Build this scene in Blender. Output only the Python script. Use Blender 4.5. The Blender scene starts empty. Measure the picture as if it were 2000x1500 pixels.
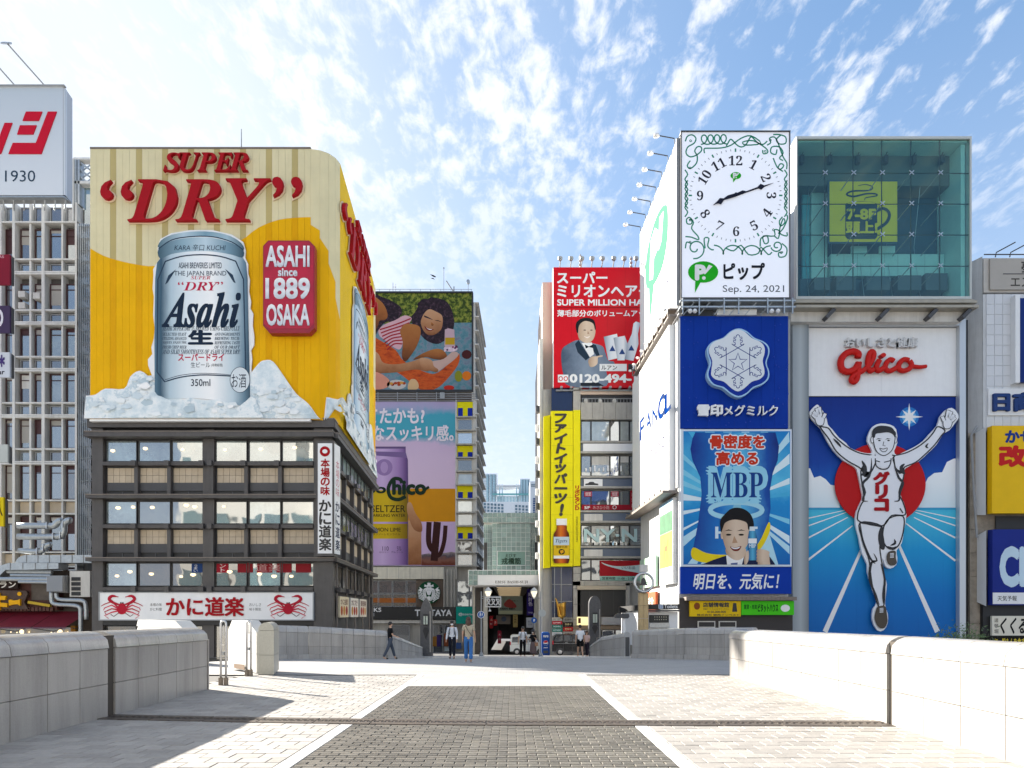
import bpy, math, random
from mathutils import Vector, Matrix
from math import sin, cos, pi, hypot, radians
sc = bpy.context.scene
COL = sc.collection
RN = random.Random(7)
F = 4000/3          # focal length in pixels of a 2000 px wide frame (24 mm on 36 mm)
EZ = 1.5            # eye height

# ---------------------------------------------------------------- camera
cam = bpy.data.cameras.new('camera'); camo = bpy.data.objects.new('camera', cam); COL.objects.link(camo)
camo.location = (0, 0, EZ); camo.rotation_euler = (pi/2, 0, 0)
cam.lens = 24; cam.sensor_width = 36; cam.shift_y = 0.225
cam.clip_start = 0.1; cam.clip_end = 20000
sc.camera = camo
# ---------------------------------------------------------------- sun and sky
SUN_EL = radians(21.5)
SUNV = Vector((-0.8*cos(SUN_EL), 0.6*cos(SUN_EL), sin(SUN_EL)))
sun = bpy.data.lights.new('sun', 'SUN'); sun.energy = 5.0; sun.angle = radians(0.5); sun.color = (1.0, 0.93, 0.82)
suno = bpy.data.objects.new('sun', sun); COL.objects.link(suno)
suno.rotation_euler = (-SUNV).to_track_quat('-Z', 'Y').to_euler()
suno.location = SUNV*200
w = bpy.data.worlds.new('World'); sc.world = w; w.use_nodes = True
nt = w.node_tree; N = nt.nodes; L = nt.links
for n in list(N): N.remove(n)
def nd(t, **k):
    n = N.new(t)
    for a, b in k.items(): setattr(n, a, b)
    return n
def mth(op, a, b=None, c=None, clamp=False):
    n = N.new('ShaderNodeMath'); n.operation = op; n.use_clamp = clamp
    for i, q in enumerate((a, b, c)):
        if q is None: continue
        if isinstance(q, (int, float)): n.inputs[i].default_value = q
        else: L.new(q, n.inputs[i])
    return n.outputs[0]
sky = nd('ShaderNodeTexSky', sky_type='NISHITA', sun_disc=False, sun_elevation=SUN_EL, sun_rotation=math.atan2(-0.8, 0.6) % (2*pi),
         altitude=0, air_density=1.0, dust_density=0.6, ozone_density=1.6)
hs = nd('ShaderNodeHueSaturation'); hs.inputs['Saturation'].default_value = 1.45; hs.inputs['Value'].default_value = 1.1
L.new(sky.outputs[0], hs.inputs['Color'])
tc = nd('ShaderNodeTexCoord'); sx = nd('ShaderNodeSeparateXYZ'); L.new(tc.outputs['Generated'], sx.inputs[0])
zc = mth('MAXIMUM', sx.outputs[2], 0.12)
uu = mth('DIVIDE', sx.outputs[0], zc); vv = mth('DIVIDE', sx.outputs[1], zc)
def noise(su, sv, sc_, det, rough, off, dist=0.0):
    c = nd('ShaderNodeCombineXYZ'); L.new(mth('MULTIPLY', uu, su), c.inputs[0]); L.new(mth('MULTIPLY', vv, sv), c.inputs[1]); c.inputs[2].default_value = off
    n = nd('ShaderNodeTexNoise'); n.inputs['Scale'].default_value = sc_; n.inputs['Detail'].default_value = det
    n.inputs['Roughness'].default_value = rough; n.inputs['Distortion'].default_value = dist
    L.new(c.outputs[0], n.inputs['Vector']); return n.outputs['Fac']
n1 = noise(9.5, 4.6, 2.4, 7, 0.6, 3.1, 0.25)       # small puffs drawn out along the view
n2 = noise(3.2, 0.55, 1.1, 4, 0.5, 5.2)             # larger bands that gather them
n3 = noise(7.0, 1.6, 2.2, 5, 0.6, 1.7, 0.2)
cl = mth('ADD', mth('MULTIPLY', n1, 0.62), mth('ADD', mth('MULTIPLY', n2, 0.42), mth('MULTIPLY', n3, 0.16)))
mr = nd('ShaderNodeMapRange'); mr.interpolation_type = 'SMOOTHSTEP'
mr.inputs['From Min'].default_value = 0.56; mr.inputs['From Max'].default_value = 0.73
L.new(cl, mr.inputs['Value'])
me_ = nd('ShaderNodeMapRange'); me_.interpolation_type = 'SMOOTHSTEP'; me_.inputs['From Min'].default_value = 0.36; me_.inputs['From Max'].default_value = 0.60
me_.inputs['To Min'].default_value = 0.12; me_.inputs['To Max'].default_value = 0.78
L.new(sx.outputs[2], me_.inputs['Value'])
cloud = mth('MULTIPLY', mr.outputs[0], me_.outputs[0])
# thin veil that thickens to the horizon and towards the sun side
veil = mth('POWER', mth('SUBTRACT', 1.0, mth('MAXIMUM', sx.outputs[2], 0.0), clamp=True), 2.1)
dt = nd('ShaderNodeVectorMath', operation='DOT_PRODUCT'); L.new(tc.outputs['Generated'], dt.inputs[0]); dt.inputs[1].default_value = tuple(SUNV)
glow = mth('POWER', mth('MAXIMUM', dt.outputs['Value'], 0.0), 3.0)
vfac = mth('ADD', mth('ADD', mth('MULTIPLY', veil, 0.85), 0.30), mth('MULTIPLY', glow, 0.75), clamp=True)
mx1 = nd('ShaderNodeMix', data_type='RGBA'); L.new(vfac, mx1.inputs[0]); L.new(hs.outputs[0], mx1.inputs[6])
vc = nd('ShaderNodeMix', data_type='RGBA'); vr = nd('ShaderNodeMapRange'); vr.inputs['From Min'].default_value = 0.02; vr.inputs['From Max'].default_value = 0.66; vr.inputs['To Min'].default_value = 1; vr.inputs['To Max'].default_value = 0
L.new(sx.outputs[2], vr.inputs['Value']); L.new(mth('MAXIMUM', vr.outputs[0], mth('MULTIPLY', glow, 1.6), clamp=True), vc.inputs[0]); vc.inputs[6].default_value = (2.9, 4.3, 6.6, 1); vc.inputs[7].default_value = (5.4, 5.9, 6.6, 1)
L.new(vc.outputs[2], mx1.inputs[7])
mx2 = nd('ShaderNodeMix', data_type='RGBA'); L.new(cloud, mx2.inputs[0]); L.new(mx1.outputs[2], mx2.inputs[6]); mx2.inputs[7].default_value = (6.7, 6.8, 7.0, 1)
bg = nd('ShaderNodeBackground'); bg.inputs['Strength'].default_value = 0.05; L.new(mx2.outputs[2], bg.inputs['Color'])
wo = nd('ShaderNodeOutputWorld'); L.new(bg.outputs[0], wo.inputs[0])
sc.view_settings.view_transform = 'Standard'; sc.view_settings.look = 'None'; sc.view_settings.gamma = 1; sc.view_settings.use_curve_mapping = False
sc.view_settings.exposure = 1.82
sc.render.engine = 'CYCLES'
sc.cycles.max_bounces = 6; sc.cycles.transparent_max_bounces = 12

# ---------------------------------------------------------------- helpers: materials
def lin(h, k=1.0):
    if isinstance(h, str):
        h = h.lstrip('#'); c = [int(h[i:i+2], 16)/255 for i in (0, 2, 4)]
        c = [(x/12.92 if x <= .04045 else ((x+.055)/1.055)**2.4) for x in c]
    else: c = list(h)
    return [x*k for x in c]
MATS = {}
def mat(name, col, rough=.6, metal=0., var=0., scale=2., bump=0., bscale=30., emit=0., rnd=0., spec=.5, k=.88, dirt=0., stretch=(1, 1, 1), spots=0.):
    if name in MATS: return MATS[name]
    m = bpy.data.materials.new(name); m.use_nodes = True; t = m.node_tree
    b = t.nodes['Principled BSDF']; c = lin(col, k) + [1]
    b.inputs['Base Color'].default_value = c; b.inputs['Roughness'].default_value = rough; b.inputs['Metallic'].default_value = metal
    b.inputs['Specular IOR Level'].default_value = spec
    if emit: b.inputs['Emission Color'].default_value = c; b.inputs['Emission Strength'].default_value = emit
    src = None
    def mul(fac_socket, lo, hi):
        nonlocal src
        r = t.nodes.new('ShaderNodeMapRange'); r.inputs['To Min'].default_value = lo; r.inputs['To Max'].default_value = hi
        t.links.new(fac_socket, r.inputs['Value'])
        x = t.nodes.new('ShaderNodeMix'); x.data_type = 'RGBA'; x.blend_type = 'MULTIPLY'; x.inputs[0].default_value = 1
        if src is None: x.inputs[6].default_value = c
        else: t.links.new(src, x.inputs[6])
        t.links.new(r.outputs[0], x.inputs[7]); src = x.outputs[2]
    tcn = None
    if var or bump or dirt or spots:
        tcn = t.nodes.new('ShaderNodeNewGeometry'); mp = t.nodes.new('ShaderNodeMapping'); mp.inputs['Scale'].default_value = stretch
        t.links.new(tcn.outputs['Position'], mp.inputs[0])
    if spots:
        vo = t.nodes.new('ShaderNodeTexVoronoi'); vo.inputs['Scale'].default_value = 2.1; t.links.new(mp.outputs[0], vo.inputs['Vector'])
        nn = t.nodes.new('ShaderNodeTexNoise'); nn.inputs['Scale'].default_value = 45; t.links.new(mp.outputs[0], nn.inputs['Vector'])
        ad = t.nodes.new('ShaderNodeMath'); ad.operation = 'MULTIPLY_ADD'; t.links.new(nn.outputs['Fac'], ad.inputs[0]); ad.inputs[1].default_value = .06; t.links.new(vo.outputs['Distance'], ad.inputs[2])
        r = t.nodes.new('ShaderNodeMapRange'); r.inputs['From Min'].default_value = .075; r.inputs['From Max'].default_value = .095
        t.links.new(ad.outputs[0], r.inputs['Value']); mul(r.outputs[0], 1-spots, 1)
        n = t.nodes.new('ShaderNodeTexNoise'); n.inputs['Scale'].default_value = .55; n.inputs['Detail'].default_value = 9; n.inputs['Roughness'].default_value = .72
        t.links.new(mp.outputs[0], n.inputs['Vector']); r = t.nodes.new('ShaderNodeMapRange'); r.inputs['From Min'].default_value = .46; r.inputs['From Max'].default_value = .66
        t.links.new(n.outputs['Fac'], r.inputs['Value']); mul(r.outputs[0], 1, 1-spots*.6)
    if var:
        n = t.nodes.new('ShaderNodeTexNoise'); n.inputs['Scale'].default_value = scale; n.inputs['Detail'].default_value = 6; n.inputs['Roughness'].default_value = .65
        t.links.new(mp.outputs[0], n.inputs['Vector'])
        r = t.nodes.new('ShaderNodeMapRange'); r.inputs['From Min'].default_value = .3; r.inputs['From Max'].default_value = .7
        t.links.new(n.outputs['Fac'], r.inputs['Value']); mul(r.outputs[0], 1-var, 1+var*.6)
    if dirt:
        mp2 = t.nodes.new('ShaderNodeMapping'); mp2.inputs['Scale'].default_value = (2.2, 2.2, .22); t.links.new(tcn.outputs['Position'], mp2.inputs[0])
        n = t.nodes.new('ShaderNodeTexNoise'); n.inputs['Scale'].default_value = 1.6; n.inputs['Detail'].default_value = 8; n.inputs['Roughness'].default_value = .7
        t.links.new(mp2.outputs[0], n.inputs['Vector'])
        r = t.nodes.new('ShaderNodeMapRange'); r.inputs['From Min'].default_value = .42; r.inputs['From Max'].default_value = .72
        t.links.new(n.outputs['Fac'], r.inputs['Value']); mul(r.outputs[0], 1, 1-dirt)
    if rnd:
        oi = t.nodes.new('ShaderNodeObjectInfo'); g = t.nodes.new('ShaderNodeNewGeometry')
        a = t.nodes.new('ShaderNodeMath'); a.operation = 'ADD'; t.links.new(oi.outputs['Random'], a.inputs[0]); t.links.new(g.outputs['Random Per Island'], a.inputs[1])
        f = t.nodes.new('ShaderNodeMath'); f.operation = 'FRACT'; t.links.new(a.outputs[0], f.inputs[0]); mul(f.outputs[0], 1-rnd, 1+rnd*.5)
    if src is not None:
        t.links.new(src, b.inputs['Base Color'])
        if emit: t.links.new(src, b.inputs['Emission Color'])
    if bump:
        n = t.nodes.new('ShaderNodeTexNoise'); n.inputs['Scale'].default_value = bscale; n.inputs['Detail'].default_value = 4
        t.links.new(mp.outputs[0], n.inputs['Vector'])
        bp = t.nodes.new('ShaderNodeBump'); bp.inputs['Strength'].default_value = bump; bp.inputs['Distance'].default_value = .02
        t.links.new(n.outputs['Fac'], bp.inputs['Height']); t.links.new(bp.outputs[0], b.inputs['Normal'])
    MATS[name] = m; return m
def C(h, **k):                                    # plain printed / painted colour
    k.setdefault('rough', .6); k.setdefault('var', .06); k.setdefault('scale', .8); k.setdefault('spec', .2)
    return mat('paint_'+str(h).strip('#')+'_'.join(str(v) for v in k.values()), h, **k)
def ramp_mat(name, stops, axis=2, rough=.5, spec=.2, noise_=0., nscale=4, stretch=(1, 1, 1), emit=0, voro=False, ribs=0):
    """printed gradient (or mottled print) along the bounding box of the piece"""
    if name in MATS: return MATS[name]
    m = bpy.data.materials.new(name); m.use_nodes = True; t = m.node_tree; b = t.nodes['Principled BSDF']; b.inputs['Roughness'].default_value = rough; b.inputs['Specular IOR Level'].default_value = spec
    tcn = t.nodes.new('ShaderNodeTexCoord'); s = t.nodes.new('ShaderNodeSeparateXYZ'); t.links.new(tcn.outputs['Generated'], s.inputs[0])
    fac = s.outputs[axis] if axis is not None else None
    if noise_:
        mp = t.nodes.new('ShaderNodeMapping'); mp.inputs['Scale'].default_value = stretch; t.links.new(tcn.outputs['Object'], mp.inputs[0])
        if voro:
            n = t.nodes.new('ShaderNodeTexVoronoi'); n.feature = 'F1'; n.distance = 'EUCLIDEAN'; n.inputs['Scale'].default_value = nscale
            nn = t.nodes.new('ShaderNodeTexNoise'); nn.inputs['Scale'].default_value = nscale*1.3; nn.inputs['Detail'].default_value = 6
            t.links.new(mp.outputs[0], nn.inputs['Vector'])
            mm = t.nodes.new('ShaderNodeMix'); mm.data_type = 'RGBA'; mm.inputs[0].default_value = .35
            t.links.new(mp.outputs[0], mm.inputs[6]); t.links.new(nn.outputs['Color'], mm.inputs[7]); t.links.new(mm.outputs[2], n.inputs['Vector'])
            o = n.outputs['Distance']
        else:
            n = t.nodes.new('ShaderNodeTexNoise'); n.inputs['Scale'].default_value = nscale; n.inputs['Detail'].default_value = 7; n.inputs['Roughness'].default_value = .65
            t.links.new(mp.outputs[0], n.inputs['Vector']); o = n.outputs['Fac']
        a = t.nodes.new('ShaderNodeMath'); a.operation = 'MULTIPLY_ADD'; t.links.new(o, a.inputs[0]); a.inputs[1].default_value = noise_
        if fac is not None:
            t.links.new(fac, a.inputs[2])
            q = t.nodes.new('ShaderNodeMath'); q.operation = 'SUBTRACT'; t.links.new(a.outputs[0], q.inputs[0]); q.inputs[1].default_value = noise_*.5; fac = q.outputs[0]
        else: a.inputs[2].default_value = .5-noise_*.5; fac = a.outputs[0]
    r = t.nodes.new('ShaderNodeValToRGB'); e = r.color_ramp.elements
    while len(e) < len(stops): e.new(.5)
    for i, (p, c) in enumerate(stops): e[i].position = p; e[i].color = lin(c, .88)+[1]
    t.links.new(fac, r.inputs[0]); t.links.new(r.outputs[0], b.inputs['Base Color'])
    if emit: t.links.new(r.outputs[0], b.inputs['Emission Color']); b.inputs['Emission Strength'].default_value = emit
    if ribs:
        wv = t.nodes.new('ShaderNodeTexWave'); wv.bands_direction = 'Z'; wv.inputs['Scale'].default_value = ribs; t.links.new(tcn.outputs['Object'], wv.inputs[0])
        bp = t.nodes.new('ShaderNodeBump'); bp.inputs['Strength'].default_value = .35; bp.inputs['Distance'].default_value = .03
        t.links.new(wv.outputs[0], bp.inputs['Height']); t.links.new(bp.outputs[0], b.inputs['Normal'])
    MATS[name] = m; return m
def ribmat(name, col, ribs=6., strength=.5, var=.08, scale=.5, direction='Z'):
    if name in MATS: return MATS[name]
    m = mat(name, col, rough=.6, spec=.12, var=var, scale=scale, dirt=.05); t = m.node_tree; b = t.nodes['Principled BSDF']
    tcn = t.nodes.new('ShaderNodeTexCoord'); wv = t.nodes.new('ShaderNodeTexWave'); wv.bands_direction = direction; wv.inputs['Scale'].default_value = ribs
    t.links.new(tcn.outputs['Object'], wv.inputs[0]); bp = t.nodes.new('ShaderNodeBump'); bp.inputs['Strength'].default_value = strength; bp.inputs['Distance'].default_value = .05
    t.links.new(wv.outputs[0], bp.inputs['Height']); t.links.new(bp.outputs[0], b.inputs['Normal']); return m
def glass(name, tint, refl=.25, rough=.03, var=.5, scale=.35):
    """window glass seen from outside by day: dim room colour under a mirror film"""
    if name in MATS: return MATS[name]
    m = mat(name, tint, rough=.7, var=var, scale=scale, k=1.0); t = m.node_tree; b = t.nodes['Principled BSDF']
    gl = t.nodes.new('ShaderNodeBsdfGlossy'); gl.inputs['Roughness'].default_value = rough; gl.inputs['Color'].default_value = (.9, .95, 1, 1)
    tcn = t.nodes.new('ShaderNodeTexCoord'); n = t.nodes.new('ShaderNodeTexNoise'); n.inputs['Scale'].default_value = .7; n.inputs['Detail'].default_value = 1
    t.links.new(tcn.outputs['Object'], n.inputs['Vector']); bp = t.nodes.new('ShaderNodeBump'); bp.inputs['Strength'].default_value = .25; bp.inputs['Distance'].default_value = .05
    t.links.new(n.outputs['Fac'], bp.inputs['Height']); t.links.new(bp.outputs[0], gl.inputs['Normal'])
    mx = t.nodes.new('ShaderNodeMixShader'); mx.inputs[0].default_value = refl
    t.links.new(b.outputs[0], mx.inputs[1]); t.links.new(gl.outputs[0], mx.inputs[2]); t.links.new(mx.outputs[0], t.nodes['Material Output'].inputs[0]); return m
def clear(name, tint, refl=.12):
    if name in MATS: return MATS[name]
    m = bpy.data.materials.new(name); m.use_nodes = True; t = m.node_tree; t.nodes.remove(t.nodes['Principled BSDF'])
    tr = t.nodes.new('ShaderNodeBsdfTransparent'); tr.inputs[0].default_value = (*tint, 1); gl = t.nodes.new('ShaderNodeBsdfGlossy'); gl.inputs['Roughness'].default_value = .02
    gl.inputs['Color'].default_value = (.75, .95, .95, 1)
    mx = t.nodes.new('ShaderNodeMixShader'); mx.inputs[0].default_value = refl; t.links.new(tr.outputs[0], mx.inputs[1]); t.links.new(gl.outputs[0], mx.inputs[2])
    t.links.new(mx.outputs[0], t.nodes['Material Output'].inputs[0]); MATS[name] = m; return m

# ---------------------------------------------------------------- helpers: planes and meshes
class Face:
    """a vertical plane from plan point A to B; a = metres along it, z = height, n = metres out of it towards the viewer"""
    def __init__(s, A, B=None):
        if B is None: s.A = (0., A); s.u = (1., 0.); s.L = 0
        else:
            s.L = hypot(B[0]-A[0], B[1]-A[1]); s.A = A; s.u = ((B[0]-A[0])/s.L, (B[1]-A[1])/s.L)
        s.n = (s.u[1], -s.u[0])
    def p(s, a, z, n=0.): return (s.A[0]+s.u[0]*a+s.n[0]*n, s.A[1]+s.u[1]*a+s.n[1]*n, z)
    def q(s, px, py):
        r = (px-1000)/F; a = (s.A[0]-s.A[1]*r)/(s.u[1]*r-s.u[0]); t = s.A[1]+a*s.u[1]
        return (a, EZ+(1200-py)/F*t)
def deep(f, px, py, n):
    g = Face(f.A[1]-n); return g.p(*g.q(px, py))
class PathFace(Face):
    """the same along a bent plan line; a starts at a0"""
    def __init__(s, pts, a0, d):
        s.pts = pts; s.a = [a0]; s.base = Face(d)
        for i in range(1, len(pts)): s.a.append(s.a[-1]+hypot(pts[i][0]-pts[i-1][0], pts[i][1]-pts[i-1][1]))
    def p(s, a, z, n=0.):
        i = 0
        while i < len(s.a)-2 and a > s.a[i+1]: i += 1
        (x0, y0), (x1, y1) = s.pts[i], s.pts[i+1]; l = s.a[i+1]-s.a[i]; t = (a-s.a[i])/l; ux, uy = (x1-x0)/l, (y1-y0)/l
        return (x0+(x1-x0)*t+uy*n, y0+(y1-y0)*t-ux*n, z)
    def q(s, px, py): return s.base.q(px, py)
def ident(a, z): return (a, z)
class MB:
    def __init__(s): s.v = []; s.f = []
    def add(s, vs, fs):
        k = len(s.v); s.v += [tuple(v) for v in vs]; s.f += [tuple(i+k for i in f) for f in fs]; return s
    def hexa(s, P): return s.add(P, [(0, 3, 2, 1), (4, 5, 6, 7), (0, 1, 5, 4), (1, 2, 6, 5), (2, 3, 7, 6), (3, 0, 4, 7)])
    def box(s, x0, y0, z0, x1, y1, z1): return s.hexa([(x0, y0, z0), (x1, y0, z0), (x1, y1, z0), (x0, y1, z0), (x0, y0, z1), (x1, y0, z1), (x1, y1, z1), (x0, y1, z1)])
    def fb(s, fc, a0, z0, a1, z1, n0, n1):
        return s.hexa([fc.p(a0, z0, n0), fc.p(a1, z0, n0), fc.p(a1, z0, n1), fc.p(a0, z0, n1), fc.p(a0, z1, n0), fc.p(a1, z1, n0), fc.p(a1, z1, n1), fc.p(a0, z1, n1)])
    def pb(s, fc, x0, y0, x1, y1, n0, n1):
        a0, z1 = fc.q(x0, y0); a1, z0 = fc.q(x1, y1); return s.fb(fc, a0, z0, a1, z1, n0, n1)
    def prism(s, fc, pts, n0, n1=None):
        k = len(pts)
        if n1 is None: return s.add([fc.p(a, z, n0) for a, z in pts], [tuple(range(k))])
        return s.add([fc.p(a, z, n0) for a, z in pts]+[fc.p(a, z, n1) for a, z in pts],
                     [tuple(range(k))[::-1], tuple(range(k, 2*k))]+[(i, (i+1) % k, (i+1) % k+k, i+k) for i in range(k)])
    def pp(s, fc, pts, n0, n1=None, m=None):
        m = m or fc.q; return s.prism(fc, [m(*p) for p in pts], n0, n1)
    def rib(s, fc, pts, wd, n0, n1=None, closed=False, m=None, taper=None):
        m = m or fc.q; P = [m(*p) for p in pts]; k = len(P); out = []
        for i in range(k):
            a = P[(i-1) % k] if (closed or i) else P[0]; b = P[(i+1) % k] if (closed or i < k-1) else P[-1]
            dx, dz = b[0]-a[0], b[1]-a[1]; l = hypot(dx, dz) or 1; h = wd/2*(taper(i/(k-1)) if taper else 1)
            out.append(((P[i][0]-dz/l*h, P[i][1]+dx/l*h), (P[i][0]+dz/l*h, P[i][1]-dx/l*h)))
        for i in range(k if closed else k-1):
            a, b = out[i], out[(i+1) % k]; s.prism(fc, [a[0], a[1], b[1], b[0]], n0, n1)
        return s
    def tube(s, pts, r, k=6, closed=False):
        P = [Vector(p) for p in pts]; n = len(P); rs = r if isinstance(r, (list, tuple)) else [r]*n; vs = []; up = None
        for i in range(n):
            d = (P[min(i+1, n-1)]-P[max(i-1, 0)]).normalized() if not closed else (P[(i+1) % n]-P[i-1]).normalized()
            if up is None: up = Vector((0, 0, 1)) if abs(d.z) < .9 else Vector((1, 0, 0))
            x = d.cross(up).normalized(); y = x.cross(d).normalized(); up = y
            vs += [P[i]+x*cos(2*pi*j/k)*rs[i]+y*sin(2*pi*j/k)*rs[i] for j in range(k)]
        m = n if closed else n-1
        fs = [(i*k+j, i*k+(j+1) % k, ((i+1) % n)*k+(j+1) % k, ((i+1) % n)*k+j) for i in range(m) for j in range(k)]
        if not closed: fs += [tuple(range(k))[::-1], tuple((n-1)*k+j for j in range(k))]
        return s.add(vs, fs)
    def lathe(s, c, prof, k=12, ax='z'):
        vs = []
        for r, h in prof:
            for j in range(k):
                x, y = r*cos(2*pi*j/k), r*sin(2*pi*j/k)
                vs.append((c[0]+x, c[1]+y, c[2]+h) if ax == 'z' else (c[0]+x, c[1]+h, c[2]+y) if ax == 'y' else (c[0]+h, c[1]+x, c[2]+y))
        n = len(prof)
        return s.add(vs, [(i*k+j, i*k+(j+1) % k, (i+1)*k+(j+1) % k, (i+1)*k+j) for i in range(n-1) for j in range(k)]+[tuple(range(k))[::-1], tuple((n-1)*k+j for j in range(k))])
def mesh(name, mb):
    me = bpy.data.meshes.new(name); me.from_pydata(mb.v, [], mb.f); me.update(); return me
def tag(o, label=None, cat=None, group=None, kind=None):
    if label: o['label'] = label
    if cat: o['category'] = cat
    if group: o['group'] = group
    if kind: o['kind'] = kind
    return o
def wpos(o):
    v = Vector((0, 0, 0))
    while o is not None: v += o.location; o = o.parent if o.parent and o.get('sub') else None
    return v
def ob(name, mb, m, parent=None, smooth=False, kind=None, label=None):
    me = mb if isinstance(mb, bpy.types.Mesh) else mesh(name, mb)
    o = bpy.data.objects.new(name, me); COL.objects.link(o)
    if m: 
        if not me.materials: me.materials.append(m)
    if smooth:
        for p in me.polygons: p.use_smooth = True
    if parent:
        o.parent = parent
        r = parent.parent or parent
        o.matrix_parent_inverse = Matrix.Translation(-(r.location)) if parent.parent is None else Matrix.Identity(4)
    if kind: o['kind'] = kind
    if label: o['label'] = label
    return o
def thing(name, label, cat, loc=(0, 0, 0), group=None, kind=None):
    o = bpy.data.objects.new(name, None); COL.objects.link(o); o.location = loc; o.empty_display_size = .3
    return tag(o, label, cat, group, kind)
def copy_tree(o, parent=None):
    c = o.copy(); COL.objects.link(c); c.parent = parent
    for ch in o.children: copy_tree(ch, c)
    return c
def smooth(pts, k=4, closed=True):
    n = len(pts); out = []
    for i in range(n if closed else n-1):
        g = (lambda j: pts[j % n]) if closed else (lambda j: pts[max(0, min(n-1, j))])
        p0, p1, p2, p3 = g(i-1), g(i), g(i+1), g(i+2)
        for j in range(k):
            t = j/k
            out.append(tuple(.5*(2*p1[c]+(p2[c]-p0[c])*t+(2*p0[c]-5*p1[c]+4*p2[c]-p3[c])*t*t+(3*p1[c]-p0[c]-3*p2[c]+p3[c])*t**3) for c in (0, 1)))
    if not closed: out.append(pts[-1])
    return out
def ell(cx, cy, rx, ry, k=24, a0=0, a1=2*pi):
    full = abs(a1-a0-2*pi) < 1e-6
    return [(cx+rx*cos(a0+(a1-a0)*i/(k if full else k-1)), cy+ry*sin(a0+(a1-a0)*i/(k if full else k-1))) for i in range(k)]
def Z(ox, oy, s): return lambda pts: [(ox+x/s, oy+y/s) for x, y in pts]
# ---------------------------------------------------------------- helpers: lettering
STY = {'b': (0x1D400, 0x1D41A, 0x1D7CE), 'i': (0x1D468, 0x1D482, 0x1D7CE), 's': (0x1D4D0, 0x1D4EA, 0x1D7CE), 'f': (0x1D56C, 0x1D586, 0x1D7CE), 'n': None}
def sty(t, k):
    S = STY[k]
    if not S: return t
    return ''.join(chr(S[0]+ord(c)-65) if 'A' <= c <= 'Z' else chr(S[1]+ord(c)-97) if 'a' <= c <= 'z' else chr(S[2]+ord(c)-48) if c.isdigit() else c for c in t)
GC = {}
def glyph(t, off=0., ext=False, shear=0., res=3):
    key = (t, off, ext, shear, res)
    if key not in GC:
        c = bpy.data.curves.new('t', 'FONT'); c.body = t; c.offset = off; c.shear = shear; c.resolution_u = res; c.extrude = .5 if ext else 0
        o = bpy.data.objects.new('t', c); m = o.to_mesh()
        vs = [tuple(v.co) for v in m.vertices]; fs = [tuple(p.vertices) for p in m.polygons]; o.to_mesh_clear()
        bpy.data.objects.remove(o); bpy.data.curves.remove(c)
        xs = [v[0] for v in vs] or [0, 1]; ys = [v[1] for v in vs] or [0, 1]
        GC[key] = (vs, fs, min(xs), min(ys), max(xs), max(ys))
    return GC[key]
def tx(fc, t, bx, n0, m, parent, n1=None, st='n', off=0., shear=0., loc=False, each=False, vert=False, name='lettering', mp=None, back=None, boff=.03, res=3, rot=0):
    """fit a text to the box bx = (left, top, right, bottom)"""
    q = ident if loc else (mp or fc.q)
    (a0, z1), (a1, z0) = q(bx[0], bx[1]), q(bx[2], bx[3])
    shift = [(0, 0)]; rad = off if not back else 0
    if rad >= .004: shift += [(cos(q)*rad, sin(q)*rad) for q in ([pi/4+i*pi/2 for i in range(4)] if rad < .045 else [i*pi/4 for i in range(8)])]
    if rad >= .09: shift += [(cos(q)*rad*.5, sin(q)*rad*.5) for q in [i*pi/2 for i in range(4)]]
    if not back: off = 0.
    def put(vs, fs, gx0, gy0, sx_, sy_, A0, Z0, mb, k0, k1, sh=None):
        ez = min(abs(sx_), abs(sy_)) if not vert else sy_
        for i, (u, w_) in enumerate(sh or shift):
            P = []
            for v in vs:
                a = A0+(v[0]-gx0)*sx_+u*sx_; z = Z0+(v[1]-gy0)*sy_+w_*sy_
                P.append(fc.p(a, z, k0+i*.0004 if (k1 is None or v[2] < 0) else k1+i*.0004))
            mb.add(P, fs)
    outs = []
    def one(mb_list_of, nm):
        mb = MB()
        for ar in mb_list_of: put(*ar, mb, n0, n1)
        o = ob(nm, mb, m, parent); outs.append(o); return o
    t = sty(t, st)
    if vert:
        k = len(t); h = (z1-z0)/k; items = []
        for i, ch in enumerate(t):
            if ch == ' ': continue
            g = glyph(ch, off, n1 is not None, shear, res)
            W, H = g[4]-g[2], g[5]-g[3]
            s_ = min((a1-a0)/max(W, .72), h*.93/max(H, .78))
            items.append((g[0], g[1], g[2], g[3], (a1-a0)/max(W, .8) if W > .3 else s_, s_, (a0+a1)/2-W*((a1-a0)/max(W, .8) if W > .3 else s_)/2, z1-h*(i+.5)-H*s_/2))
        if each:
            for it in items: one([it], name)
        else: one(items, name)
        return outs
    g = glyph(t, off, n1 is not None, shear, res); sx_, sy_ = (a1-a0)/max(1e-6, g[4]-g[2]), (z1-z0)/max(1e-6, g[5]-g[3])
    if not each:
        o = one([(g[0], g[1], g[2], g[3], sx_, sy_, a0, z0)], name)
    else:
        for i, ch in enumerate(t):
            if ch == ' ': continue
            pre = glyph(t[:i+1], off, n1 is not None, shear, res); s1 = glyph(ch, off, n1 is not None, shear, res)
            A = a0+(pre[4]-(s1[4]-s1[2])-g[2])*sx_; Zb = z0+(s1[3]-g[3])*sy_
            o = one([(s1[0], s1[1], s1[2], s1[3], sx_, sy_, A, Zb)], name)
            if back:
                s2 = glyph(ch, off+boff, True, shear, res); mb = MB(); d = boff
                put(s2[0], s2[1], s2[2], s2[3], sx_, sy_, A-(s1[2]-s2[2])*sx_, Zb-(s1[3]-s2[3])*sy_, mb, n0-.06, n0-.006, [(0, 0)])
                ob('outline', mb, back, o)
    return outs

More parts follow.
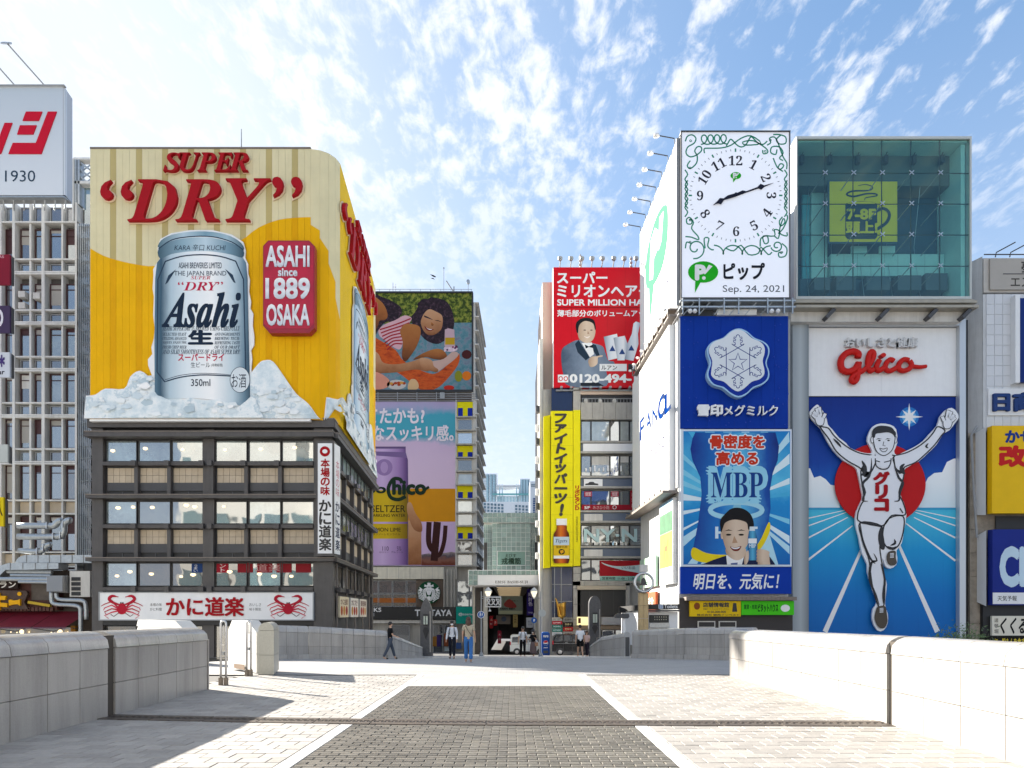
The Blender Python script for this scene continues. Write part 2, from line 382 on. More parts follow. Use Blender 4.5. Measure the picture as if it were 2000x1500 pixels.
# ---------------------------------------------------------------- common materials
GRANITE = mat('granite', (.37, .355, .335), rough=.3, var=.10, scale=60, bump=.05, bscale=200, rnd=.10, k=1, dirt=.30)
GRANITE_CAP = mat('granite_cap', (.41, .395, .375), rough=.22, var=.10, scale=50, rnd=.08, k=1, dirt=.25)
DARKST = mat('dark_stone', (.075, .075, .08), rough=.4, var=.3, scale=8, bump=.1, k=1)
MORTAR = mat('mortar', (.09, .085, .08), rough=.9, k=1)
PAVE = mat('light_paver', (.385, .36, .33), rough=.75, var=.12, scale=14, bump=.25, bscale=90, rnd=.16, k=1, spots=.35)
BRICK = mat('dark_paver', (.17, .155, .13), rough=.42, var=.22, scale=25, bump=.3, bscale=120, rnd=.30, k=1, spots=.4)
STEEL = mat('brushed_steel', (.55, .56, .58), rough=.3, metal=.9, k=1)
RUST = mat('joint_steel', (.10, .08, .065), rough=.55, metal=.3, var=.35, scale=10, k=1)
WHITE = mat('white_paint', (.80, .80, .80), rough=.45, var=.03, k=1, dirt=.05)
OFFW = mat('offwhite_wall', (.62, .60, .56), rough=.7, var=.08, scale=1, k=1, dirt=.2)
GREY = mat('grey_metal', (.30, .31, .32), rough=.5, var=.1, k=1)
GALV = mat('galvanised', (.42, .45, .47), rough=.35, metal=.6, var=.18, scale=6, k=1)
DGREY = mat('dark_grey_metal', (.055, .055, .06), rough=.5, var=.15, k=1)
BLACK = mat('black', (.015, .015, .017), rough=.5, k=1)
NAVY = mat('ink_navy', (.012, .025, .07), rough=.5, k=1)
RED = C('#c8102e')
RED2 = mat('sign_red', (.36, .004, .010), rough=.6, spec=.15, k=1, var=.05)
GLD = glass('glass_dark', (.03, .035, .04), .22)
GLS = glass('glass_sky', (.10, .13, .15), .5)
GLB = glass('glass_blinds', (.33, .36, .33), .25, var=.25, scale=1.2)
GLG = glass('glass_green', (.12, .2, .17), .35)
GLW = glass('glass_warm', (.10, .06, .02), .2, var=.9, scale=.9)
LAMP = mat('warm_lamp', (1., .78, .48), emit=.45, k=1)

# ================================================================ GROUND AND BRIDGE
def gz(y):
    P = [(-50, 0), (17, 0), (25, -.25), (32, -.55), (40, -1.0), (65, -2.35), (80, -3.2), (120, -3.4), (900, -3.5)]
    for (a, b), (c, d) in zip(P, P[1:]):
        if y <= c: return b+(d-b)*(y-a)/(c-a)
    return -3.5
g = MB(); R_ = 9000; g.add([(-R_, -R_, -5), (R_, -R_, -5), (R_, R_, -5), (-R_, R_, -5)], [(0, 1, 2, 3)])
ob('ground', g, mat('promenade_ground', (.30, .29, .27), rough=.9, var=.2, scale=.3, k=1), kind='structure')
def strip(ys, xl, xr, dz):
    m = MB(); vs = []
    for y in ys: vs += [(xl(y), y, gz(y)+dz), (xr(y), y, gz(y)+dz)]
    return m.add(vs, [(2*i, 2*i+1, 2*i+3, 2*i+2) for i in range(len(ys)-1)])
# solid deck under the paving
deck = MB(); ys = [-8, 0, 8, 14, 17, 21, 25, 28.5, 32, 34]
prof = lambda y: (-11.5 if y > 15 else -7.2, 9.6 if y > 18 else 6.6)
for a, b in zip(ys, ys[1:]):
    x0, x1 = prof((a+b)/2)
    deck.hexa([(x0, a, -1.6), (x1, a, -1.6), (x1, b, -1.6), (x0, b, -1.6), (x0, a, gz(a)-.034), (x1, a, gz(a)-.034), (x1, b, gz(b)-.034), (x0, b, gz(b)-.034)])
deck = ob('bridge_deck', deck, MORTAR, kind='structure')
# far paving, too foreshortened to tell stones apart singly
def tilemat(name, c1, c2, w_, h_, mort):
    m = bpy.data.materials.new(name); m.use_nodes = True; t = m.node_tree; b = t.nodes['Principled BSDF']; b.inputs['Roughness'].default_value = .7
    tcn = t.nodes.new('ShaderNodeTexCoord'); br = t.nodes.new('ShaderNodeTexBrick'); br.inputs['Scale'].default_value = 1
    br.inputs['Brick Width'].default_value = w_; br.inputs['Row Height'].default_value = h_; br.inputs['Mortar Size'].default_value = .006; br.offset = .5
    br.inputs['Color1'].default_value = (*c1, 1); br.inputs['Color2'].default_value = (*c2, 1); br.inputs['Mortar'].default_value = (*mort, 1)
    t.links.new(tcn.outputs['Object'], br.inputs['Vector']); n = t.nodes.new('ShaderNodeTexNoise'); n.inputs['Scale'].default_value = .9; n.inputs['Detail'].default_value = 6
    t.links.new(tcn.outputs['Object'], n.inputs['Vector']); r = t.nodes.new('ShaderNodeMapRange'); r.inputs['To Min'].default_value = .78; r.inputs['To Max'].default_value = 1.15
    t.links.new(n.outputs['Fac'], r.inputs[0]); x = t.nodes.new('ShaderNodeMix'); x.data_type = 'RGBA'; x.blend_type = 'MULTIPLY'; x.inputs[0].default_value = 1
    t.links.new(br.outputs[0], x.inputs[6]); t.links.new(r.outputs[0], x.inputs[7]); t.links.new(x.outputs[2], b.inputs['Base Color']); return m
ob('pavement', strip([17.05, 21, 25, 28.5, 32, 33.4], lambda y: -11.4, lambda y: 9.5, -.004), tilemat('far_paving', (.38, .37, .36), (.34, .33, .32), .3, .22, (.22, .21, .20)), kind='structure')
m = MB().box(-7.1, 2, -.03, 6.5, 14.3, -.02); 
XL, XR = -2.17, 1.65
ob('centre_paving', strip([14.30, 17.04], lambda y: XL-.2, lambda y: XR+.2, -.002), tilemat('grid_paving', (.44, .41, .38), (.41, .39, .37), .1, .1, (.32, .30, .28)), kind='structure')
def paver(name, wx, wy, h, inset=.004):
    x, y = wx/2, wy/2
    return mesh(name, MB().add([(-x, -y, -h), (x, -y, -h), (x, y, -h), (-x, y, -h), (-x, -y, -inset), (x, -y, -inset), (x, y, -inset), (-x, y, -inset),
        (-x+inset, -y+inset, 0), (x-inset, -y+inset, 0), (x-inset, y-inset, 0), (-x+inset, y-inset, 0)],
        [(8, 9, 10, 11), (4, 5, 9, 8), (5, 6, 10, 9), (6, 7, 11, 10), (7, 4, 8, 11), (0, 1, 5, 4), (1, 2, 6, 5), (2, 3, 7, 6), (3, 0, 4, 7)]))
def lay(name, me, spots, m, parent, nmax=300):
    """nearest stones as objects, the rest joined"""
    me.materials.append(m); spots = sorted(spots, key=lambda s: s[1]); vis = [s for s in spots if s[1] > 6.2]; beh = [s for s in spots if s[1] <= 6.2]
    for x, y, a in vis[:nmax]:
        o = bpy.data.objects.new(name, me); COL.objects.link(o); o.parent = parent; o.location = (x, y, RN.uniform(-.002, .002)); o.rotation_euler = (RN.uniform(-.004, .004), RN.uniform(-.004, .004), a+RN.uniform(-.004, .004))
    mb = MB(); vs = [v.co.copy() for v in me.vertices]; fs = [tuple(p.vertices) for p in me.polygons]
    for x, y, a in vis[nmax:]+beh:
        R3 = Matrix.Rotation(a, 3, 'Z'); dz = RN.uniform(-.002, .002); tx_, ty_ = RN.uniform(-.006, .006), RN.uniform(-.006, .006)
        mb.add([(x+(R3 @ v).x, y+(R3 @ v).y, v.z+dz+v.x*tx_+v.y*ty_) for v in vs], fs)
    ob(name+'s', mb, m, parent, kind='stuff')
W1, H1 = .31, .23
sp, half = [], []
BL, BR = XL-.178, XR+.178
for j in range(int((17-3)/H1)):
    y = 3+H1*(j+.5); o_ = W1/2 if j % 2 else 0
    if o_: half += [(BL-W1/4, y, 0), (BR+W1/4, y, 0)]
    for i in range(15):
        xl, xr = BL-o_-W1*(i+.5), BR+o_+W1*(i+.5)
        if xl > -6.6: sp.append((xl, y, 0))
        if xr < 5.9: sp.append((xr, y, 0))
lay('paving_stone', paver('paving_stone', W1-.009, H1-.008, .03), sp, PAVE, deck)
lay('half_paving_stone', paver('half_paving_stone', W1/2-.010, H1-.008, .03), half, PAVE, deck, 60)
sp = []
w2, h2 = .212, .106
for j in range(int((14.26-3)/h2)):
    y = 14.26-h2*(j+.5); o_ = (w2/2 if j % 2 else 0)
    for i in range(18): 
        x = XL+w2*(i+.5)+o_
        if x+w2/2 < XR+.01: sp.append((x, y, 0))
lay('dark_paver', paver('dark_paver', w2-.008, h2-.010, .03, .006), sp, BRICK, deck)
sp = [(XL+w2/4, 14.26-h2*(j+.5), 0) for j in range(int(11.2/h2)) if j % 2]+[(XR-w2/4-.002, 14.26-h2*(j+.5), 0) for j in range(int(11.2/h2)) if j % 2]
lay('half_dark_paver', paver('half_dark_paver', w2/2-.01, h2-.010, .03, .006), sp, BRICK, deck, 60)
bm_ = mat('border_stone', (.56, .55, .53), rough=.7, var=.1, scale=12, rnd=.1, k=1)
sp = [(X_, 3+.45*(j+.5), 0) for j in range(42) for X_ in (XL-.088, XR+.088)]
lay('border_stone', paver('border_stone', .165, .44, .03), [s for s in sp if s[1] < 17], bm_, deck)
# expansion joint
jt = thing('expansion_joint', 'dark rusty steel expansion joint crossing the paving from parapet to parapet', 'expansion joint', (0, 9.46, 0))
def jy(x): return 9.46+(.54*((-x)/6)**1.6 if x < 0 else -.10*x/5.3)
xs_ = [-5.95+i*11.2/14 for i in range(15)]
for k in range(14):
    a, b = xs_[k]+.01, xs_[k+1]-.01
    for o_, w_ in ((-.15, .09), (.15, .09)):
        ob('cover_plate', MB().hexa([(a, jy(a)+o_-w_, -.028), (b, jy(b)+o_-w_, -.028), (b, jy(b)+o_+w_-.03, -.028), (a, jy(a)+o_+w_-.03, -.028), (a, jy(a)+o_-w_, .010), (b, jy(b)+o_-w_, .010), (b, jy(b)+o_+w_-.03, .010), (a, jy(a)+o_+w_-.03, .010)]), RUST, jt)
    ob('joint_bed', MB().hexa([(a, jy(a)-.1, -.029), (b, jy(b)-.1, -.029), (b, jy(b)+.08, -.029), (a, jy(a)+.08, -.029), (a, jy(a)-.1, .004), (b, jy(b)-.1, .004), (b, jy(b)+.08, .004), (a, jy(a)+.08, .004)]), BLACK, jt)
cb = MB(); x = -5.9
while x < 5.2:
    o_ = -.04 if int(x*20) % 2 else .02
    cb.box(x, jy(x)+o_-.05, .0045, x+.028, jy(x)+o_+.06, .009); x += .05
ob('comb_teeth', cb, RUST, jt, kind='stuff')
# kerb at the far end of the deck and the street beyond
kb = MB()
kerb = thing('kerb', 'low pale stone kerb across the far end of the bridge', 'kerb', (0, 33.6, gz(33.5)))
for i in range(13):
    x = -6.2+i*1.15
    ob('kerb_stone', MB().box(x, 33.42, gz(33.5)-.3, x+1.14, 33.72, gz(33.5)+.06), bm_, kerb)
ob('street', strip([33.74, 40, 50, 65, 90, 120, 300], lambda y: -16 if y < 60 else -60, lambda y: 16 if y < 60 else 60, 0), mat('asphalt', (.12, .12, .125), rough=.85, var=.2, scale=3, k=1), kind='structure')

# ================================================================ PARAPETS
def parapet(name, label, path, th, side, seg, gp=(1.0,), mid=.48, cap0=1.0, m1=GRANITE, m2=GRANITE_CAP, ledge=None, rowg=None, end=False):
    """path: (x, y, zbase, ztop) along the inner face; side +1 puts the body to the right of travel"""
    t = thing(name, label, 'parapet', (path[0][0], path[0][1], path[0][2]))
    P = []
    for (a, b) in zip(path, path[1:]):
        l = hypot(b[0]-a[0], b[1]-a[1]); k = max(1, round(l/seg))
        for i in range(k): P.append((tuple(a[c]+(b[c]-a[c])*i/k for c in range(4)), tuple(a[c]+(b[c]-a[c])*(i+1)/k for c in range(4))))
    for idx, (a, b) in enumerate(P):
        l = hypot(b[0]-a[0], b[1]-a[1]); ux, uy = (b[0]-a[0])/l, (b[1]-a[1])/l; nx, ny = uy*side, -ux*side; j = .006
        A = lambda n, z, e: (a[0]+ux*e+nx*n, a[1]+uy*e+ny*n, z)
        def slab(nm, n0, n1, f0, f1, mt, jj=j, z0off=0, z1off=0):
            za0, za1 = a[2]+(a[3]-a[2])*f0+z0off, a[2]+(a[3]-a[2])*f1+z1off; zb0, zb1 = b[2]+(b[3]-b[2])*f0+z0off, b[2]+(b[3]-b[2])*f1+z1off
            return ob(nm, MB().hexa([A(n0, za0, jj), A(n0, zb0, l-jj), A(n1, zb0, l-jj), A(n1, za0, jj), A(n0, za1, jj), A(n0, zb1, l-jj), A(n1, zb1, l-jj), A(n1, za1, jj)]), mt, t)
        slab('core', .05, th-.05, 0, .80, MORTAR, 0, -.6 if a[2] < -.01 else 0)
        slab('panel', 0, .049, 0, mid/1.25, m1, j, -.3 if a[2] < -.01 else 0, -.004)
        slab('panel', 0, .049, mid/1.25, .80, m1, j, .004, -.004)
        slab('panel', th-.049, th, 0, .80, m1, j, -.6 if a[2] < -.01 else 0)
        # cap stone: rounded over
        k = 9; vs = []
        for e, q in ((j, a), (l-j, b)):
            hc = (q[3]-q[2])*.20
            vs += [A(th/2-(th/2+.02)*cos(pi*i/(k-1))*(1 if True else 0), q[2]+(q[3]-q[2])*.80+.005+hc*sin(pi*i/(k-1))**.75, e) for i in range(k)]
        o = ob('cap_stone', MB().add(vs, [(i, i+1, k+i+1, k+i) for i in range(k-1)]).add(vs, [(k-1, 0, k, 2*k-1)]).add(vs[:k], [tuple(range(k))[::-1]]).add(vs[k:], [tuple(range(k))]), m2, t)
        for p in o.data.polygons[:k-1]: p.use_smooth = True
        if ledge: slab('ledge', -ledge, 0, 0, .14, m2, j, -.3)
    return t
t = parapet('near_parapet', 'grey granite parapet at the left in shade with a vertical joint gap', [(-5.75, 2.6, 0, 1.25), (-5.93, 10.02, 0, 1.25)], .55, -1, .70)
def more(t, path, th, side, seg, **k):
    u = parapet('x', 'x', path, th, side, seg, **k)
    for c in list(u.children):
        c.parent = t; c.matrix_parent_inverse = Matrix.Translation(-t.location)
    bpy.data.objects.remove(u)
more(t, [(-5.94, 10.22, 0, 1.25), (-6.08, 13.62, 0, 1.23)], .55, -1, .70)
ob('joint_cover', MB().box(-6.4, 10.0, 0, -5.97, 10.24, 1.19), mat('joint_rubber', (.06, .05, .04), rough=.8, k=1), t)
ob('end_panel', MB().box(-6.6, 13.625, 0, -6.06, 13.66, 1.0), GRANITE, t)
t = parapet('near_parapet', 'pale granite parapet at the right bleached by direct sun', [(4.95, 2.6, 0, 1.22), (5.13, 9.22, 0, 1.2)], .55, 1, .72)
more(t, [(5.14, 9.36, 0, 1.2), (5.32, 16.7, 0, 1.14)], .55, 1, .72)
ob('joint_cover', MB().box(5.18, 9.2, 0, 5.6, 9.38, 1.13), MATS['joint_rubber'], t)
parapet('far_parapet', 'far grey stone parapet running from the steel posts to the left lantern pillar', [(-10.9, 28.6, -.4, 1.08), (-9.0, 30.2, -.46, .98), (-5.7, 31, -.5, .75), (-4.35, 33.2, -.6, -.05)], .4, -1, .5, ledge=.1)
parapet('far_parapet', 'far right grey stone parapet with square panels below the toilet booth', [(9.6, 27.2, -.33, .98), (7.5, 29.6, -.42, .9), (5.7, 32.4, -.55, .75)], .4, 1, .6, ledge=.1)
t = parapet('stair_parapet', 'low dark stepped stone ramp wall beside the right lantern pillar', [(5.55, 33.6, -.62, .62), (4.55, 35.2, -.75, .35), (4.1, 35.9, -.8, -.1)], .35, 1, .8)
# round-topped end block
def arch_block(name, label, x0, x1, y0, y1, z0, z1, m_, skew=0.):
    t = thing(name, label, 'parapet', (x0, y0, z0)); r = (x1-x0)/2; cx = (x0+x1)/2; k = 11
    pr = [(cx-r*cos(pi*i/(k-1)), z1-r+r*sin(pi*i/(k-1))) for i in range(k)]
    for nm, pts in (('end_cap', pr), ('end_panel', [(x0, z0+.49), (x1, z0+.49), (x1, z1-r-.008), (x0, z1-r-.008)]), ('end_panel', [(x0, z0), (x1, z0), (x1, z0+.482), (x0, z0+.482)])):
        ob(nm, MB().add([(x, y0, z) for x, z in pts]+[(x+skew, y1, z) for x, z in pts], [tuple(range(len(pts))), tuple(range(len(pts), 2*len(pts)))[::-1]]+[(i, (i+1) % len(pts), (i+1) % len(pts)+len(pts), i+len(pts)) for i in range(len(pts))]), m_, t)
    return t
arch_block('end_block', 'round topped stone end block beside the steel hoop posts', -6.32, -5.93, 17.0, 18.6, 0, 1.30, mat('granite_olive', (.40, .39, .34), rough=.4, var=.12, scale=20, k=1), -.42)
# sunlit outer walls of the stairs, seen over and past the parapet
def curved_wall(name, label, pts, z0, z1, th, rtop=.35):
    t = thing(name, label, 'stair wall', (pts[0][0], pts[0][1], z0)); L_ = 0; cum = [0]
    for a, b in zip(pts, pts[1:]): L_ += hypot(b[0]-a[0], b[1]-a[1]); cum.append(L_)
    for i, (a, b) in enumerate(zip(pts, pts[1:])):
        l = hypot(b[0]-a[0], b[1]-a[1]); ux, uy = (b[0]-a[0])/l, (b[1]-a[1])/l; nx, ny = -uy*th, ux*th
        h = lambda c: z1-(rtop-math.sqrt(max(0, rtop*rtop-(rtop-min(rtop, c, L_-c))**2)))
        j = .004
        for za, zb, nm in ((z0, .48, 'panel'), (.488, 1.02, 'panel')):
            ob(nm, MB().hexa([(a[0]+ux*j, a[1]+uy*j, za), (b[0]-ux*j, b[1]-uy*j, za), (b[0]+nx, b[1]+ny, za), (a[0]+nx, a[1]+ny, za), (a[0]+ux*j, a[1]+uy*j, min(zb, h(cum[i]))), (b[0]-ux*j, b[1]-uy*j, min(zb, h(cum[i+1]))), (b[0]+nx, b[1]+ny, min(zb, h(cum[i+1]))), (a[0]+nx, a[1]+ny, min(zb, h(cum[i])))]), PALE, t)
        z = 1.028
        ob('cap_stone', MB().hexa([(a[0]+ux*j, a[1]+uy*j, z), (b[0]-ux*j, b[1]-uy*j, z), (b[0]+nx, b[1]+ny, z), (a[0]+nx, a[1]+ny, z), (a[0]+ux*j, a[1]+uy*j, max(z, h(cum[i]))), (b[0]-ux*j, b[1]-uy*j, max(z, h(cum[i+1]))), (b[0]+nx, b[1]+ny, max(z, h(cum[i+1]))), (a[0]+nx, a[1]+ny, max(z, h(cum[i])))]), PALE, t)
    return t
PALE = mat('pale_granite', (.58, .57, .54), rough=.45, var=.06, scale=20, k=1)
t = curved_wall('stair_wall', 'sunlit white curved stair wall seen between the two steel posts', [(-8.15, 19.6), (-7.85, 19.15), (-7.4, 18.55), (-7.0, 18.05), (-6.55, 17.5)], 0.0, 1.34, .3, .3)
ob('drain_opening', MB().add([(-7.7, 18.9, .02), (-7.1, 18.12, .02), (-7.1, 18.12, .16), (-7.7, 18.9, .14)], [(0, 1, 2, 3)]), mat('rust_brown', (.12, .06, .02), rough=.8, k=1), t)
curved_wall('stair_wall', 'long white rounded stair wall showing above the left parapet', [(-15.4, 28.0), (-14.9, 27.2), (-14.2, 26.2), (-13.3, 25.1), (-12.3, 24.0), (-11.4, 23.1), (-10.9, 22.6)], -.3, 1.29, .5, .45)

# ---------------------------------------------------------------- steel hoop posts
def hoop(x, y, h, w_, label):
    t = thing('hoop_post', label, 'bollard', (x, y, 0), 'steel hoop posts at the gap in the parapet')
    pts = [(x-w_, y, .1), (x-w_, y, h-w_)]+[(x-w_*cos(pi*i/8), y, h-w_+w_*sin(pi*i/8)) for i in range(1, 8)]+[(x+w_, y, h-w_), (x+w_, y, .1)]
    ob('hoop', MB().tube(pts, .024, 8), STEEL, t, True)
    ob('inner_rod', MB().tube([(x, y, h-.32), (x, y, h-w_*1.6)], .010, 6), STEEL, t)
    ob('lock', MB().box(x-.02, y-.03, h*.47, x+.02, y+.03, h*.52), GREY, t)
    ob('hinge', MB().box(x-w_+.02, y-.02, h*.62, x+w_-.02, y+.02, h*.635), STEEL, t)
    for s in (-1, 1): ob('foot', MB().box(x+s*w_-.035, y-.04, 0, x+s*w_+.035, y+.04, .16), mat('foot_brown', (.16, .13, .10), rough=.6, k=1), t)
hoop(-6.13, 14.5, 1.36, .055, 'taller steel hoop post right beside the end of the near grey parapet')
hoop(-6.4, 16.6, 1.34, .05, 'steel hoop post standing before the sunlit stair wall, farther back')

# ---------------------------------------------------------------- lantern pillars
def pillar(x, y, wd, dp, h, ptop, label):
    z0 = gz(y); t = thing('lantern_pillar', label, 'lamp pillar', (x, y, z0), 'dark stone lantern pillars at the end of the bridge')
    k = 11; hw = wd/2
    if ptop: pr = [(-hw, 0), (hw, 0), (hw, h*.80), (hw*.55, h*.93), (0, h), (-hw*.55, h*.93), (-hw, h*.80)]
    else: pr = [(-hw, 0), (hw, 0)]+[(hw*cos(pi*i/(k-1)), h-hw*1.5+hw*1.5*sin(pi*i/(k-1))) for i in range(k)]
    n = len(pr)
    for a, b, nm in ((0., .10, 'plinth'), (.10, 1.0, 'shaft')):
        pts = [(px, z) for px, z in pr] if nm == 'shaft' else [(-hw*1.08, 0), (hw*1.08, 0), (hw*1.08, h*.1), (-hw*1.08, h*.1)]
        if nm == 'shaft': pts = [(px, max(z, h*.1+.004)) for px, z in pts]
        n = len(pts); d_ = dp*(1.08 if nm == 'plinth' else 1)
        ob(nm, MB().add([(x+px, y-d_/2, z0+z) for px, z in pts]+[(x+px, y+d_/2, z0+z) for px, z in pts], [tuple(range(n)), tuple(range(n, 2*n))[::-1]]+[(i, (i+1) % n, (i+1) % n+n, i+n) for i in range(n)]), DARKST, t)
    yf = y-dp/2; c = h*.56
    lt = ob('lantern', MB().box(x-hw*.36, yf-.12, z0+c, x+hw*.36, yf-.005, z0+c+h*.14), mat('lantern_glass', (.45, .5, .42), rough=.2, k=1), t)
    ob('lantern_frame', MB().box(x-hw*.42, yf-.14, z0+c-.05, x+hw*.42, yf-.002, z0+c-.004).box(x-hw*.42, yf-.14, z0+c+h*.14+.004, x+hw*.42, yf-.002, z0+c+h*.14+.09).box(x-.015, yf-.135, z0+c, x+.015, yf-.124, z0+c+h*.14), BLACK, lt)
    f = Face(yf)
    ob('ornament', MB().prism(f, [(x-hw*.5, z0+c-.32), (x, z0+c-.75), (x+hw*.5, z0+c-.32), (x+hw*.3, z0+c-.15), (x-hw*.3, z0+c-.15)], .003, .05), BLACK, t)
    ob('corner_trim', MB().box(x+hw-.09, yf-.03, z0+h*.1, x+hw-.03, yf-.002, z0+h*.78), mat('stone_trim', (.3, .28, .25), rough=.6, k=1), t)
pillar(-4.26, 34.0, .56, .5, 2.98, True, 'pointed dark stone lantern pillar in front of the coffee shop disc')
pillar(5.22, 43.3, .72, .6, 3.85, False, 'round topped dark stone lantern pillar in front of the black screen')

# ================================================================ CRAB RESTAURANT BUILDING AND BEER SIGN
KF = mat('kani_frame', (.075, .068, .066), rough=.5, var=.15, scale=2, k=1, dirt=.25)
KG = mat('kani_grey', (.055, .055, .06), rough=.5, var=.12, k=1)
KT = mat('kani_trim', (.20, .165, .14), rough=.5, var=.15, k=1)
KP = mat('kani_beige', (.50, .41, .30), rough=.7, var=.10, scale=3, k=1, rnd=.06)
kb = thing('restaurant_building', 'dark grey framed crab restaurant building with bands of windows and beige panels', 'building', (-17, 39, -5))
fk = Face(39.0)
ob('wall', MB().hexa([(-23.7, 39.25, -5), (-10.5, 39.25, -5), (-11.4, 55, -5), (-23.7, 55, -5), (-23.7, 39.25, 12.9), (-10.5, 39.25, 12.9), (-11.4, 55, 12.9), (-23.7, 55, 12.9)]), KG, kb)
def lin_(v): return v
kx = [(204, 265), (268, 331), (333, 395), (419, 481), (484, 547), (549, 612)]
for x0, x1 in ((182, 203), (396, 418), (614, 650)): ob('pier', MB().pb(fk, x0, 838, x1, 1285, -.24, .12 if x0 != 396 else -.02), KF, kb)
for y0, y1, nm, d_ in ((821, 837, 'eave', .3), (848, 857, 'floor_edge', .55), (969, 975, 'floor_edge', .45), (1091, 1097, 'floor_edge', .45)):
    ob(nm, MB().pb(fk, 176, y0, 655, y1, -.2, d_), KF, kb); ob('edge_trim', MB().pb(fk, 176, y0-1.5, 656, y0, -.2, d_+.04), KT, kb)
WR = [(859, 901), (978, 1023), (1099, 1145)]
IC = mat('window_frame_dark', (.02, .02, .022), rough=.4, k=1)
def window(fc, bx, parent, gm, fm=IC, fw=.05, n=-.1, fd=.06, loc=False, mull=0, name='window', trans=0, curt=None):
    (a0, z1), (a1, z0) = ((bx[0], bx[1]), (bx[2], bx[3])) if loc else (fc.q(bx[0], bx[1]), fc.q(bx[2], bx[3]))
    m = MB(); f0, f1 = n, n+fd
    m.fb(fc, a0, z0, a0+fw, z1, f0, f1); m.fb(fc, a1-fw, z0, a1, z1, f0, f1); m.fb(fc, a0+fw, z0, a1-fw, z0+fw, f0, f1); m.fb(fc, a0+fw, z1-fw, a1-fw, z1, f0, f1)
    for i in range(mull): c = a0+(a1-a0)*(i+1)/(mull+1); m.fb(fc, c-fw*.35, z0+fw, c+fw*.35, z1-fw, f0, f1-.005)
    if trans: c = z0+(z1-z0)*trans; m.fb(fc, a0+fw, c-fw*.35, a1-fw, c+fw*.35, f0, f1-.008)
    w_ = ob(name, m, fm, parent); ob('pane', MB().fb(fc, a0+fw*.5, z0+fw*.5, a1-fw*.5, z1-fw*.5, n-.01, n+.015), gm, w_)
    if curt: ob('blind', MB().fb(fc, a0+fw, z1-(z1-z0)*curt[0], a1-fw, z1-fw, n+.017, n+.022), curt[1], w_)
    return w_
KGL = [glass('kani_glass_a', (.16, .22, .22), .34, .02, .9, .5), glass('kani_glass_b', (.08, .09, .07), .34, .03, .95, .6), glass('kani_glass_c', (.05, .03, .015), .22, .02, .95, .7)]
for r, (y0, y1) in enumerate(WR):
    for i, (x0, x1) in enumerate(kx):
        wn = window(fk, (x0, y0, x1, y1), kb, [KGL[0], KGL[1], KGL[2]][r] if i not in (0, 4) else KGL[0], n=-.18, fw=.045)
        for q in range(1 if (r == 0 or i % 2) else 2):      # hanging lamps lit inside the room
            a, z = fk.q(x0+(18 if q == 0 else 44)+RN.uniform(-5, 12), y0+14+RN.uniform(0, 14) if r != 1 else y0+8+RN.uniform(0, 6))
            if r == 1 and i > 3: continue
            s_ = RN.uniform(.06, .10); ob('ceiling_lamp', MB().lathe((a, 39.155, z), [(s_*.5, -s_), (s_*1.5, -.04), (s_*1.7, .02), (s_*1.2, .08)], 8), LAMP, wn)
    ob('sill_beam', MB().pb(fk, 203, y1+2, 396, y1+9, -.2, .18), KF, kb); ob('sill_beam', MB().pb(fk, 419, y1+2, 613, y1+9, -.2, .18), KF, kb)
    for x in (268, 332, 399, 415, 480, 545):
        ob('bracket', MB().pb(fk, x-5, y1+1, x+4, y1+11, .185, .42), KF, kb)
# reflections of the buildings over the water are real reflections; posters stuck inside the glass are flat prints
ob('poster', MB().pb(fk, 372, 1100, 394, 1118, -.15, -.14), C('#1d3f7a'), kb); tx(fk, 'うまい', (376, 1102, 384, 1117), -.137, WHITE, kb, vert=True)
ob('poster', MB().pb(fk, 421, 1100, 444, 1118, -.15, -.14), C('#a3122a'), kb); tx(fk, 'ント', (427, 1101, 439, 1117), -.137, WHITE, kb, vert=True)
for k in range(4):
    x0 = 462+k*38; ob('banner', MB().pb(fk, x0, 1099, x0+30, 1118, -.15, -.14), C('#8e1220'), kb)
tx(fk, '道楽', (496, 1101, 548, 1116), -.137, C('#c89a9a'), kb)
for (y0, y1, y2, y3) in ((913, 942, 958, 969), (1034, 1062, 1079, 1091)):
    for i, (x0, x1) in enumerate(kx):
        x0 += 3; x1 += 1
        n_ = 5
        for j in range(n_):       # beige panel of tall tiles
            for q in range(2):
                xa, xb = x0+(x1-x0)*j/n_, x0+(x1-x0)*(j+1)/n_; ya, yb = y0+(y1-y0)*q/2, y0+(y1-y0)*(q+1)/2
                ob('tile', MB().pb(fk, xa+.3, ya+.3, xb-.3, yb-.3, -.2, -.16), KP, kb)
        ob('spandrel', MB().pb(fk, x0, y1, x1, y2, -.2, -.12), KG, kb)
        ob('vent_slot', MB().pb(fk, x0, y2+1, x1, y3-1, -.2, -.19), BLACK, kb); ob('vent_bar', MB().pb(fk, (x0+x1)/2-1, y2+1, (x0+x1)/2+1, y3-1, -.189, -.15), KG, kb)
    for x in (268, 332, 415, 482, 548): ob('fin', MB().pb(fk, x-3.5, y0-2, x+3.5, y3, -.19, .14), KF, kb)
for i, (x0, x1) in enumerate(kx): 
    ob('roof_vent', MB().pb(fk, x0, 839, x1, 847, -.2, -.1), BLACK, kb)
# shop front below the long sign
ob('shop_lintel', MB().pb(fk, 195, 1211, 614, 1221, -.2, .1), BLACK, kb)
for i, (x0, x1) in enumerate(kx): window(fk, (x0, 1222, x1, 1290), kb, GLW, n=-.15)
for x in (228, 246, 560, 590): a, z = fk.q(x, 1236); ob('ceiling_lamp', MB().lathe((a, 39.12, z), [(.1, -.1), (.2, 0), (.1, .1)], 8), LAMP, kb)
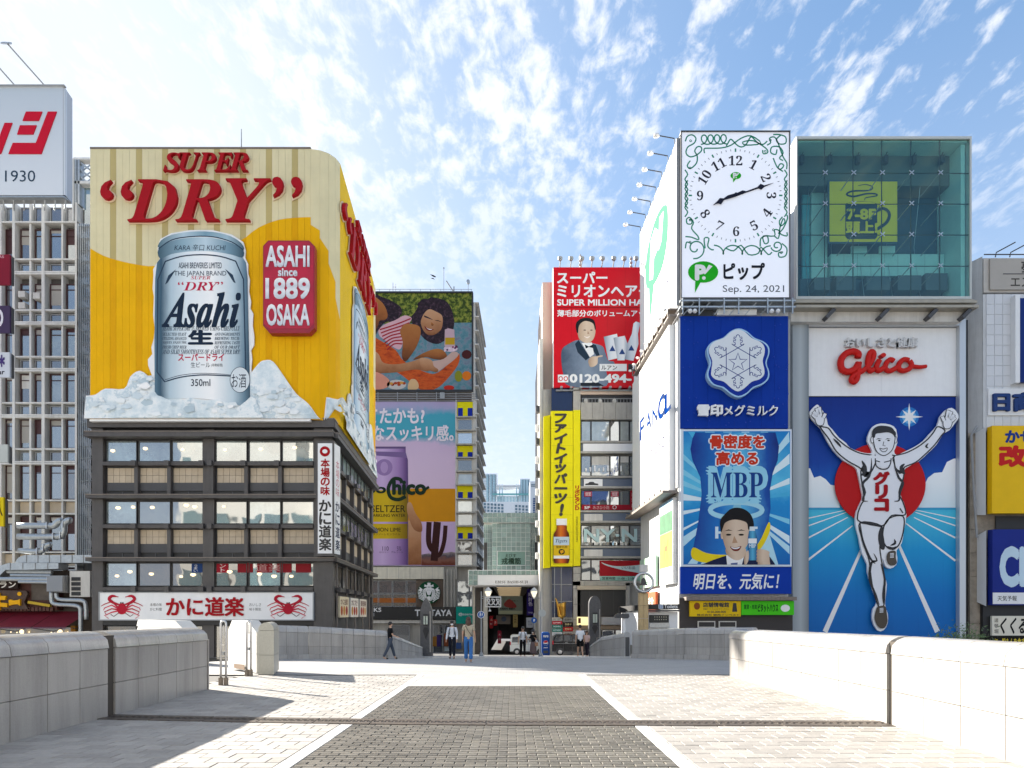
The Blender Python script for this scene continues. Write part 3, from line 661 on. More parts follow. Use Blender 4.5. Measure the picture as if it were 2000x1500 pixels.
# side face
fs = Face((-10.32, 39.1), (-11.2, 55.0)); LS = fs.L
def zk(py): return EZ+(1200-py)/F*39
ob('pier', MB().fb(fs, 0, -5, .75, 12.4, -.3, .02), KF, kb); ob('pier', MB().fb(fs, LS-.8, -5, LS, 12.4, -.3, .02), KF, kb)
for y0, y1, d_ in ((848, 857, .42), (969, 975, .35), (1091, 1097, .35), (823, 836, .25)):
    ob('floor_edge', MB().fb(fs, -.3, zk(y1), LS+.3, zk(y0), -.2, d_), KF, kb); ob('edge_trim', MB().fb(fs, -.3, zk(y0), LS+.35, zk(y0)+.05, -.2, d_+.04), KT, kb)
nb = 5; bw = (LS-1.6)/nb
for i in range(nb):
    a0, a1 = .8+i*bw+.08, .8+(i+1)*bw-.08
    for r, (y0, y1) in enumerate(WR):
        window(fs, (a0, zk(y0), a1, zk(y1)), kb, KGL[r], n=-.15, loc=True, mull=1)
        ob('sill_beam', MB().fb(fs, a0-.1, zk(y1+9), a1+.1, zk(y1+2), -.2, .16), KF, kb); ob('bracket', MB().fb(fs, a0-.2, zk(y1+11), a0+.08, zk(y1+1), .165, .36), KF, kb)
    for (y0, y1, y2, y3) in ((913, 942, 958, 969), (1034, 1062, 1079, 1091)):
        for j in range(4): ob('tile', MB().fb(fs, a0+(a1-a0)*j/4+.01, zk(y1), a0+(a1-a0)*(j+1)/4-.01, zk(y0), -.25, -.14), KP, kb)
        ob('spandrel', MB().fb(fs, a0, zk(y2), a1, zk(y1), -.25, -.12), KG, kb); ob('fin', MB().fb(fs, a0-.12, zk(y3), a0+.1, zk(y0-2), -.25, .12), KF, kb)
for i, c in enumerate(('#e9d9b8', '#f0e7da', '#e7dccb')):
    a0 = 1.5+i*3.6; ob('menu_board', MB().fb(fs, a0, zk(1206), a0+2.9, zk(1163), .05, .16), C(c), kb)
    for q in range(3): ob('menu_dish', MB().prism(fs, ell(a0+.6+q*.8, zk(1192), .34, .3, 10), .163), C(('#b5542a', '#c78a3b', '#a3312a')[(i+q) % 3]), kb)
    tx(fs, ('かに会席', 'かにすき', '御昼膳')[i], (a0+.3, zk(1167), a0+2.5, zk(1180)), .163, C('#5a1018'), kb, loc=True, off=.02)
for i in range(5): ob('downpipe', MB().tube([fs.p(.9+i*3.1, -4, .1), fs.p(.9+i*3.1, zk(1097), .1)], .05), KT, kb)
# long white sign
t = thing('fascia_sign', 'long white sign with two red crabs and red brush lettering above the parapet', 'sign', (-17, 38.6, 1.5))
f = Face(38.75)
ob('board', MB().pb(f, 195, 1158, 611, 1210, -.25, 0), WHITE, t); ob('frame', MB().pb(f, 193, 1156, 613, 1158, -.26, .03).pb(f, 193, 1210, 613, 1212, -.26, .03).pb(f, 193, 1158, 195, 1210, -.26, .03).pb(f, 611, 1158, 613, 1210, -.26, .03), GREY, t)
tx(f, 'かに道楽', (326, 1167, 476, 1203), .02, RED2, t, n1=.06, off=.03, each=True, name='letter')
tx(f, '本場の味', (293, 1178, 316, 1184), .005, BLACK, t); tx(f, 'かに料理', (293, 1187, 316, 1193), .005, BLACK, t)
tx(f, 'おいしさ', (487, 1178, 510, 1184), .005, BLACK, t); tx(f, '味十脚気', (487, 1187, 510, 1193), .005, BLACK, t)
CR = C('#b8142f'); CR2 = C('#d8405a')
def crab(fc, cx, cy, s, t, n=.006, mp=None):
    c = ob('crab', MB().pp(fc, smooth([(cx-9*s, cy+2*s), (cx-5*s, cy-7*s), (cx, cy-9*s), (cx+5*s, cy-7*s), (cx+9*s, cy+2*s), (cx+7*s, cy+10*s), (cx, cy+13*s), (cx-7*s, cy+10*s)], 3), n, n+.03), CR, t)
    for q in (-1, 1):
        for k in range(4):
            a = -8+k*6
            ob('leg', MB().rib(fc, [(cx+q*8*s, cy+(k*2.4-1)*s), (cx+q*20*s, cy+(a-4+k)*s), (cx+q*34*s, cy+(a+1+k*1.5)*s), (cx+q*(41-k*5)*s, cy+(a+5+k*2)*s)], 2.9*s*.029, n+.002+k*.002, n+.02+k*.002, taper=lambda u: 1-.7*u), CR2 if k % 2 else CR, c)
        ob('claw', MB().rib(fc, smooth([(cx+q*5*s, cy-6*s), (cx+q*17*s, cy-10*s), (cx+q*25*s, cy-17*s), (cx+q*19*s, cy-23*s), (cx+q*7*s, cy-21*s)], 3, False), 4.6*s*.029, n+.01, n+.032, taper=lambda u: .55+.8*sin(pi*u)*.9 if u < .9 else .3), CR, c)
        ob('eye', MB().pp(fc, ell(cx+q*2*s, cy-9.5*s, 1.1*s, 1.6*s, 8), n+.012, n+.036), BLACK, c)
        ob('thin_leg', MB().rib(fc, [(cx+q*6*s, cy+10*s), (cx+q*16*s, cy+17*s), (cx+q*22*s, cy+13*s)], 1.2*s*.029, n+.004, n+.012), C('#5a1a20'), c)
crab(f, 238.5, 1187, 1.0, t); crab(f, 563, 1187, 1.0, t)
# vertical corner sign
t = thing('vertical_sign', 'tall white two sided corner sign with red and black brush lettering', 'sign', (-10.6, 38.4, 5))
f = Face(38.3)
ob('case', MB().pb(f, 617, 861, 652, 1086, -.7, 0), KF, t)
ob('face_panel', MB().pb(f, 621, 866, 649, 1081, .001, .03), WHITE, t)
ob('emblem', MB().pp(f, ell(635, 882, 10, 10), .034, .05), RED2, t); ob('emblem_inner', MB().pp(f, ell(635, 882, 5, 4), .052, .06), WHITE, t)
tx(f, '本場の味', (627, 896, 644, 968), .034, RED2, t, vert=True, n1=.05, off=.03, each=True, name='letter'); tx(f, 'かに道楽', (624, 975, 647, 1076), .034, BLACK, t, vert=True, n1=.05, off=.035, each=True, name='letter')
f2 = Face((f.q(652.6, 1000)[0], 38.3), (f.q(652.6, 1000)[0]+.12, 39.2)); zz = lambda py: f.q(0, py)[1]
ob('face_panel', MB().fb(f2, .06, zz(1081), .84, zz(866), -.02, .02), WHITE, t); tx(f2, '本場の味', (.2, zz(896), .7, zz(968)), .024, C('#d88a95'), t, vert=True, loc=True); tx(f2, 'かに道楽', (.15, zz(975), .75, zz(1076)), .024, C('#39405a'), t, vert=True, loc=True, off=.03)

# ---- beer billboard wrapping the upper floors
t = thing('wrapped_billboard', 'huge amber and cream corner billboard with a silver can on ice above the restaurant', 'billboard', (-17, 38.5, 12.5))
d = 38.5; a_l = (176-1000)/F*d; arc = [(-11.35+1.35*sin(b), 39.85-1.35*cos(b)) for b in [pi/2*i/6*.965 for i in range(7)]]
pts = [(a_l, d)]+arc+[(-11.0, 55.0)]
pf = PathFace(pts, a_l, d); AEND = pf.a[-1]; ACOR = pf.a[1]; ASIDE = pf.a[7]
ZT, ZB = 27.75, 12.5
AMB = ribmat('amber_mesh', (.95, .50, .003), 9, .25); AMB2 = ribmat('amber_mesh_dark', (.93, .455, .002), 9, .4)
CRM = ribmat('cream_mesh', (.90, .80, .50), 9, .4); CRM2 = ribmat('cream_mesh_dark', (.62, .50, .22), 9, .4); YEL = ribmat('yellow_mesh', (.95, .62, .006), 9, .4)
ob('backing', MB().hexa([(a_l, 38.8, ZB+.1), (-10.6, 38.8+.6, ZB+.1), (-11.3, 54.9, ZB+.1), (a_l, 54.9, ZB+.1), (a_l, 38.8, ZT-.1), (-10.6, 39.4, ZT-.1), (-11.3, 54.9, ZT-.1), (a_l, 54.9, ZT-.1)]), GREY, t)
bnd = smooth([(176, 485), (201, 499), (232, 509), (270, 517), (307, 519), (400, 500), (471, 469), (502, 446), (541, 430), (580, 425), (615, 425), (633, 436)], 4, False)
def zbound(a):
    x = a/d*F+1000
    for (x0, y0), (x1, y1) in zip(bnd, bnd[1:]):
        if x0 <= x <= x1: return f_.q(0, y0+(y1-y0)*(x-x0)/(x1-x0))[1]
    return None
f_ = Face(d)
a = a_l; i = 0; ytr = 633
while a < AEND-.01:
    front = a < ACOR-.01; w_ = (.34 if i % 4 == 3 else .375) if front else (.5 if a < ASIDE else .62)
    b = min(a+w_, AEND) if not (a < ACOR < a+w_) else ACOR
    x_mid = (a+b)/2/d*F+1000; dark = front and i % 4 == 3
    if a < ACOR-.001:
        za, zb_ = zbound(a+.001) or f_.q(0, 430)[1], zbound(b-.001) or f_.q(0, 436)[1]
    else:
        u_ = min(1, max(0, ((a+b)/2-ACOR)/(ASIDE-ACOR)*.85)); z_ = f_.q(0, 436+ (1-cos(u_*pi/2))*230)[1]; u2 = min(1, max(0, (b-ACOR)/(ASIDE-ACOR)*.85)); za = z_; zb_ = f_.q(0, 436+(1-cos(u2*pi/2))*230)[1]
    def col(q0, z0, z1, z2, z3, m_, nm='mesh_panel'):
        ob(nm, MB().hexa([pf.p(a+.003, z0, 0), pf.p(b-.003, z1, 0), pf.p(b-.005, z1, -.1), pf.p(a+.005, z0, -.1), pf.p(a+.005, z2, 0), pf.p(b-.005, z3, 0), pf.p(b-.005, z3, -.1), pf.p(a+.005, z2, -.1)]), m_, t)
    if a < ACOR+(ASIDE-ACOR)*.78:
        col(0, ZB, ZB, za, zb_, AMB2 if dark else AMB); col(0, za, zb_, ZT, ZT, CRM2 if dark else CRM)
    elif a > AEND-1.6: col(0, ZB, ZB, 19.5, 19.5, AMB); col(0, 19.5, 19.5, ZT, ZT, CRM)
    else: col(0, ZB, ZB, ZT, ZT, YEL)
    a = b; i += 1
ob('bottom_trim', MB().fb(pf, a_l, ZB-.12, ACOR, ZB-.005, -.3, .06), WHITE, t); ob('top_trim', MB().fb(pf, a_l, ZT+.005, ACOR, ZT+.1, -.3, .03), KT, t)
ob('soffit', MB().add([(a_l, d, ZB-.01), (-11.4, d, ZB-.01), (-10.2, 39.6, ZB-.01), (-11.1, 55, ZB-.01), (a_l, 55, ZB-.01)], [(0, 1, 2, 3, 4)]), KG, t)
OUTC = mat('letter_cream', (.80, .62, .42), rough=.5, k=1)
CANM = ramp_mat('can_silver', [(0, '#5f7f93'), (.07, '#3d5a6e'), (.17, '#b9cdd9'), (.34, '#e9f2f7'), (.6, '#ffffff'), (.82, '#c4d6e0'), (.94, '#6d8a9d'), (1, '#324c5e')], axis=0, rough=.4, noise_=.08, nscale=1.2, stretch=(1, 1, .2))
CANL = ramp_mat('can_rim', [(0, '#51717f'), (.3, '#b9d0dc'), (.55, '#7fa3b5'), (.8, '#a7c2d0'), (1, '#3c5867')], axis=0)
CANS = ramp_mat('can_silver_side', [(0, '#8fb4d4'), (.25, '#cfe2f0'), (.6, '#eef5fa'), (.85, '#9dbdd2'), (1, '#50708a')], axis=1)
ICE = ramp_mat('ice_print', [(0, '#7892a4'), (.3, '#c4d6e0'), (.45, '#e2edf2'), (.55, '#f6fafb'), (.62, '#c4d6e0'), (.7, '#f2f7f9'), (1, '#a8bfcc')], axis=None, noise_=1.5, nscale=.6)
CNAVY = C('#14283f'); CRED = C('#c4204a'); CLINE = C('#2b3f55')
def beer_art(fc, mp, t, side=False, R=None):
    """printed and cut-out artwork; mp maps photo px of the front face to the face's own metres"""
    def P(nm, pts, m_, n0, n1=None, parent=None): return ob(nm, MB().pp(fc, pts, n0, n1, mp), m_, parent or t)
    zz = Z(280, 440, 3.947); z4 = Z(170, 270, 2.586)
    B = lambda x0, y0, x1, y1: [*zz([(x0, y0)])[0], *zz([(x1, y1)])[0]]
    for s_, bx in (('S', (324, 305, 358, 341)), ('U', (356, 305, 395, 341)), ('P', (390, 305, 426, 340)), ('E', (423, 305, 458, 340)), ('R', (451, 305, 489, 340)),
                   ('D', (255, 357, 351, 437)), ('R', (348, 357, 435, 437)), ('Y', (445, 355, 532, 437)), ('“', (202, 358, 265, 395)), ('”', (535, 352, 593, 390))):
        tx(fc, s_, bx, .10, RED2, t, n1=.32, st='i', off=.0, each=True, name='letter', back=OUTC, mp=mp, boff=.016)
    # ice mounds with white cut edge
    L_ = smooth(z4([(2, 1310), (50, 1305), (100, 1275), (195, 1275), (225, 1215), (275, 1185), (330, 1225), (380, 1260)]), 3, False)
    R_2 = smooth(z4([(800, 1240), (870, 1150), (905, 1132), (945, 1140), (1000, 1215), (1060, 1300), (1120, 1350), (1165, 1416)]), 3, False)
    bot = z4([(1165, 1418), (0, 1418)])
    ice = L_+z4([(500, 1330), (650, 1345)])+R_2+bot
    grow = lambda pts, k: [(x, y-k) for x, y in pts]
    P('ice_edge', grow(L_+z4([(500, 1330), (650, 1345)])+R_2, 2.5)+z4([(1175, 1418), (-8, 1418)]), WHITE, .06, .14)
    ic = P('ice_pile', ice, ICE, .145, .16)
    # silhouette of the can
    can = zz([(130, 190), (150, 130), (230, 85), (370, 62), (540, 62), (680, 95), (765, 150), (782, 200), (775, 260), (800, 300), (812, 420), (822, 900), (832, 1330), (760, 1400), (600, 1360), (430, 1340), (250, 1345), (140, 1340), (100, 1290), (98, 900), (104, 420), (118, 300), (142, 270), (130, 230)])
    edge = zz([(118, 190), (140, 118), (225, 72), (370, 48), (540, 48), (690, 82), (778, 140), (796, 205), (792, 260), (815, 310), (815, 380), (828, 430), (822, 520), (838, 600), (832, 650), (855, 690), (850, 780), (862, 860), (862, 930), (838, 970), (846, 1040), (840, 1100), (838, 1340), (760, 1410), (600, 1370), (430, 1350), (250, 1355), (90, 1330), (70, 1200), (75, 1160), (48, 1090), (46, 1040), (80, 1000), (72, 950), (92, 880), (98, 800), (86, 700), (92, 560), (82, 500), (88, 400), (86, 350), (108, 310), (135, 270)])
    P('can_edge', edge, WHITE, .07, .15)
    cn = P('can', can, CANS if side else CANM, .165, .18)
    S = lambda nm, pts, m_, n0, n1=None: P(nm, pts, m_, n0, n1, cn)
    S('rim', smooth(zz([(128, 185), (150, 130), (230, 88), (370, 64), (540, 64), (680, 97), (765, 152), (782, 200), (690, 145), (540, 105), (370, 105), (230, 130)]), 3), CANL, .184)
    S('neck', smooth(zz([(130, 195), (230, 135), (370, 110), (540, 110), (690, 150), (780, 205), (772, 262), (690, 240), (540, 215), (370, 215), (230, 235), (142, 270)]), 3), ramp_mat('can_neck', [(0, '#3d5a6a'), (.3, '#93b2c2'), (.55, '#c5d9e4'), (.8, '#7d9eb0'), (1, '#35505f')], axis=1 if side else 0), .183)
    wv = lambda pts, w_, m_=CLINE, n=.187: S('line', smooth(pts, 4, False), m_, n) if 0 else ob('line', MB().rib(fc, smooth(pts, 4, False), w_, n, m=mp), m_, cn)
    wv(zz([(130, 195), (230, 128), (370, 102), (540, 102), (690, 142), (782, 205)]), .06)
    ob('line', MB().rib(fc, zz([(118, 1140), (125, 430), (182, 292)])+smooth(zz([(182, 292), (300, 254), (450, 240), (600, 252), (722, 290)]), 3, False)+zz([(722, 290), (782, 430), (800, 1140), (735, 1175)])+smooth(zz([(735, 1175), (600, 1166), (450, 1163), (300, 1180), (178, 1215)]), 3, False)+zz([(118, 1140)]), .07, .187, m=mp), CLINE, cn)
    wv(zz([(180, 1200), (300, 1165), (450, 1150), (600, 1155), (700, 1165)]), .03)
    def A(s_, b, st_='n', m_=CNAVY, off=0., **k): tx(fc, s_, B(*b), .19, m_, cn, st=st_, off=off, mp=mp, name='print', **k)
    A('KARA 辛口 KUCHI', (252, 160, 645, 210), m_=CLINE, shear=.15); A('THE JAPAN BRAND', (250, 365, 650, 412), m_=CLINE); A('SUPER', (378, 403, 528, 430), 'i', CRED)
    A('ASAHI BREWERIES LIMITED', (285, 300, 615, 345), m_=CLINE, off=.01)
    A('“DRY”', (278, 448, 625, 515), 'i', CRED)
    # the large italic wordmark
    tx(fc, 'Asahi', B(158, 532, 758, 796), .191, CNAVY, cn, st='i', off=.022, mp=mp, name='wordmark', shear=.12)
    for k_, (y, tt) in enumerate(((805, 'ASAHI SUPER DRY IS BREWED USING CAREFULLY'), (985, 'AND SILKY SMOOTHNESS OF ASAHI SUPER DRY!'))): A(tt, (160, y-18, 755, y+18), 'i', CLINE)
    for k_ in range(4):
        y = 850+k_*33; A(('SELECTED YEAST', 'UTILIZING ADVANCED', 'NIQUES, ENJOY THE', 'FRESH CRISP BEER')[k_], (160, y-12, 345, y+12), 'i', CLINE); A(('AND INGREDIENTS', 'BREWING TECH-', 'REFRESHING TASTE', 'OF OUR DRAFT')[k_], (560, y-12, 755, y+12), 'i', CLINE)
    A('生', (365, 822, 540, 925), off=.05); A('スーパードライ', (282, 1000, 632, 1055), m_=CRED, off=.03); A('生ビール', (378, 1065, 525, 1105)); A('(非熱処理)', (535, 1075, 622, 1102)); A('350ml', (380, 1195, 527, 1248), off=.01)
    S('roundel', zz(ell(755, 1200, 78, 100, 24)), C('#dfe8ee'), .192); ob('ring', MB().rib(fc, zz(ell(755, 1200, 76, 98, 24)), .03, .194, closed=True, m=mp), CLINE, cn); tx(fc, 'お酒', B(690, 1155, 802, 1262), .196, CNAVY, cn, mp=mp, name='print')
    for pts in ([(180, 470), (205, 400), (265, 352), (235, 400), (200, 455)], [(722, 460), (700, 395), (640, 348), (672, 398), (705, 450)]): S('ornament', zz(pts), CLINE, .19)
    # ice shards in front of the can
    ob('ice_front', MB().pp(fc, z4([(160, 1340), (230, 1310), (330, 1295), (385, 1310), (470, 1350), (520, 1315), (600, 1330), (680, 1325), (740, 1350), (755, 1378), (800, 1340), (850, 1310), (900, 1416), (150, 1416)]), .188, .21, mp), ICE, t)
    rn = random.Random(3)
    for k_ in range(70):
        x, y = rn.choice([(rn.uniform(40, 360), rn.uniform(1300, 1400)), (rn.uniform(380, 760), rn.uniform(1340, 1405)), (rn.uniform(850, 1080), rn.uniform(1250, 1400)), (rn.uniform(240, 330), rn.uniform(1220, 1300))])
        r_ = rn.uniform(10, 42); ang = rn.uniform(0, pi)
        pts = [(x+r_*rn.uniform(.6, 1)*cos(ang+q*2*pi/5), min(1412, y+r_*.6*rn.uniform(.5, 1)*sin(ang+q*2*pi/5))) for q in range(5)]
        ob('ice_facet', MB().pp(fc, z4(pts), .213+k_*.0012, None, mp), C(rn.choice(['#d4e2ea', '#ffffff', '#c0d2dc', '#eaf2f6', '#dce8ee', '#f4f9fb'])), ic)
beer_art(pf, pf.q, t)
qx = lambda px, py: (ASIDE-.5+(px-190)/(612-190)*(AEND-ASIDE+.2), f_.q(0, py)[1])
beer_art(pf, qx, t, side=True)
# octagonal plaque
z5 = Z(280, 440, 3.947); ocp = [(950, 200), (990, 158), (1300, 158), (1342, 200), (1342, 820), (1300, 862), (1000, 862), (950, 805)]
pl = ob('plaque', MB().pp(f_, z5(ocp), .1, .55), mat('plaque_red', (.30, .004, .02), rough=.35, k=1, var=.2, scale=.7), t)
ob('plaque_face', MB().pp(f_, z5([(958, 205), (994, 168), (1296, 168), (1334, 205), (1334, 790), (1296, 828), (1000, 828), (958, 790)]), .552, .56), mat('plaque_face', (.46, .004, .03), rough=.3, k=1, var=.3, scale=.5), pl)
PLM = ramp_mat('plaque_letter', [(0, '#c9cdd6'), (.4, '#eef0f4'), (.6, '#d3d6de'), (1, '#ffffff')], axis=2, rough=.35)
for s_, b in (('ASAHI', (975, 205, 1302, 358)), ('since', (1068, 375, 1210, 430)), ('1889', (975, 450, 1303, 600)), ('OSAKA', (980, 650, 1302, 802))):
    tx(f_, s_, [*z5([b[:2]])[0], *z5([b[2:]])[0]], .562, PLM, pl, n1=.6, off=.035, name='lettering')
t = thing('antenna_rod', 'thin lightning rod rising above the amber billboard', 'antenna', (-15.3, 40, ZT)); x_ = (471.5-1000)/F*40
ob('rod', MB().tube([(x_, 40, ZT-.3), (x_, 40, EZ+(1200-252)/F*40)], [.05, .02], 6), GREY, t); ob('rod_base', MB().box(x_-.12, 39.88, ZT-.1, x_+.12, 40.12, ZT+.3), GREY, t)

# ================================================================ BUILDING WITH THE TWO BIG PICTURE BILLBOARDS (left of the arcade)
DW = 80.0; fw_ = Face(DW); CONC = mat('warm_concrete', (.46, .44, .39), rough=.75, var=.12, scale=.6, k=1, dirt=.3); CONC2 = mat('pale_tile', (.62, .60, .55), rough=.6, var=.08, k=1, dirt=.25)
GZW = gz(DW)
t = bw_ = thing('shop_building', 'pale concrete shop building with blue and yellow window panels beside the arcade', 'building', (-9, DW, GZW))
XW0, XW1 = fw_.q(650, 0)[0], fw_.q(928, 0)[0]
def wz(py, fc=fw_): return fc.q(0, py)[1]
ob('wall', MB().box(XW0, DW+.3, GZW-1, XW1, DW+13, wz(782)), CONC, t)
fws = Face((XW1, DW+.02), (XW1+.35, DW+13)); 
ob('side_wall', MB().fb(fws, 0, GZW, fws.L, wz(590), -.4, 0), CONC2, t)
for i, py in enumerate(range(592, 1110, 27)):
    ob('ledge', MB().fb(fws, -.3, wz(py)-.12, fws.L, wz(py), .003, .45), CONC2, t)
    for j in range(5): window(fws, (.6+j*2.5, wz(py)-1.05, 2.4+j*2.5, wz(py)-.2), t, GLD, GREY, .07, .05, .04, loc=True)
ob('pilaster', MB().pb(fw_, 924, 782, 931, 1131, -.3, .12), CONC2, t); ob('pilaster', MB().pb(fw_, 889.5, 782, 892.5, 1131, -.3, .12), CONC2, t)
cells = [(785, 815, 'T'), (818, 841, 'd'), (844, 868, 's'), (871, 894, 'T'), (897, 921, 'd'), (924, 947, 'b'), (949, 974, 'T'), (977, 1001, 'b'), (1003, 1027, 'g'), (1029, 1053, 'T'), (1056, 1079, 'p'), (1082, 1105, 'p')]
YS, BS = C('#f0e300'), C('#0b2a9e')
for y0, y1, k_ in cells:
    ob('floor_edge', MB().pb(fw_, 891, y1, 930, y1+2.2, -.2, .5), CONC, t)
    if k_ == 'T':
        p_ = ob('yellow_panel', MB().pb(fw_, 893, y0, 923.5, y1, -.1, 0), YS, t)
        for x0, x1 in ((894.5, 904), (913.5, 923)): ob('blue_panel', MB().pb(fw_, x0, y0+12, x1, y1-.5, .004, .03), BS, p_)
    else:
        window(fw_, (893, y0, 923.5, y1), t, {'d': GLD, 's': GLS, 'b': GLB, 'g': glass('glass_grey', (.2, .2, .18), .2), 'p': glass('glass_brown', (.10, .07, .06), .2, var=.9, scale=2)}[k_], C('#d8d4c8'), .12, -.05, .1)
ob('white_band', MB().pb(fw_, 712, 1108, 867, 1131, -.3, .25), mat('cream_panel', (.66, .62, .50), rough=.6, var=.08, k=1, dirt=.2), t)
for x in range(735, 866, 22): ob('band_joint', MB().pb(fw_, x, 1108, x+.7, 1131, .252, .26), CONC, t)
for i, x in enumerate((868, 874, 882, 888)): ob('downpipe', MB().tube([fw_.p(fw_.q(x, 0)[0], wz(1188), .25), fw_.p(fw_.q(x, 0)[0], wz(1112), .25)], .1), CONC, t)
for i in range(4):
    for r in range(2): window(fw_, (712+i*27.5, 1134+r*26, 738.5+i*27.5, 1159+r*26), t, GLW if r else glass('glass_room', (.06, .035, .03), .15, var=.9, scale=1), GREY, .06, -.1, .08)
ob('counter', MB().pb(fw_, 724, 1168, 812, 1177, -.08, -.03), C('#a8622a'), t)
ob('brown_wall', MB().pb(fw_, 813, 1132, 866, 1186, -.2, .05), mat('brown_wall', (.12, .085, .06), rough=.7, k=1), t)
for r in range(2): window(fw_, (893, 1134+r*26, 916, 1159+r*26), t, GLD, GREY, .06, -.1, .08); window(fw_, (917, 1134+r*26, 925, 1159+r*26), t, GLD, GREY, .06, -.1, .08)
ob('fascia', MB().pb(fw_, 700, 1185.5, 890, 1210, -.2, .5), mat('fascia_black', (.02, .02, .02), rough=.35, k=1), t)
tx(fw_, 'TSUTAYA', (812, 1191, 883, 1203), .51, WHITE, t, n1=.56, off=.03, each=True, name='letter'); tx(fw_, 'STARBUCKS', (672, 1187, 746, 1195), .51, WHITE, t, off=.02); tx(fw_, 'COFFEE', (700, 1198, 733, 1203), .51, WHITE, t)
ob('lintel', MB().pb(fw_, 700, 1211, 890, 1217, -.2, .3), CONC2, t)
for x0, x1 in ((760, 800), (846, 866), (868, 889)): window(fw_, (x0, 1220, x1, 1280), t, GLD, GREY, .08, -.1, .08)
ob('door', MB().pb(fw_, 868, 1238, 879, 1272, .0, .03), C('#cfe0e6'), t); ob('notice', MB().pb(fw_, 891, 1255, 901, 1267, .0, .05), C('#4a6aa8'), t)
ob('stone_pier', MB().pb(fw_, 905, 1218, 932, 1282, -.2, .15), mat('brown_stone', (.17, .13, .09), rough=.5, var=.3, scale=2, k=1), t)
for i, (x, c) in enumerate(((850, '#9a6b2a'), (858, '#3a2a66'), (872, '#8a4a2a'))): ob('display', MB().pb(fw_, x-4, 1243-i*3, x+4, 1262, .1, .5), C(c), t)
# teal sign
s_ = thing('teal_sign', 'teal rectangular shop sign with small white lettering left of the arcade', 'sign', (fw_.q(912, 0)[0], DW, wz(1218))); ob('board', MB().pb(fw_, 892, 1185, 932, 1218, .6, .9), C('#0aa592'), s_); tx(fw_, '@cosme', (897, 1197, 926, 1203), .905, WHITE, s_, off=.02)
# round green sign: white crowned mermaid mark
s_ = thing('round_sign', 'round green coffee shop disc with a white crowned figure', 'sign', (fw_.q(839, 0)[0], DW, wz(1180)))
cx, cy, r = 839, 1157.5, 22
ob('disc', MB().pp(fw_, ell(cx, cy, r, r, 32), .3, .6), C('#0a4a2c'), s_)
q_ = lambda pts: [(cx+x*r, cy+y*r) for x, y in pts]
for sg in (-1, 1):
    for k_ in range(5): ob('tail_line', MB().rib(fw_, smooth(q_([(sg*(.98-.02*k_), .05+.13*k_-.1), (sg*(.72-.03*k_), .02+.15*k_), (sg*(.58-.06*k_), .14+.17*k_)]), 3, False), .09, .605+.001*k_), WHITE, s_)
    for k_ in range(4): ob('hair_line', MB().rib(fw_, smooth(q_([(sg*(.10+.09*k_), -.5+.05*k_), (sg*(.30+.08*k_), -.1), (sg*(.26+.07*k_), .3), (sg*(.14+.11*k_), .75-.05*k_)]), 3, False), .075, .606+.001*k_), WHITE, s_)
    ob('fin', MB().pp(fw_, q_([(sg*.55, -.28), (sg*.85, -.5), (sg*.8, -.3), (sg*.98, -.2), (sg*.78, -.1), (sg*.7, .02)]), .607), WHITE, s_)
ob('face', MB().pp(fw_, q_([(-.2, -.45), (.2, -.45), (.24, -.1), (.13, .18), (0, .26), (-.13, .18), (-.24, -.1)]), .612), WHITE, s_)
ob('crown', MB().pp(fw_, q_([(-.42, -.5), (-.38, -.72), (-.2, -.62), (-.12, -.72), (-.16, -.86), (-.04, -.82), (0, -.95), (.04, -.82), (.16, -.86), (.12, -.72), (.2, -.62), (.38, -.72), (.42, -.5)]), .614), WHITE, s_)
ob('chest', MB().pp(fw_, q_([(-.18, .4), (0, .32), (.18, .4), (.1, .72), (-.1, .72)]), .614), WHITE, s_)
for x in (-.09, .09): ob('eye', MB().pp(fw_, ell(cx+x*r, cy-.2*r, .9, .5, 8), .62), C('#0a4a2c'), s_)

# upper LED billboard: two friends lying on cushions in a garden
def pboard(name, label, fc, bx, th, fm, cat='billboard', edge=1.5):
    t = thing(name, label, cat, tuple(fc.p(fc.q((bx[0]+bx[2])/2, bx[3])[0], fc.q(0, bx[3])[1])))
    ob('case', MB().pb(fc, *bx, -th, 0), fm, t); return t
t = pboard('picture_billboard', 'upper picture billboard of two friends lying on orange cushions, on the roof', fw_, (700, 572, 924, 766), .8, BLACK)
zc_ = Z(700, 540, 5.769)
HEDGE = ramp_mat('hedge_print', [(0, '#141c08'), (.42, '#3a4a14'), (.55, '#6c7a28'), (.7, '#95963a'), (1, '#5a3a20')], axis=None, noise_=2.0, nscale=2.2)
FLK = ramp_mat('hair_print', [(0, '#120a12'), (.5, '#2a1a24'), (.75, '#4a3440'), (1, '#6a5058')], axis=None, noise_=2.0, nscale=3)
SK1, SK2 = ramp_mat('skin_print', [(0, '#5e3014'), (.5, '#9c5c2c'), (1, '#b07038')], noise_=.9, nscale=.5), ramp_mat('skin_print2', [(0, '#8a5430'), (.5, '#b8825a'), (1, '#c89a74')], noise_=.9, nscale=.5)
ORG = ramp_mat('cushion_print', [(0, '#7a2408'), (.42, '#c04a14'), (.6, '#cf5a1c'), (1, '#6e2006')], axis=None, noise_=2.2, nscale=.8, stretch=(1, 1, 3))
def PZ(t, nm, pts, m_, n, sm=True, zf=None, fc=fw_): return ob(nm, MB().pp(fc, smooth((zf or zc_)(pts), 4) if sm else (zf or zc_)(pts), n), m_, t)
PZ(t, 'hedge', [(-20, 190), (1282, 190), (1282, 560), (-20, 560)], HEDGE, .01, False)
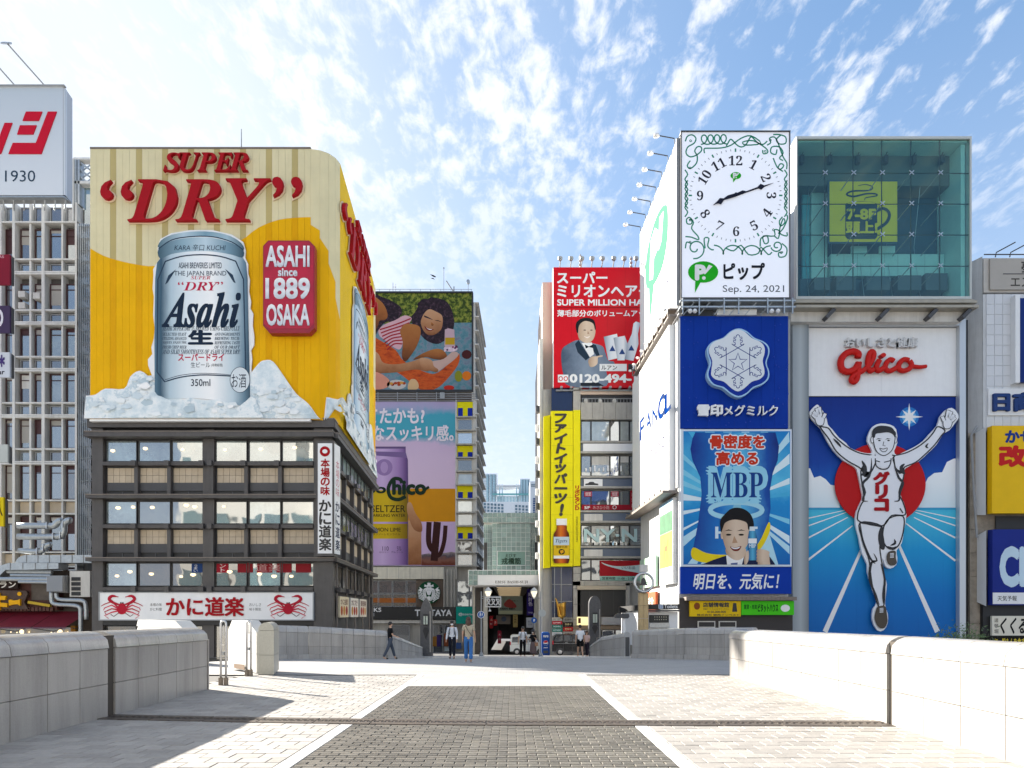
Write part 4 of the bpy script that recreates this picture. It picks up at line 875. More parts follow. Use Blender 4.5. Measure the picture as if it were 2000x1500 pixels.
PZ(t, 'blanket', [(-20, 540), (1282, 520), (1282, 1275), (-20, 1275)], ramp_mat('blanket_print', [(0, '#2a6a7a'), (.45, '#5f8a94'), (.6, '#7a8a96'), (1, '#5a5a78')], axis=None, noise_=1.8, nscale=1.5), .014, False)
PZ(t, 'cushion', [(180, 700), (260, 730), (420, 830), (520, 960), (760, 1080), (900, 1080), (1100, 900), (1140, 880), (1120, 1000), (980, 1180), (860, 1270), (700, 1275), (500, 1120), (300, 1000), (180, 860)], ORG, .018)
PZ(t, 'hair', [(590, 470), (640, 400), (700, 300), (800, 250), (920, 250), (1010, 300), (1060, 400), (1080, 520), (1060, 620), (1000, 700), (900, 760), (800, 740), (720, 680), (640, 560)], FLK, .022)
PZ(t, 'face', [(705, 500), (740, 420), (800, 370), (880, 400), (940, 440), (950, 520), (930, 600), (860, 655), (790, 660), (740, 620), (712, 560)], SK2, .026)
for pts in ([(740, 440), (790, 460), (840, 490), (790, 475), (745, 458)], [(860, 495), (900, 495), (940, 515), (900, 505)]): PZ(t, 'eye_line', pts, FLK, .03)
PZ(t, 'smile', [(745, 560), (790, 590), (850, 595), (810, 615), (765, 600)], C('#7a1a1a'), .03); PZ(t, 'teeth', [(762, 575), (795, 592), (835, 596), (800, 602)], WHITE, .032); PZ(t, 'nose', [(820, 515), (850, 545), (825, 555)], SK1, .03)
for k_ in range(16):
    a = RN.uniform(0, 2*pi); PZ(t, 'curl', [(x/1, y) for x, y in ell(800+190*cos(a)+30, 470+200*sin(a), 42, 36, 7)] if sin(a) < .55 else ell(1000, 640, 30, 30, 7), FLK, .024+k_*.0002)
PZ(t, 'striped_top', [(230, 600), (300, 540), (420, 490), (520, 440), (600, 470), (560, 540), (480, 620), (500, 740), (470, 820), (400, 800), (300, 720), (240, 670)], C('#d8a8b0'), .024)
for k_ in range(7): ob('stripe', MB().rib(fw_, smooth(zc_([(240+14*k_, 600+38*k_), (340+10*k_, 570+32*k_), (480, 520+40*k_), (590-16*k_, 475+48*k_)]), 3, False), .16, .027), C('#a01c2a'), t)
PZ(t, 'arm', [(470, 620), (520, 540), (620, 540), (690, 570), (700, 660), (660, 780), (600, 880), (530, 960), (490, 900), (500, 740)], SK1, .03)
PZ(t, 'dark_hair', [(180, 230), (260, 230), (380, 280), (480, 350), (480, 440), (400, 500), (300, 520), (230, 600), (180, 640)], FLK, .028)
PZ(t, 'profile_face', [(180, 260), (240, 270), (300, 340), (330, 440), (300, 490), (240, 500), (220, 560), (180, 590)], SK1, .032)
PZ(t, 'forearm', [(180, 860), (230, 880), (280, 970), (420, 990), (600, 960), (720, 920), (820, 950), (830, 1020), (780, 1070), (640, 1050), (440, 1080), (280, 1090), (180, 1080)], SK2, .034)
PZ(t, 'hand', [(690, 930), (760, 920), (830, 950), (850, 1010), (900, 1050), (880, 1080), (800, 1060), (720, 1040)], SK2, .037)
PZ(t, 'other_arm', [(620, 940), (700, 880), (850, 820), (950, 830), (1000, 900), (960, 940), (840, 930), (760, 910)], SK1, .033)
PZ(t, 'sleeve', [(830, 960), (960, 930), (1060, 850), (1130, 870), (1090, 930), (960, 1030), (880, 1075), (850, 1010)], C('#c9a79a'), .036)
PZ(t, 'plate', ell(430, 1220, 110, 55, 16), C('#c8c0b8'), .036, False)
for k_ in range(9): PZ(t, 'snack', ell(350+RN.uniform(0, 170), 1200+RN.uniform(-20, 55), 22, 16, 7), C(RN.choice(['#a8401a', '#d09040', '#8a2a1a'])), .038+k_*.0003, False)
PZ(t, 'sandwich', [(180, 1090), (260, 1100), (350, 1170), (340, 1240), (240, 1275), (180, 1275)], C('#d89078'), .036); PZ(t, 'bread', [(580, 1170), (640, 1160), (680, 1220), (660, 1272), (560, 1272)], C('#d8b080'), .04)
PZ(t, 'orange', ell(1220, 1120, 52, 52, 16), C('#e0781a'), .038, False); PZ(t, 'tomato', ell(1020, 1255, 60, 28, 14), C('#c02a1a'), .038, False); PZ(t, 'melon', ell(1128, 1125, 44, 64, 14), C('#8a8a20'), .04, False); PZ(t, 'grapes', ell(1220, 880, 56, 52, 12), C('#4a1a1a'), .038, False)
PZ(t, 'drink_can', [(975, 600), (1010, 585), (1080, 600), (1090, 780), (1070, 800), (990, 800), (970, 780)], C('#c8a8b0'), .042, False); PZ(t, 'can_band', [(978, 690), (1086, 690), (1086, 770), (978, 770)], C('#c09a1a'), .044, False); PZ(t, 'flowers', ell(1040, 815, 80, 36, 12), C('#d8c0cc'), .041, False)
for k_ in range(10): PZ(t, 'petal', ell(970+RN.uniform(0, 150), 800+RN.uniform(-15, 40), 12, 12, 7), C(RN.choice(['#8a2a5a', '#e8d0d8', '#5a1a4a'])), .045+k_*.0002, False)
ob('frame', MB().pb(fw_, 700, 570, 924, 572.8, -.1, .12).pb(fw_, 921.5, 573, 924.5, 766, -.1, .12).pb(fw_, 700, 761.5, 921, 766, -.1, .12), BLACK, t)
t = thing('service_gantry', 'grey steel service gantry between the two picture billboards', 'gantry', (-9, DW-.3, wz(784)))
ob('backing', MB().pb(fw_, 700, 767, 928, 784, -.3, -.1), mat('brown_grey', (.13, .11, .10), rough=.7, k=1, var=.2), t)
for y in (769, 773.5, 778, 783): ob('rail', MB().pb(fw_, 700, y, 929, y+1.1, .0, .1), GREY, t)
for x in range(738, 928, 38): ob('post', MB().pb(fw_, x, 767, x+1.4, 785, .1, .2), GREY, t)
ob('cabinet', MB().pb(fw_, 860, 769, 869, 781, .2, .5), GREY, t)
# roof railing, masts, bird
t = thing('roof_railing', 'thin blue-white railing along the roof above the picture billboard', 'railing', (-9, DW, wz(572)))
for i, x in enumerate(range(700, 924, 20)): ob('post', MB().pb(fw_, x, 563, x+.8, 571, -.3, -.24), GALV, t)
for y in (562.5, 566.5): ob('rail', MB().pb(fw_, 700, y, 922, y+.8, -.3, -.25), GALV, t)
for nm, lb, x, y0, tk in (('roof_mast', 'tall thin lightning mast with a ball tip on the roof left of the arcade', 866, 519, 1), ('roof_light', 'small round floodlight on a post at the roof corner', 914, 543, 2), ('roof_antenna', 'short white double post aerial on the roof behind the amber billboard', 766, 548, 3)):
    t = thing(nm, lb, 'mast', tuple(fw_.p(fw_.q(x, 0)[0], wz(570), -.5)))
    ob('pole', MB().pb(fw_, x-.4, y0, x+.4, 571, -.55, -.5), GREY, t); ob('pole_base', MB().pb(fw_, x-1.5, 568, x+1.5, 571.5, -.6, -.45), GREY, t)
    if tk == 1: ob('ball_tip', MB().pp(fw_, ell(x, y0, 1.4, 1.4, 8), -.56, -.5), GREY, t)
    if tk == 2: ob('lamp_head', MB().pp(fw_, ell(x, y0+4, 3.4, 4.2, 12), -.6, -.3), GALV, t)
    if tk == 3: ob('second_pole', MB().pb(fw_, x+5, y0+3, x+6.2, 571, -.55, -.5), WHITE, t); ob('crossbar', MB().pb(fw_, x, y0+8, x+6, y0+9, -.56, -.5), WHITE, t)
t = thing('roof_crane', 'small grey slanting davit arm on the roof railing', 'davit', tuple(fw_.p(fw_.q(880, 0)[0], wz(570), -.5))); ob('arm', MB().rib(fw_, [(871, 545), (886, 568)], .12, -.5, -.4), GREY, t); ob('post', MB().pb(fw_, 885, 556, 887, 571, -.5, -.4), GREY, t)
fb_ = Face(45); t = thing('bird', 'small black bird gliding above the picture billboard', 'bird', tuple(fb_.p(fb_.q(847, 0)[0], fb_.q(0, 540)[1])))
ob('body', MB().pp(fb_, smooth([(842, 537.5), (846, 538), (850, 540), (851.5, 541.5), (847, 541)], 3), 0, .07), BLACK, t)
for y_, n_ in ((0, .07), (1.2, -.35)): ob('wing', MB().pp(fb_, [(845, 538), (840, 537+y_), (843, 539+y_*.4), (848, 541)], n_, n_+.02), BLACK, t)

# lower billboard: drink can held up in a desert
t = pboard('drink_billboard', 'lower picture billboard with a lilac drink can, a hand and a cactus', fw_, (700, 785, 892, 1105), .5, C('#b8a8c8'))
zd = Z(700, 760, 4.054)
SKYP = ramp_mat('desert_sky', [(0, '#e2c8e0'), (.35, '#dcc2dc'), (.52, '#d6bcd8'), (.6, '#48a8bc'), (.85, '#4aa8bc'), (.93, '#a8a8c8'), (1, '#b8a8cc')], noise_=.28, nscale=.35)
PZ(t, 'sky_print', [(-10, 100), (776, 100), (776, 790), (-10, 790)], SKYP, .01, False, zd)
PZ(t, 'sand_print', [(-10, 788), (776, 788), (776, 1050), (-10, 1050)], C('#d8920c'), .012, False, zd)
PZ(t, 'lilac_print', [(400, 1050), (776, 1050), (776, 1395), (400, 1395)], C('#d4b8dc'), .012, False, zd)
PZ(t, 'hills_print', [(500, 1310), (560, 1300), (600, 1320), (660, 1300), (740, 1288), (776, 1295), (776, 1395), (500, 1395)], ramp_mat('hill_print', [(0, '#6a2a18'), (.4, '#8a5a4a'), (.7, '#5a5058'), (1, '#a89a98')], noise_=.9, nscale=1.5), .016, False, zd)
CAC = C('#3a1512')
for pts, w_ in (([(600, 1360), (608, 1250), (625, 1052)], .85), ([(560, 1052), (556, 1200), (575, 1260), (600, 1280)], .62), ([(690, 1080), (680, 1200), (650, 1300), (612, 1325)], .5)): ob('cactus', MB().rib(fw_, smooth(zd(pts), 4, False), w_, .02+w_*.004), CAC, t)
PZ(t, 'thumb', [(392, 900), (420, 905), (450, 980), (500, 1060), (500, 1130), (440, 1110), (400, 1020), (385, 950)], SK2, .05, True, zd)
PZ(t, 'wrist', [(395, 1040), (500, 1060), (498, 1200), (500, 1392), (395, 1392)], SK2, .044, False, zd)
cn = PZ(t, 'can_print', [(-10, 455), (375, 455), (375, 500), (392, 560), (395, 800), (392, 1392), (-10, 1392)], ramp_mat('lilac_can', [(0, '#b090c4'), (.5, '#cfb2dc'), (.8, '#a886bc'), (.93, '#7a5a92'), (1, '#5a3f74')], axis=0), .03, False, zd)
PZ(cn, 'can_lip', [(-10, 455), (372, 455), (372, 472), (-10, 472)], C('#6a5580'), .032, False, zd); PZ(cn, 'can_neck', [(-10, 490), (375, 500), (388, 545), (-10, 515)], C('#7d6496'), .032, False, zd)
PZ(cn, 'gold_band', [(-10, 800), (393, 800), (391, 1052), (-10, 1052)], ramp_mat('gold_print', [(0, '#c8a40a'), (.6, '#d8b616'), (1, '#7a5f06')], axis=0), .034, False, zd); PZ(cn, 'gold_band', [(-10, 1066), (391, 1066), (391, 1185), (-10, 1185)], MATS['gold_print'], .034, False, zd)
PZ(cn, 'roundel', ell(205, 620, 66, 66, 24), C('#9a7cb0'), .034, False, zd); PZ(cn, 'roundel_face', ell(205, 620, 30, 46, 14), C('#b698c8'), .036, False, zd)
DG_ = C('#14301c')
def BX(z, a, b, c, d_): return [*z([(a, b)])[0], *z([(c, d_)])[0]]
ob('letter_c', MB().rib(fw_, smooth(zd([(345, 745), (330, 715), (280, 712), (245, 760), (238, 810), (260, 860), (320, 875), (375, 850)]), 4, False), .42, .06), DG_, t)
tx(fw_, 'hico', BX(zd, 275, 725, 530, 832), .064, DG_, t, off=.05, name='letter', each=True); tx(fw_, 'Topo', BX(zd, -110, 755, 215, 845), .064, DG_, t, off=.04, each=True, name='letter')
ob('flourish', MB().rib(fw_, zd([(520, 800), (560, 775)]), .3, .066), DG_, t)
for s2, b in (('HARD SELTZER', (-110, 920, 372, 975)), ('ALCOHOLIC SPARKLING WATER', (-110, 988, 372, 1012)), ('TANGY LEMON LIME', (-60, 1098, 335, 1128))): tx(fw_, s2, BX(zd, *b), .05, C('#2a2408'), t, off=.01)
tx(fw_, 'タンジーレモンライム', BX(zd, 115, 1140, 330, 1158), .05, C('#4a3a08'), t); tx(fw_, '110', BX(zd, 190, 1245, 240, 1280), .05, C('#5a4a66'), t); tx(fw_, '5%', BX(zd, 305, 1245, 340, 1280), .05, C('#5a4a66'), t); tx(fw_, 'カロリー   アルコール', BX(zd, 165, 1285, 355, 1298), .05, C('#5a4a66'), t)
tx(fw_, 'てたかも?', BX(zd, 60, 155, 522, 270), .05, C('#f2e6ee'), t, off=.035, each=True, name='letter'); tx(fw_, 'なスッキリ感。', BX(zd, 118, 288, 752, 410), .05, C('#f2e6ee'), t, off=.03, each=True, name='letter')

# ================================================================ ARCADE ENTRANCE OF GLASS BLOCKS
DA = 66.; fa = Face(DA); TG = mat('glass_block', (.24, .34, .31), rough=.18, var=.22, scale=.9, k=1, rnd=.22, spec=.8); WJ = mat('white_joint', (.66, .68, .66), rough=.5, k=1)
t = thing('arcade_gate', 'green glass block arcade gateway with a white canopy between the two building rows', 'gateway', (0, DA, gz(DA)))
az = lambda py, fc=fa: fc.q(0, py)[1]
def blocks(fc, x0, y0, x1, y1, nx, ny, n, parent, gap=.45, skip=None):
    ob('joint_sheet', MB().pb(fc, x0, y0, x1, y1, n-.2, n), WJ, parent)
    for i in range(nx):
        for j in range(ny):
            xa, xb = x0+(x1-x0)*i/nx+gap, x0+(x1-x0)*(i+1)/nx-gap; ya, yb = y0+(y1-y0)*j/ny+gap, y0+(y1-y0)*(j+1)/ny-gap
            if skip and skip[0] < (xa+xb)/2 < skip[2] and skip[1] < (ya+yb)/2 < skip[3]: continue
            ob('glass_block', MB().pb(fc, xa, ya, xb, yb, n+.002, n+.03), TG, parent)
blocks(fa, 944, 1003, 1053, 1022, 12, 2, .5, t)
blocks(fa, 961, 1022.5, 1036, 1113, 8, 10, .1, t, skip=(972, 1077, 1026, 1104))
blocks(fa, 944, 1023, 960.5, 1113, 4, 10, -.6, t, .35); blocks(fa, 1036.5, 1023, 1053, 1113, 4, 10, -.6, t, .35)
ob('sign_panel', MB().pb(fa, 972, 1077.5, 1026, 1104, .1, .2), mat('teal_glass', (.16, .27, .23), rough=.2, k=1), t)
ob('sign_frame', MB().pb(fa, 971, 1076.5, 1027, 1077.5, .1, .25).pb(fa, 971, 1104, 1027, 1105, .1, .25).pb(fa, 971, 1077.5, 972, 1104, .1, .25).pb(fa, 1026, 1077.5, 1027, 1104, .1, .25), WJ, t)
tx(fa, 'えびす', (987, 1082, 1008, 1089), .21, C('#12301f'), t, off=.02); tx(fa, '戎橋筋', (980, 1090, 1017, 1102), .21, C('#12301f'), t, off=.04)
ob('backing', MB().pb(fa, 945, 1004, 1052, 1114, -1.2, -.85), CONC, t)
fc2 = Face(DA-3)
blocks(fc2, 915, 1114, 1083, 1123, 18, 1, .0, t, .4); blocks(fc2, 915, 1123, 933, 1143, 2, 2, .0, t, .4); blocks(fc2, 1065, 1123, 1083, 1143, 2, 2, .0, t, .4)
ob('canopy_band', MB().pb(fc2, 933.3, 1123.3, 1064.7, 1142.5, -.1, .03), WHITE, t); ob('canopy', MB().pb(fc2, 914, 1113, 1084, 1144, -3.2, -.21), WHITE, t)
tx(fc2, 'EBISU BASHI-SUJI', (967, 1134, 1031, 1140), .035, C('#5a5048'), t, st='b')
for x0, x1 in ((945, 953), (1043, 1051), (1061, 1072), (924.5, 927.5)):
    n_ = 4
    for k_ in range(n_): ob('column_stone', MB().pb(fa, x0, 1144+(1278-1144)*k_/n_+.4, x1, 1144+(1278-1144)*(k_+1)/n_, .3, 1.2), CONC, t)
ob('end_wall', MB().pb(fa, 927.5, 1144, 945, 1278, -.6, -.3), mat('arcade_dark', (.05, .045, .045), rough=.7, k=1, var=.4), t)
ob('side_panel', MB().pb(fa, 1051, 1144, 1061, 1278, -.3, .1), MATS['arcade_dark'], t); ob('side_panel', MB().pb(fa, 1072, 1144, 1078, 1278, -.3, .1), CONC, t)
# inside the arcade
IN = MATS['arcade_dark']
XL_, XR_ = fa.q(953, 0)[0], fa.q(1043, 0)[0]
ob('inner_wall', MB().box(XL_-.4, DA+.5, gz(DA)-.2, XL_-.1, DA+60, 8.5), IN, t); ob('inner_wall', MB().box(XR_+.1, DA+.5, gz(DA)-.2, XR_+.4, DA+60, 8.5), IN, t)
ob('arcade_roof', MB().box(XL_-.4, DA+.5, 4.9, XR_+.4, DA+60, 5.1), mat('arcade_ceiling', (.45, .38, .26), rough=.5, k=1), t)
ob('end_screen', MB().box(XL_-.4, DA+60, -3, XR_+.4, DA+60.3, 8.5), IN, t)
for k_ in range(5):
    fk_ = Face(DA+2+k_*3.2); a0, a1 = XL_+.8, XR_-1.2
    ob('ceiling_light', MB().prism(fk_, [(a0+(a1-a0)*i/10, 4.25-.13*k_+.5*sin(pi*i/10)) for i in range(11)]+[(a1, 4.12-.13*k_), (a0, 4.12-.13*k_)], 0, .4), mat('ceiling_glow', (.8, .6, .35), emit=.10, k=1), t)
def flat_sign(name, label, fc, bx, c, texts=(), th=.12, cat='sign', n=0.):
    t = thing(name, label, cat, tuple(fc.p(fc.q((bx[0]+bx[2])/2, bx[3])[0], fc.q(0, bx[3])[1], n)))
    ob('board', MB().pb(fc, *bx, n-th, n), c if not isinstance(c, str) else C(c), t)
    for tt in texts:
        kw = dict(tt[3]) if len(tt) > 3 else {}
        tx(fc, tt[0], tt[1], n+kw.pop('dn', .01), C(tt[2]) if isinstance(tt[2], str) else tt[2], t, **kw)
    return t
fi = Face(DA+2.5)
s_ = flat_sign('hanging_sign', 'grey hanging board with a red map shape inside the arcade mouth', fi, (973, 1164, 1021, 1200), '#8a9488', [('戎橋ビル', (1000, 1172, 1013, 1175), '#1a2a1a'), ('大阪松竹 御案内', (976, 1187, 1006, 1191), '#101010', {'off': .03})])
ob('red_shape', MB().pp(fi, smooth([(984, 1180), (995, 1170), (1008, 1182), (1006, 1187), (990, 1186)], 3), .006), C('#9a3a34'), s_); ob('lower_strip', MB().pb(fi, 974, 1193, 1020, 1199, .004, .02), C('#b8bc9c'), s_)
s_ = flat_sign('hanging_sign', 'smaller brownish hanging board with a round emblem behind, under the grey board', Face(DA+3.5), (969, 1202, 997, 1219), '#8a8078'); ob('emblem', MB().pp(Face(DA+3.5), ell(984, 1209, 5, 5, 14), .006), C('#5a6478'), s_)
flat_sign('hanging_sign', 'narrow pale yellow sign with small dark writing in the arcade', Face(DA+3), (1002, 1200, 1011, 1225), '#c8b070', [('甘味処', (1004, 1203, 1009, 1217), '#4a2a10', {'vert': True})])
flat_sign('banner', 'deep violet vertical banner with white katakana at the right of the arcade mouth', Face(DA+1.5), (1029, 1150, 1042, 1202), '#2a1478', [('時計色', (1032, 1157, 1040, 1184), '#e8e0ff', {'vert': True, 'off': .03}), ('TIMES', (1031, 1195, 1041, 1198), '#e8e0ff')])
for i, (x0, y0, y1, c, l) in enumerate(((956, 1203, 1227, '#b41420', 'bright red lantern-like banner on the left inside the arcade'), (964, 1210, 1222, '#c83028', 'small red banner just right of the taller one in the arcade'), (972, 1232, 1257, '#a01c38', 'standing white and crimson banner beside the arcade passage'))):
    s_ = flat_sign('banner', l, Face(DA+2.2), (x0, y0, x0+7, y1), c, [('大売', (x0+1.5, y0+3, x0+5.5, y1-4), '#ffe8e0', {'vert': True})])
flat_sign('price_board', 'white and grey tilted notice board beside the right arcade column', Face(DA+.5), (1028, 1206, 1041, 1226), '#c8ccd4', [('通行止', (1031, 1212, 1039, 1216), '#5a6a8a'), ('歩行者', (1031, 1218, 1039, 1221), '#5a6a8a')])
for i, x in enumerate((984, 990)):
    pass
# ---- far glass towers over the arcade
DT = 330.; ft = Face(DT); TB = mat('tower_glass', (.34, .50, .58), rough=.25, k=1, var=.08, scale=.05); TW = mat('tower_white', (.68, .72, .76), rough=.5, k=1); TD = mat('tower_dark', (.08, .16, .22), rough=.3, k=1)
t = thing('hotel_tower', 'pale blue glass hotel tower with open crown far behind the arcade', 'building', (0, DT, -5))
ob('block', MB().pb(ft, 936, 925, 971, 1012, -12, 0), TW, t); ob('block', MB().pb(ft, 1015, 935, 1035, 1012, -12, 0), TW, t); ob('block', MB().pb(ft, 971.2, 968, 1014.8, 1012, -10, -.5), TW, t); ob('lower_body', MB().pb(ft, 936, 1012, 1060, 1210, -10, 0), TW, t)
for x in (950, 957, 963, 1017, 1022.5, 1028): ob('glass_strip', MB().pb(ft, x, 927 if x < 970 else 937, x+3.4, 990, .02, .3), TB, t); ob('dark_strip', MB().pb(ft, x+3.5, 927 if x < 970 else 937, x+5, 990, .01, .2), TD, t)
for i in range(12): ob('floor_line', MB().pb(ft, 937, 930+i*5, 970, 930.5+i*5, .31, .5), TB, t)
for x in (975, 980, 1008, 1013): ob('column', MB().pb(ft, x, 947, x+2, 990, .02, 1), TB, t)
for y in (948, 951): ob('crown_beam', MB().pb(ft, 970, y, 1016, y+1.6, -6, 1.2), TW, t)
ob('green_beam', MB().pb(ft, 962, 965, 1038, 968, 1.3, 2), mat('tower_teal', (.10, .30, .32), rough=.3, k=1), t)
for x in range(971, 1015, 6): ob('pane', MB().pb(ft, x, 970, x+4.5, 992, -.49, -.3), TB, t)
t = thing('office_block', 'white gridded office block with dark square windows in front of the glass tower', 'building', (0, 300, -5)); fo = Face(300.)
ob('wall', MB().pb(fo, 936, 980, 1046, 1210, -12, 0), TW, t)
for i in range(15):
    for j in range(4):
        x = 945+i*6.8
        if 984 < x < 1001: continue
        ob('window', MB().pb(fo, x, 982.5+j*6.3+(x-945)*.06, x+4.1, 986.7+j*6.3+(x-945)*.06, .02, .2), TD, t)
t = thing('office_block', 'plain pale tower with blue banded windows at the right edge of the gap', 'building', (12, 260, -5)); fo = Face(260.)
ob('wall', MB().pb(fo, 1035, 940, 1056, 1210, -12, 0), TW, t)
for j in range(9): ob('window_band', MB().pb(fo, 1041, 973+j*4.4, 1047, 976+j*4.4, .02, .2), C('#3a5a8a'), t)
for j in range(2): ob('louvre', MB().pb(fo, 1037, 946+j*3, 1050, 947.3+j*3, .02, .2), TD, t)

# ================================================================ RIGHT OF THE ARCADE: YELLOW TONIC SIGN AND OFFICE BUILDING
DY = 60.; fy = Face(DY); GY = gz(DY); yz = lambda py: fy.q(0, py)[1]
ST = mat('grey_stone_tile', (.40, .38, .34), rough=.6, var=.12, scale=1.5, k=1, dirt=.2)
t = thing('office_building', 'stone clad office building with ribbon windows right of the yellow sign', 'building', (fy.q(1180, 0)[0], DY, GY))
x0w, x1w = fy.q(1061, 0)[0], fy.q(1275, 0)[0]
ob('wall', MB().box(x0w, DY+.35, GY-1, x1w, DY+12, yz(758)), ST, t)
ob('side_wall', MB().box(x0w-.3, DY+.5, GY-1, x0w-.005, DY+12, yz(657)), CONC2, t); ob('upper_back', MB().box(x0w, DY+1.5, yz(758)+.01, x1w, DY+12, yz(535)), mat('peach_wall', (.62, .48, .38), rough=.6, k=1), t)
for j in range(10): ob('side_unit', MB().box(x0w-.62, DY+.6+(j % 2)*.8, yz(800+j*32), x0w-.31, DY+1.3+(j % 2)*.8, yz(788+j*32)), WHITE if j % 2 else DGREY, t)
ob('dark_glazing', MB().pb(fy, 1077, 758, 1118, 803, -.3, .1), mat('navy_glass', (.008, .02, .07), rough=.1, k=1), t); ob('dark_glazing', MB().pb(fy, 1078, 1108, 1118, 1206, -.3, .1), MATS['navy_glass'], t)
for y in (1141, 1174): ob('glazing_bar', MB().pb(fy, 1078, y, 1118, y+1.2, .101, .2), GREY, t)
for x in (1082, 1095): ob('glazing_bar', MB().pb(fy, x, 1108, x+1.4, 1206, .21, .25), GREY, t)
ob('pier', MB().pb(fy, 1119, 758, 1133, 803, -.3, .3), ST, t); ob('pier', MB().pb(fy, 1119, 1108, 1133, 1280, -.3, .3), ST, t)
for j in range(5): ob('pier_joint', MB().pb(fy, 1119, 1120+j*30, 1133, 1120.7+j*30, .301, .31), DGREY, t)
# floors
for y0, y1 in ((788, 821),):
    for i in range(5): ob('stone_panel', MB().pb(fy, 1134+i*22.4, y0, 1134+(i+1)*22.4-.6, y1, -.1, .28), ST, t)
wb = [(822, 862, GLB), (890, 930, GLD), (958, 997, GLD), (1026, 1066, GLD), (1093, 1134, GLD)]
for r, (y0, y1, g_) in enumerate(wb):
    for i, (xa, xb) in enumerate(((1135, 1154), (1154.5, 1191), (1191.5, 1210), (1210.5, 1229), (1229.5, 1262))):
        window(fy, (xa, y0, xb, y1), t, (GLB if i != 2 else GLD) if r == 0 else (glass('glass_off', (.16, .16, .13), .3, var=.8, scale=.8) if r in (1, 3) else GLD), IC, .05, -.05, .08, curt=(.3+.3*RN.random(), OFFW) if r in (1, 3) and i % 2 else None)
    ob('string_course', MB().pb(fy, 1133, y1+1, 1262, y1+4.5, -.1, .34), ST, t)
    if r < 4: ob('string_course', MB().pb(fy, 1133, y1+21, 1262, y1+25, -.1, .34), ST, t); ob('spandrel', MB().pb(fy, 1134, y1+5, 1262, y1+20.5, -.1, .15), mat('blue_grey_panel', (.10, .13, .19), rough=.4, k=1), t)
ob('white_strip', MB().pb(fy, 1138, 868, 1237, 883, .16, .3), WHITE, t); ob('white_strip', MB().pb(fy, 1140, 937, 1176, 951, .16, .3), WHITE, t); ob('white_strip', MB().pb(fy, 1140, 1005, 1176, 1018, .16, .3), OFFW, t); ob('white_strip', MB().pb(fy, 1140, 1074, 1176, 1087, .16, .3), OFFW, t)
ob('car_print', MB().pp(fy, [(1142, 949), (1143, 946), (1148, 945), (1151, 942.5), (1158, 942.5), (1161, 945), (1167, 946), (1168, 949)], .31), BLACK, t)
RB = C('#a01428'); ob('red_band', MB().pb(fy, 1136, 986, 1230, 996, -.0, .06), RB, t); ob('red_band', MB().pb(fy, 1230.5, 958, 1243, 996.5, .0, .06), RB, t)
tx(fy, '5F', (1141, 989, 1152, 994.5), .07, WHITE, t, off=.03); tx(fy, 'あさひ小路', (1158, 988, 1190, 995), .07, C('#e8b8b8'), t); tx(fy, '居酒屋', (1233, 961, 1240, 993), .07, C('#e8b8b8'), t, vert=True)
for i, x in enumerate((1141, 1193)): ob('red_sticker', MB().pb(fy, x, 960, x+15, 970, .0, .05), C('#b83a50'), t); tx(fy, '個室', (x+2, 961.5, x+13, 968.5), .055, WHITE, t)
ob('ring_logo', MB().rib(fy, ell(1200, 991, 3.4, 3.4, 14), .04, .07, closed=True), WHITE, t)
tx(fy, 'NY·N', (1141, 1034, 1243, 1058), .07, mat('pale_letter', (.45, .62, .62), rough=.4, k=1), t, n1=.12, off=.03, each=True, name='letter')
for i in range(12): ob('shelf_item', MB().pb(fy, 1150+i*7, 1060, 1153.5+i*7, 1065.5-.3*(i % 3), .0, .12), C(RN.choice(['#e8e4d8', '#2a2a2a', '#a8a090'])), t)
for i in range(9): ob('lab_glass', MB().pb(fy, 1143+i*8.5, 915-(i % 3)*2.5, 1146+i*8.5, 921, .0, .1), WHITE, t)
ob('red_banner', MB().pb(fy, 1171, 1095, 1262, 1125, .04, .08), C('#a81420'), t)
ob('white_swoosh', MB().pp(fy, smooth([(1174, 1098), (1184, 1102), (1205, 1106), (1245, 1104), (1262, 1100), (1262, 1119), (1235, 1117), (1205, 1111), (1182, 1104)], 3), .09), C('#c8dcdc'), t); tx(fy, 'いいお品', (1214, 1106, 1240, 1112), .1, C('#2a1a1a'), t)
ob('info_strip', MB().pb(fy, 1172, 1125.5, 1262, 1134, .05, .1), C('#9ac8b8'), t); tx(fy, '営業時間  11:00 - 21:00', (1176, 1127, 1240, 1132.5), .11, BLACK, t, off=.02)
for i in range(5): ob('stone_panel', MB().pb(fy, 1119+i*22.4, 1136, 1119+(i+1)*22.4-.6, 1144, -.1, .3), ST, t)
ob('screen_frame', MB().pb(fy, 1126, 1144.5, 1221, 1152, -.1, .5), mat('beige_frame', (.42, .36, .27), rough=.5, k=1), t); ob('black_screen', MB().pb(fy, 1127, 1152.5, 1220, 1204, -.1, .3), mat('matt_black', (.018, .018, .018), rough=.6, k=1), t)
for x in (1150, 1174, 1197): ob('screen_seam', MB().pb(fy, x, 1152.5, x+.4, 1204, .301, .305), DGREY, t)
ob('stone_pier', MB().pb(fy, 1221, 1136, 1229, 1210, -.1, .3), ST, t); ob('light_box', MB().pb(fy, 1126, 1205, 1150, 1221, -.1, .6), mat('yellow_light', (.95, .78, .38), emit=.25, k=1), t); ob('light_box_dark', MB().pb(fy, 1128, 1207, 1133, 1217, .601, .62), C('#5a2a1a'), t)
ob('grey_box', MB().pb(fy, 1173, 1205, 1214, 1220, -.1, .6), GREY, t); ob('shop_lintel', MB().pb(fy, 1118, 1221.5, 1230, 1229, -.1, .4), mat('brown_lintel', (.2, .15, .1), k=1), t)
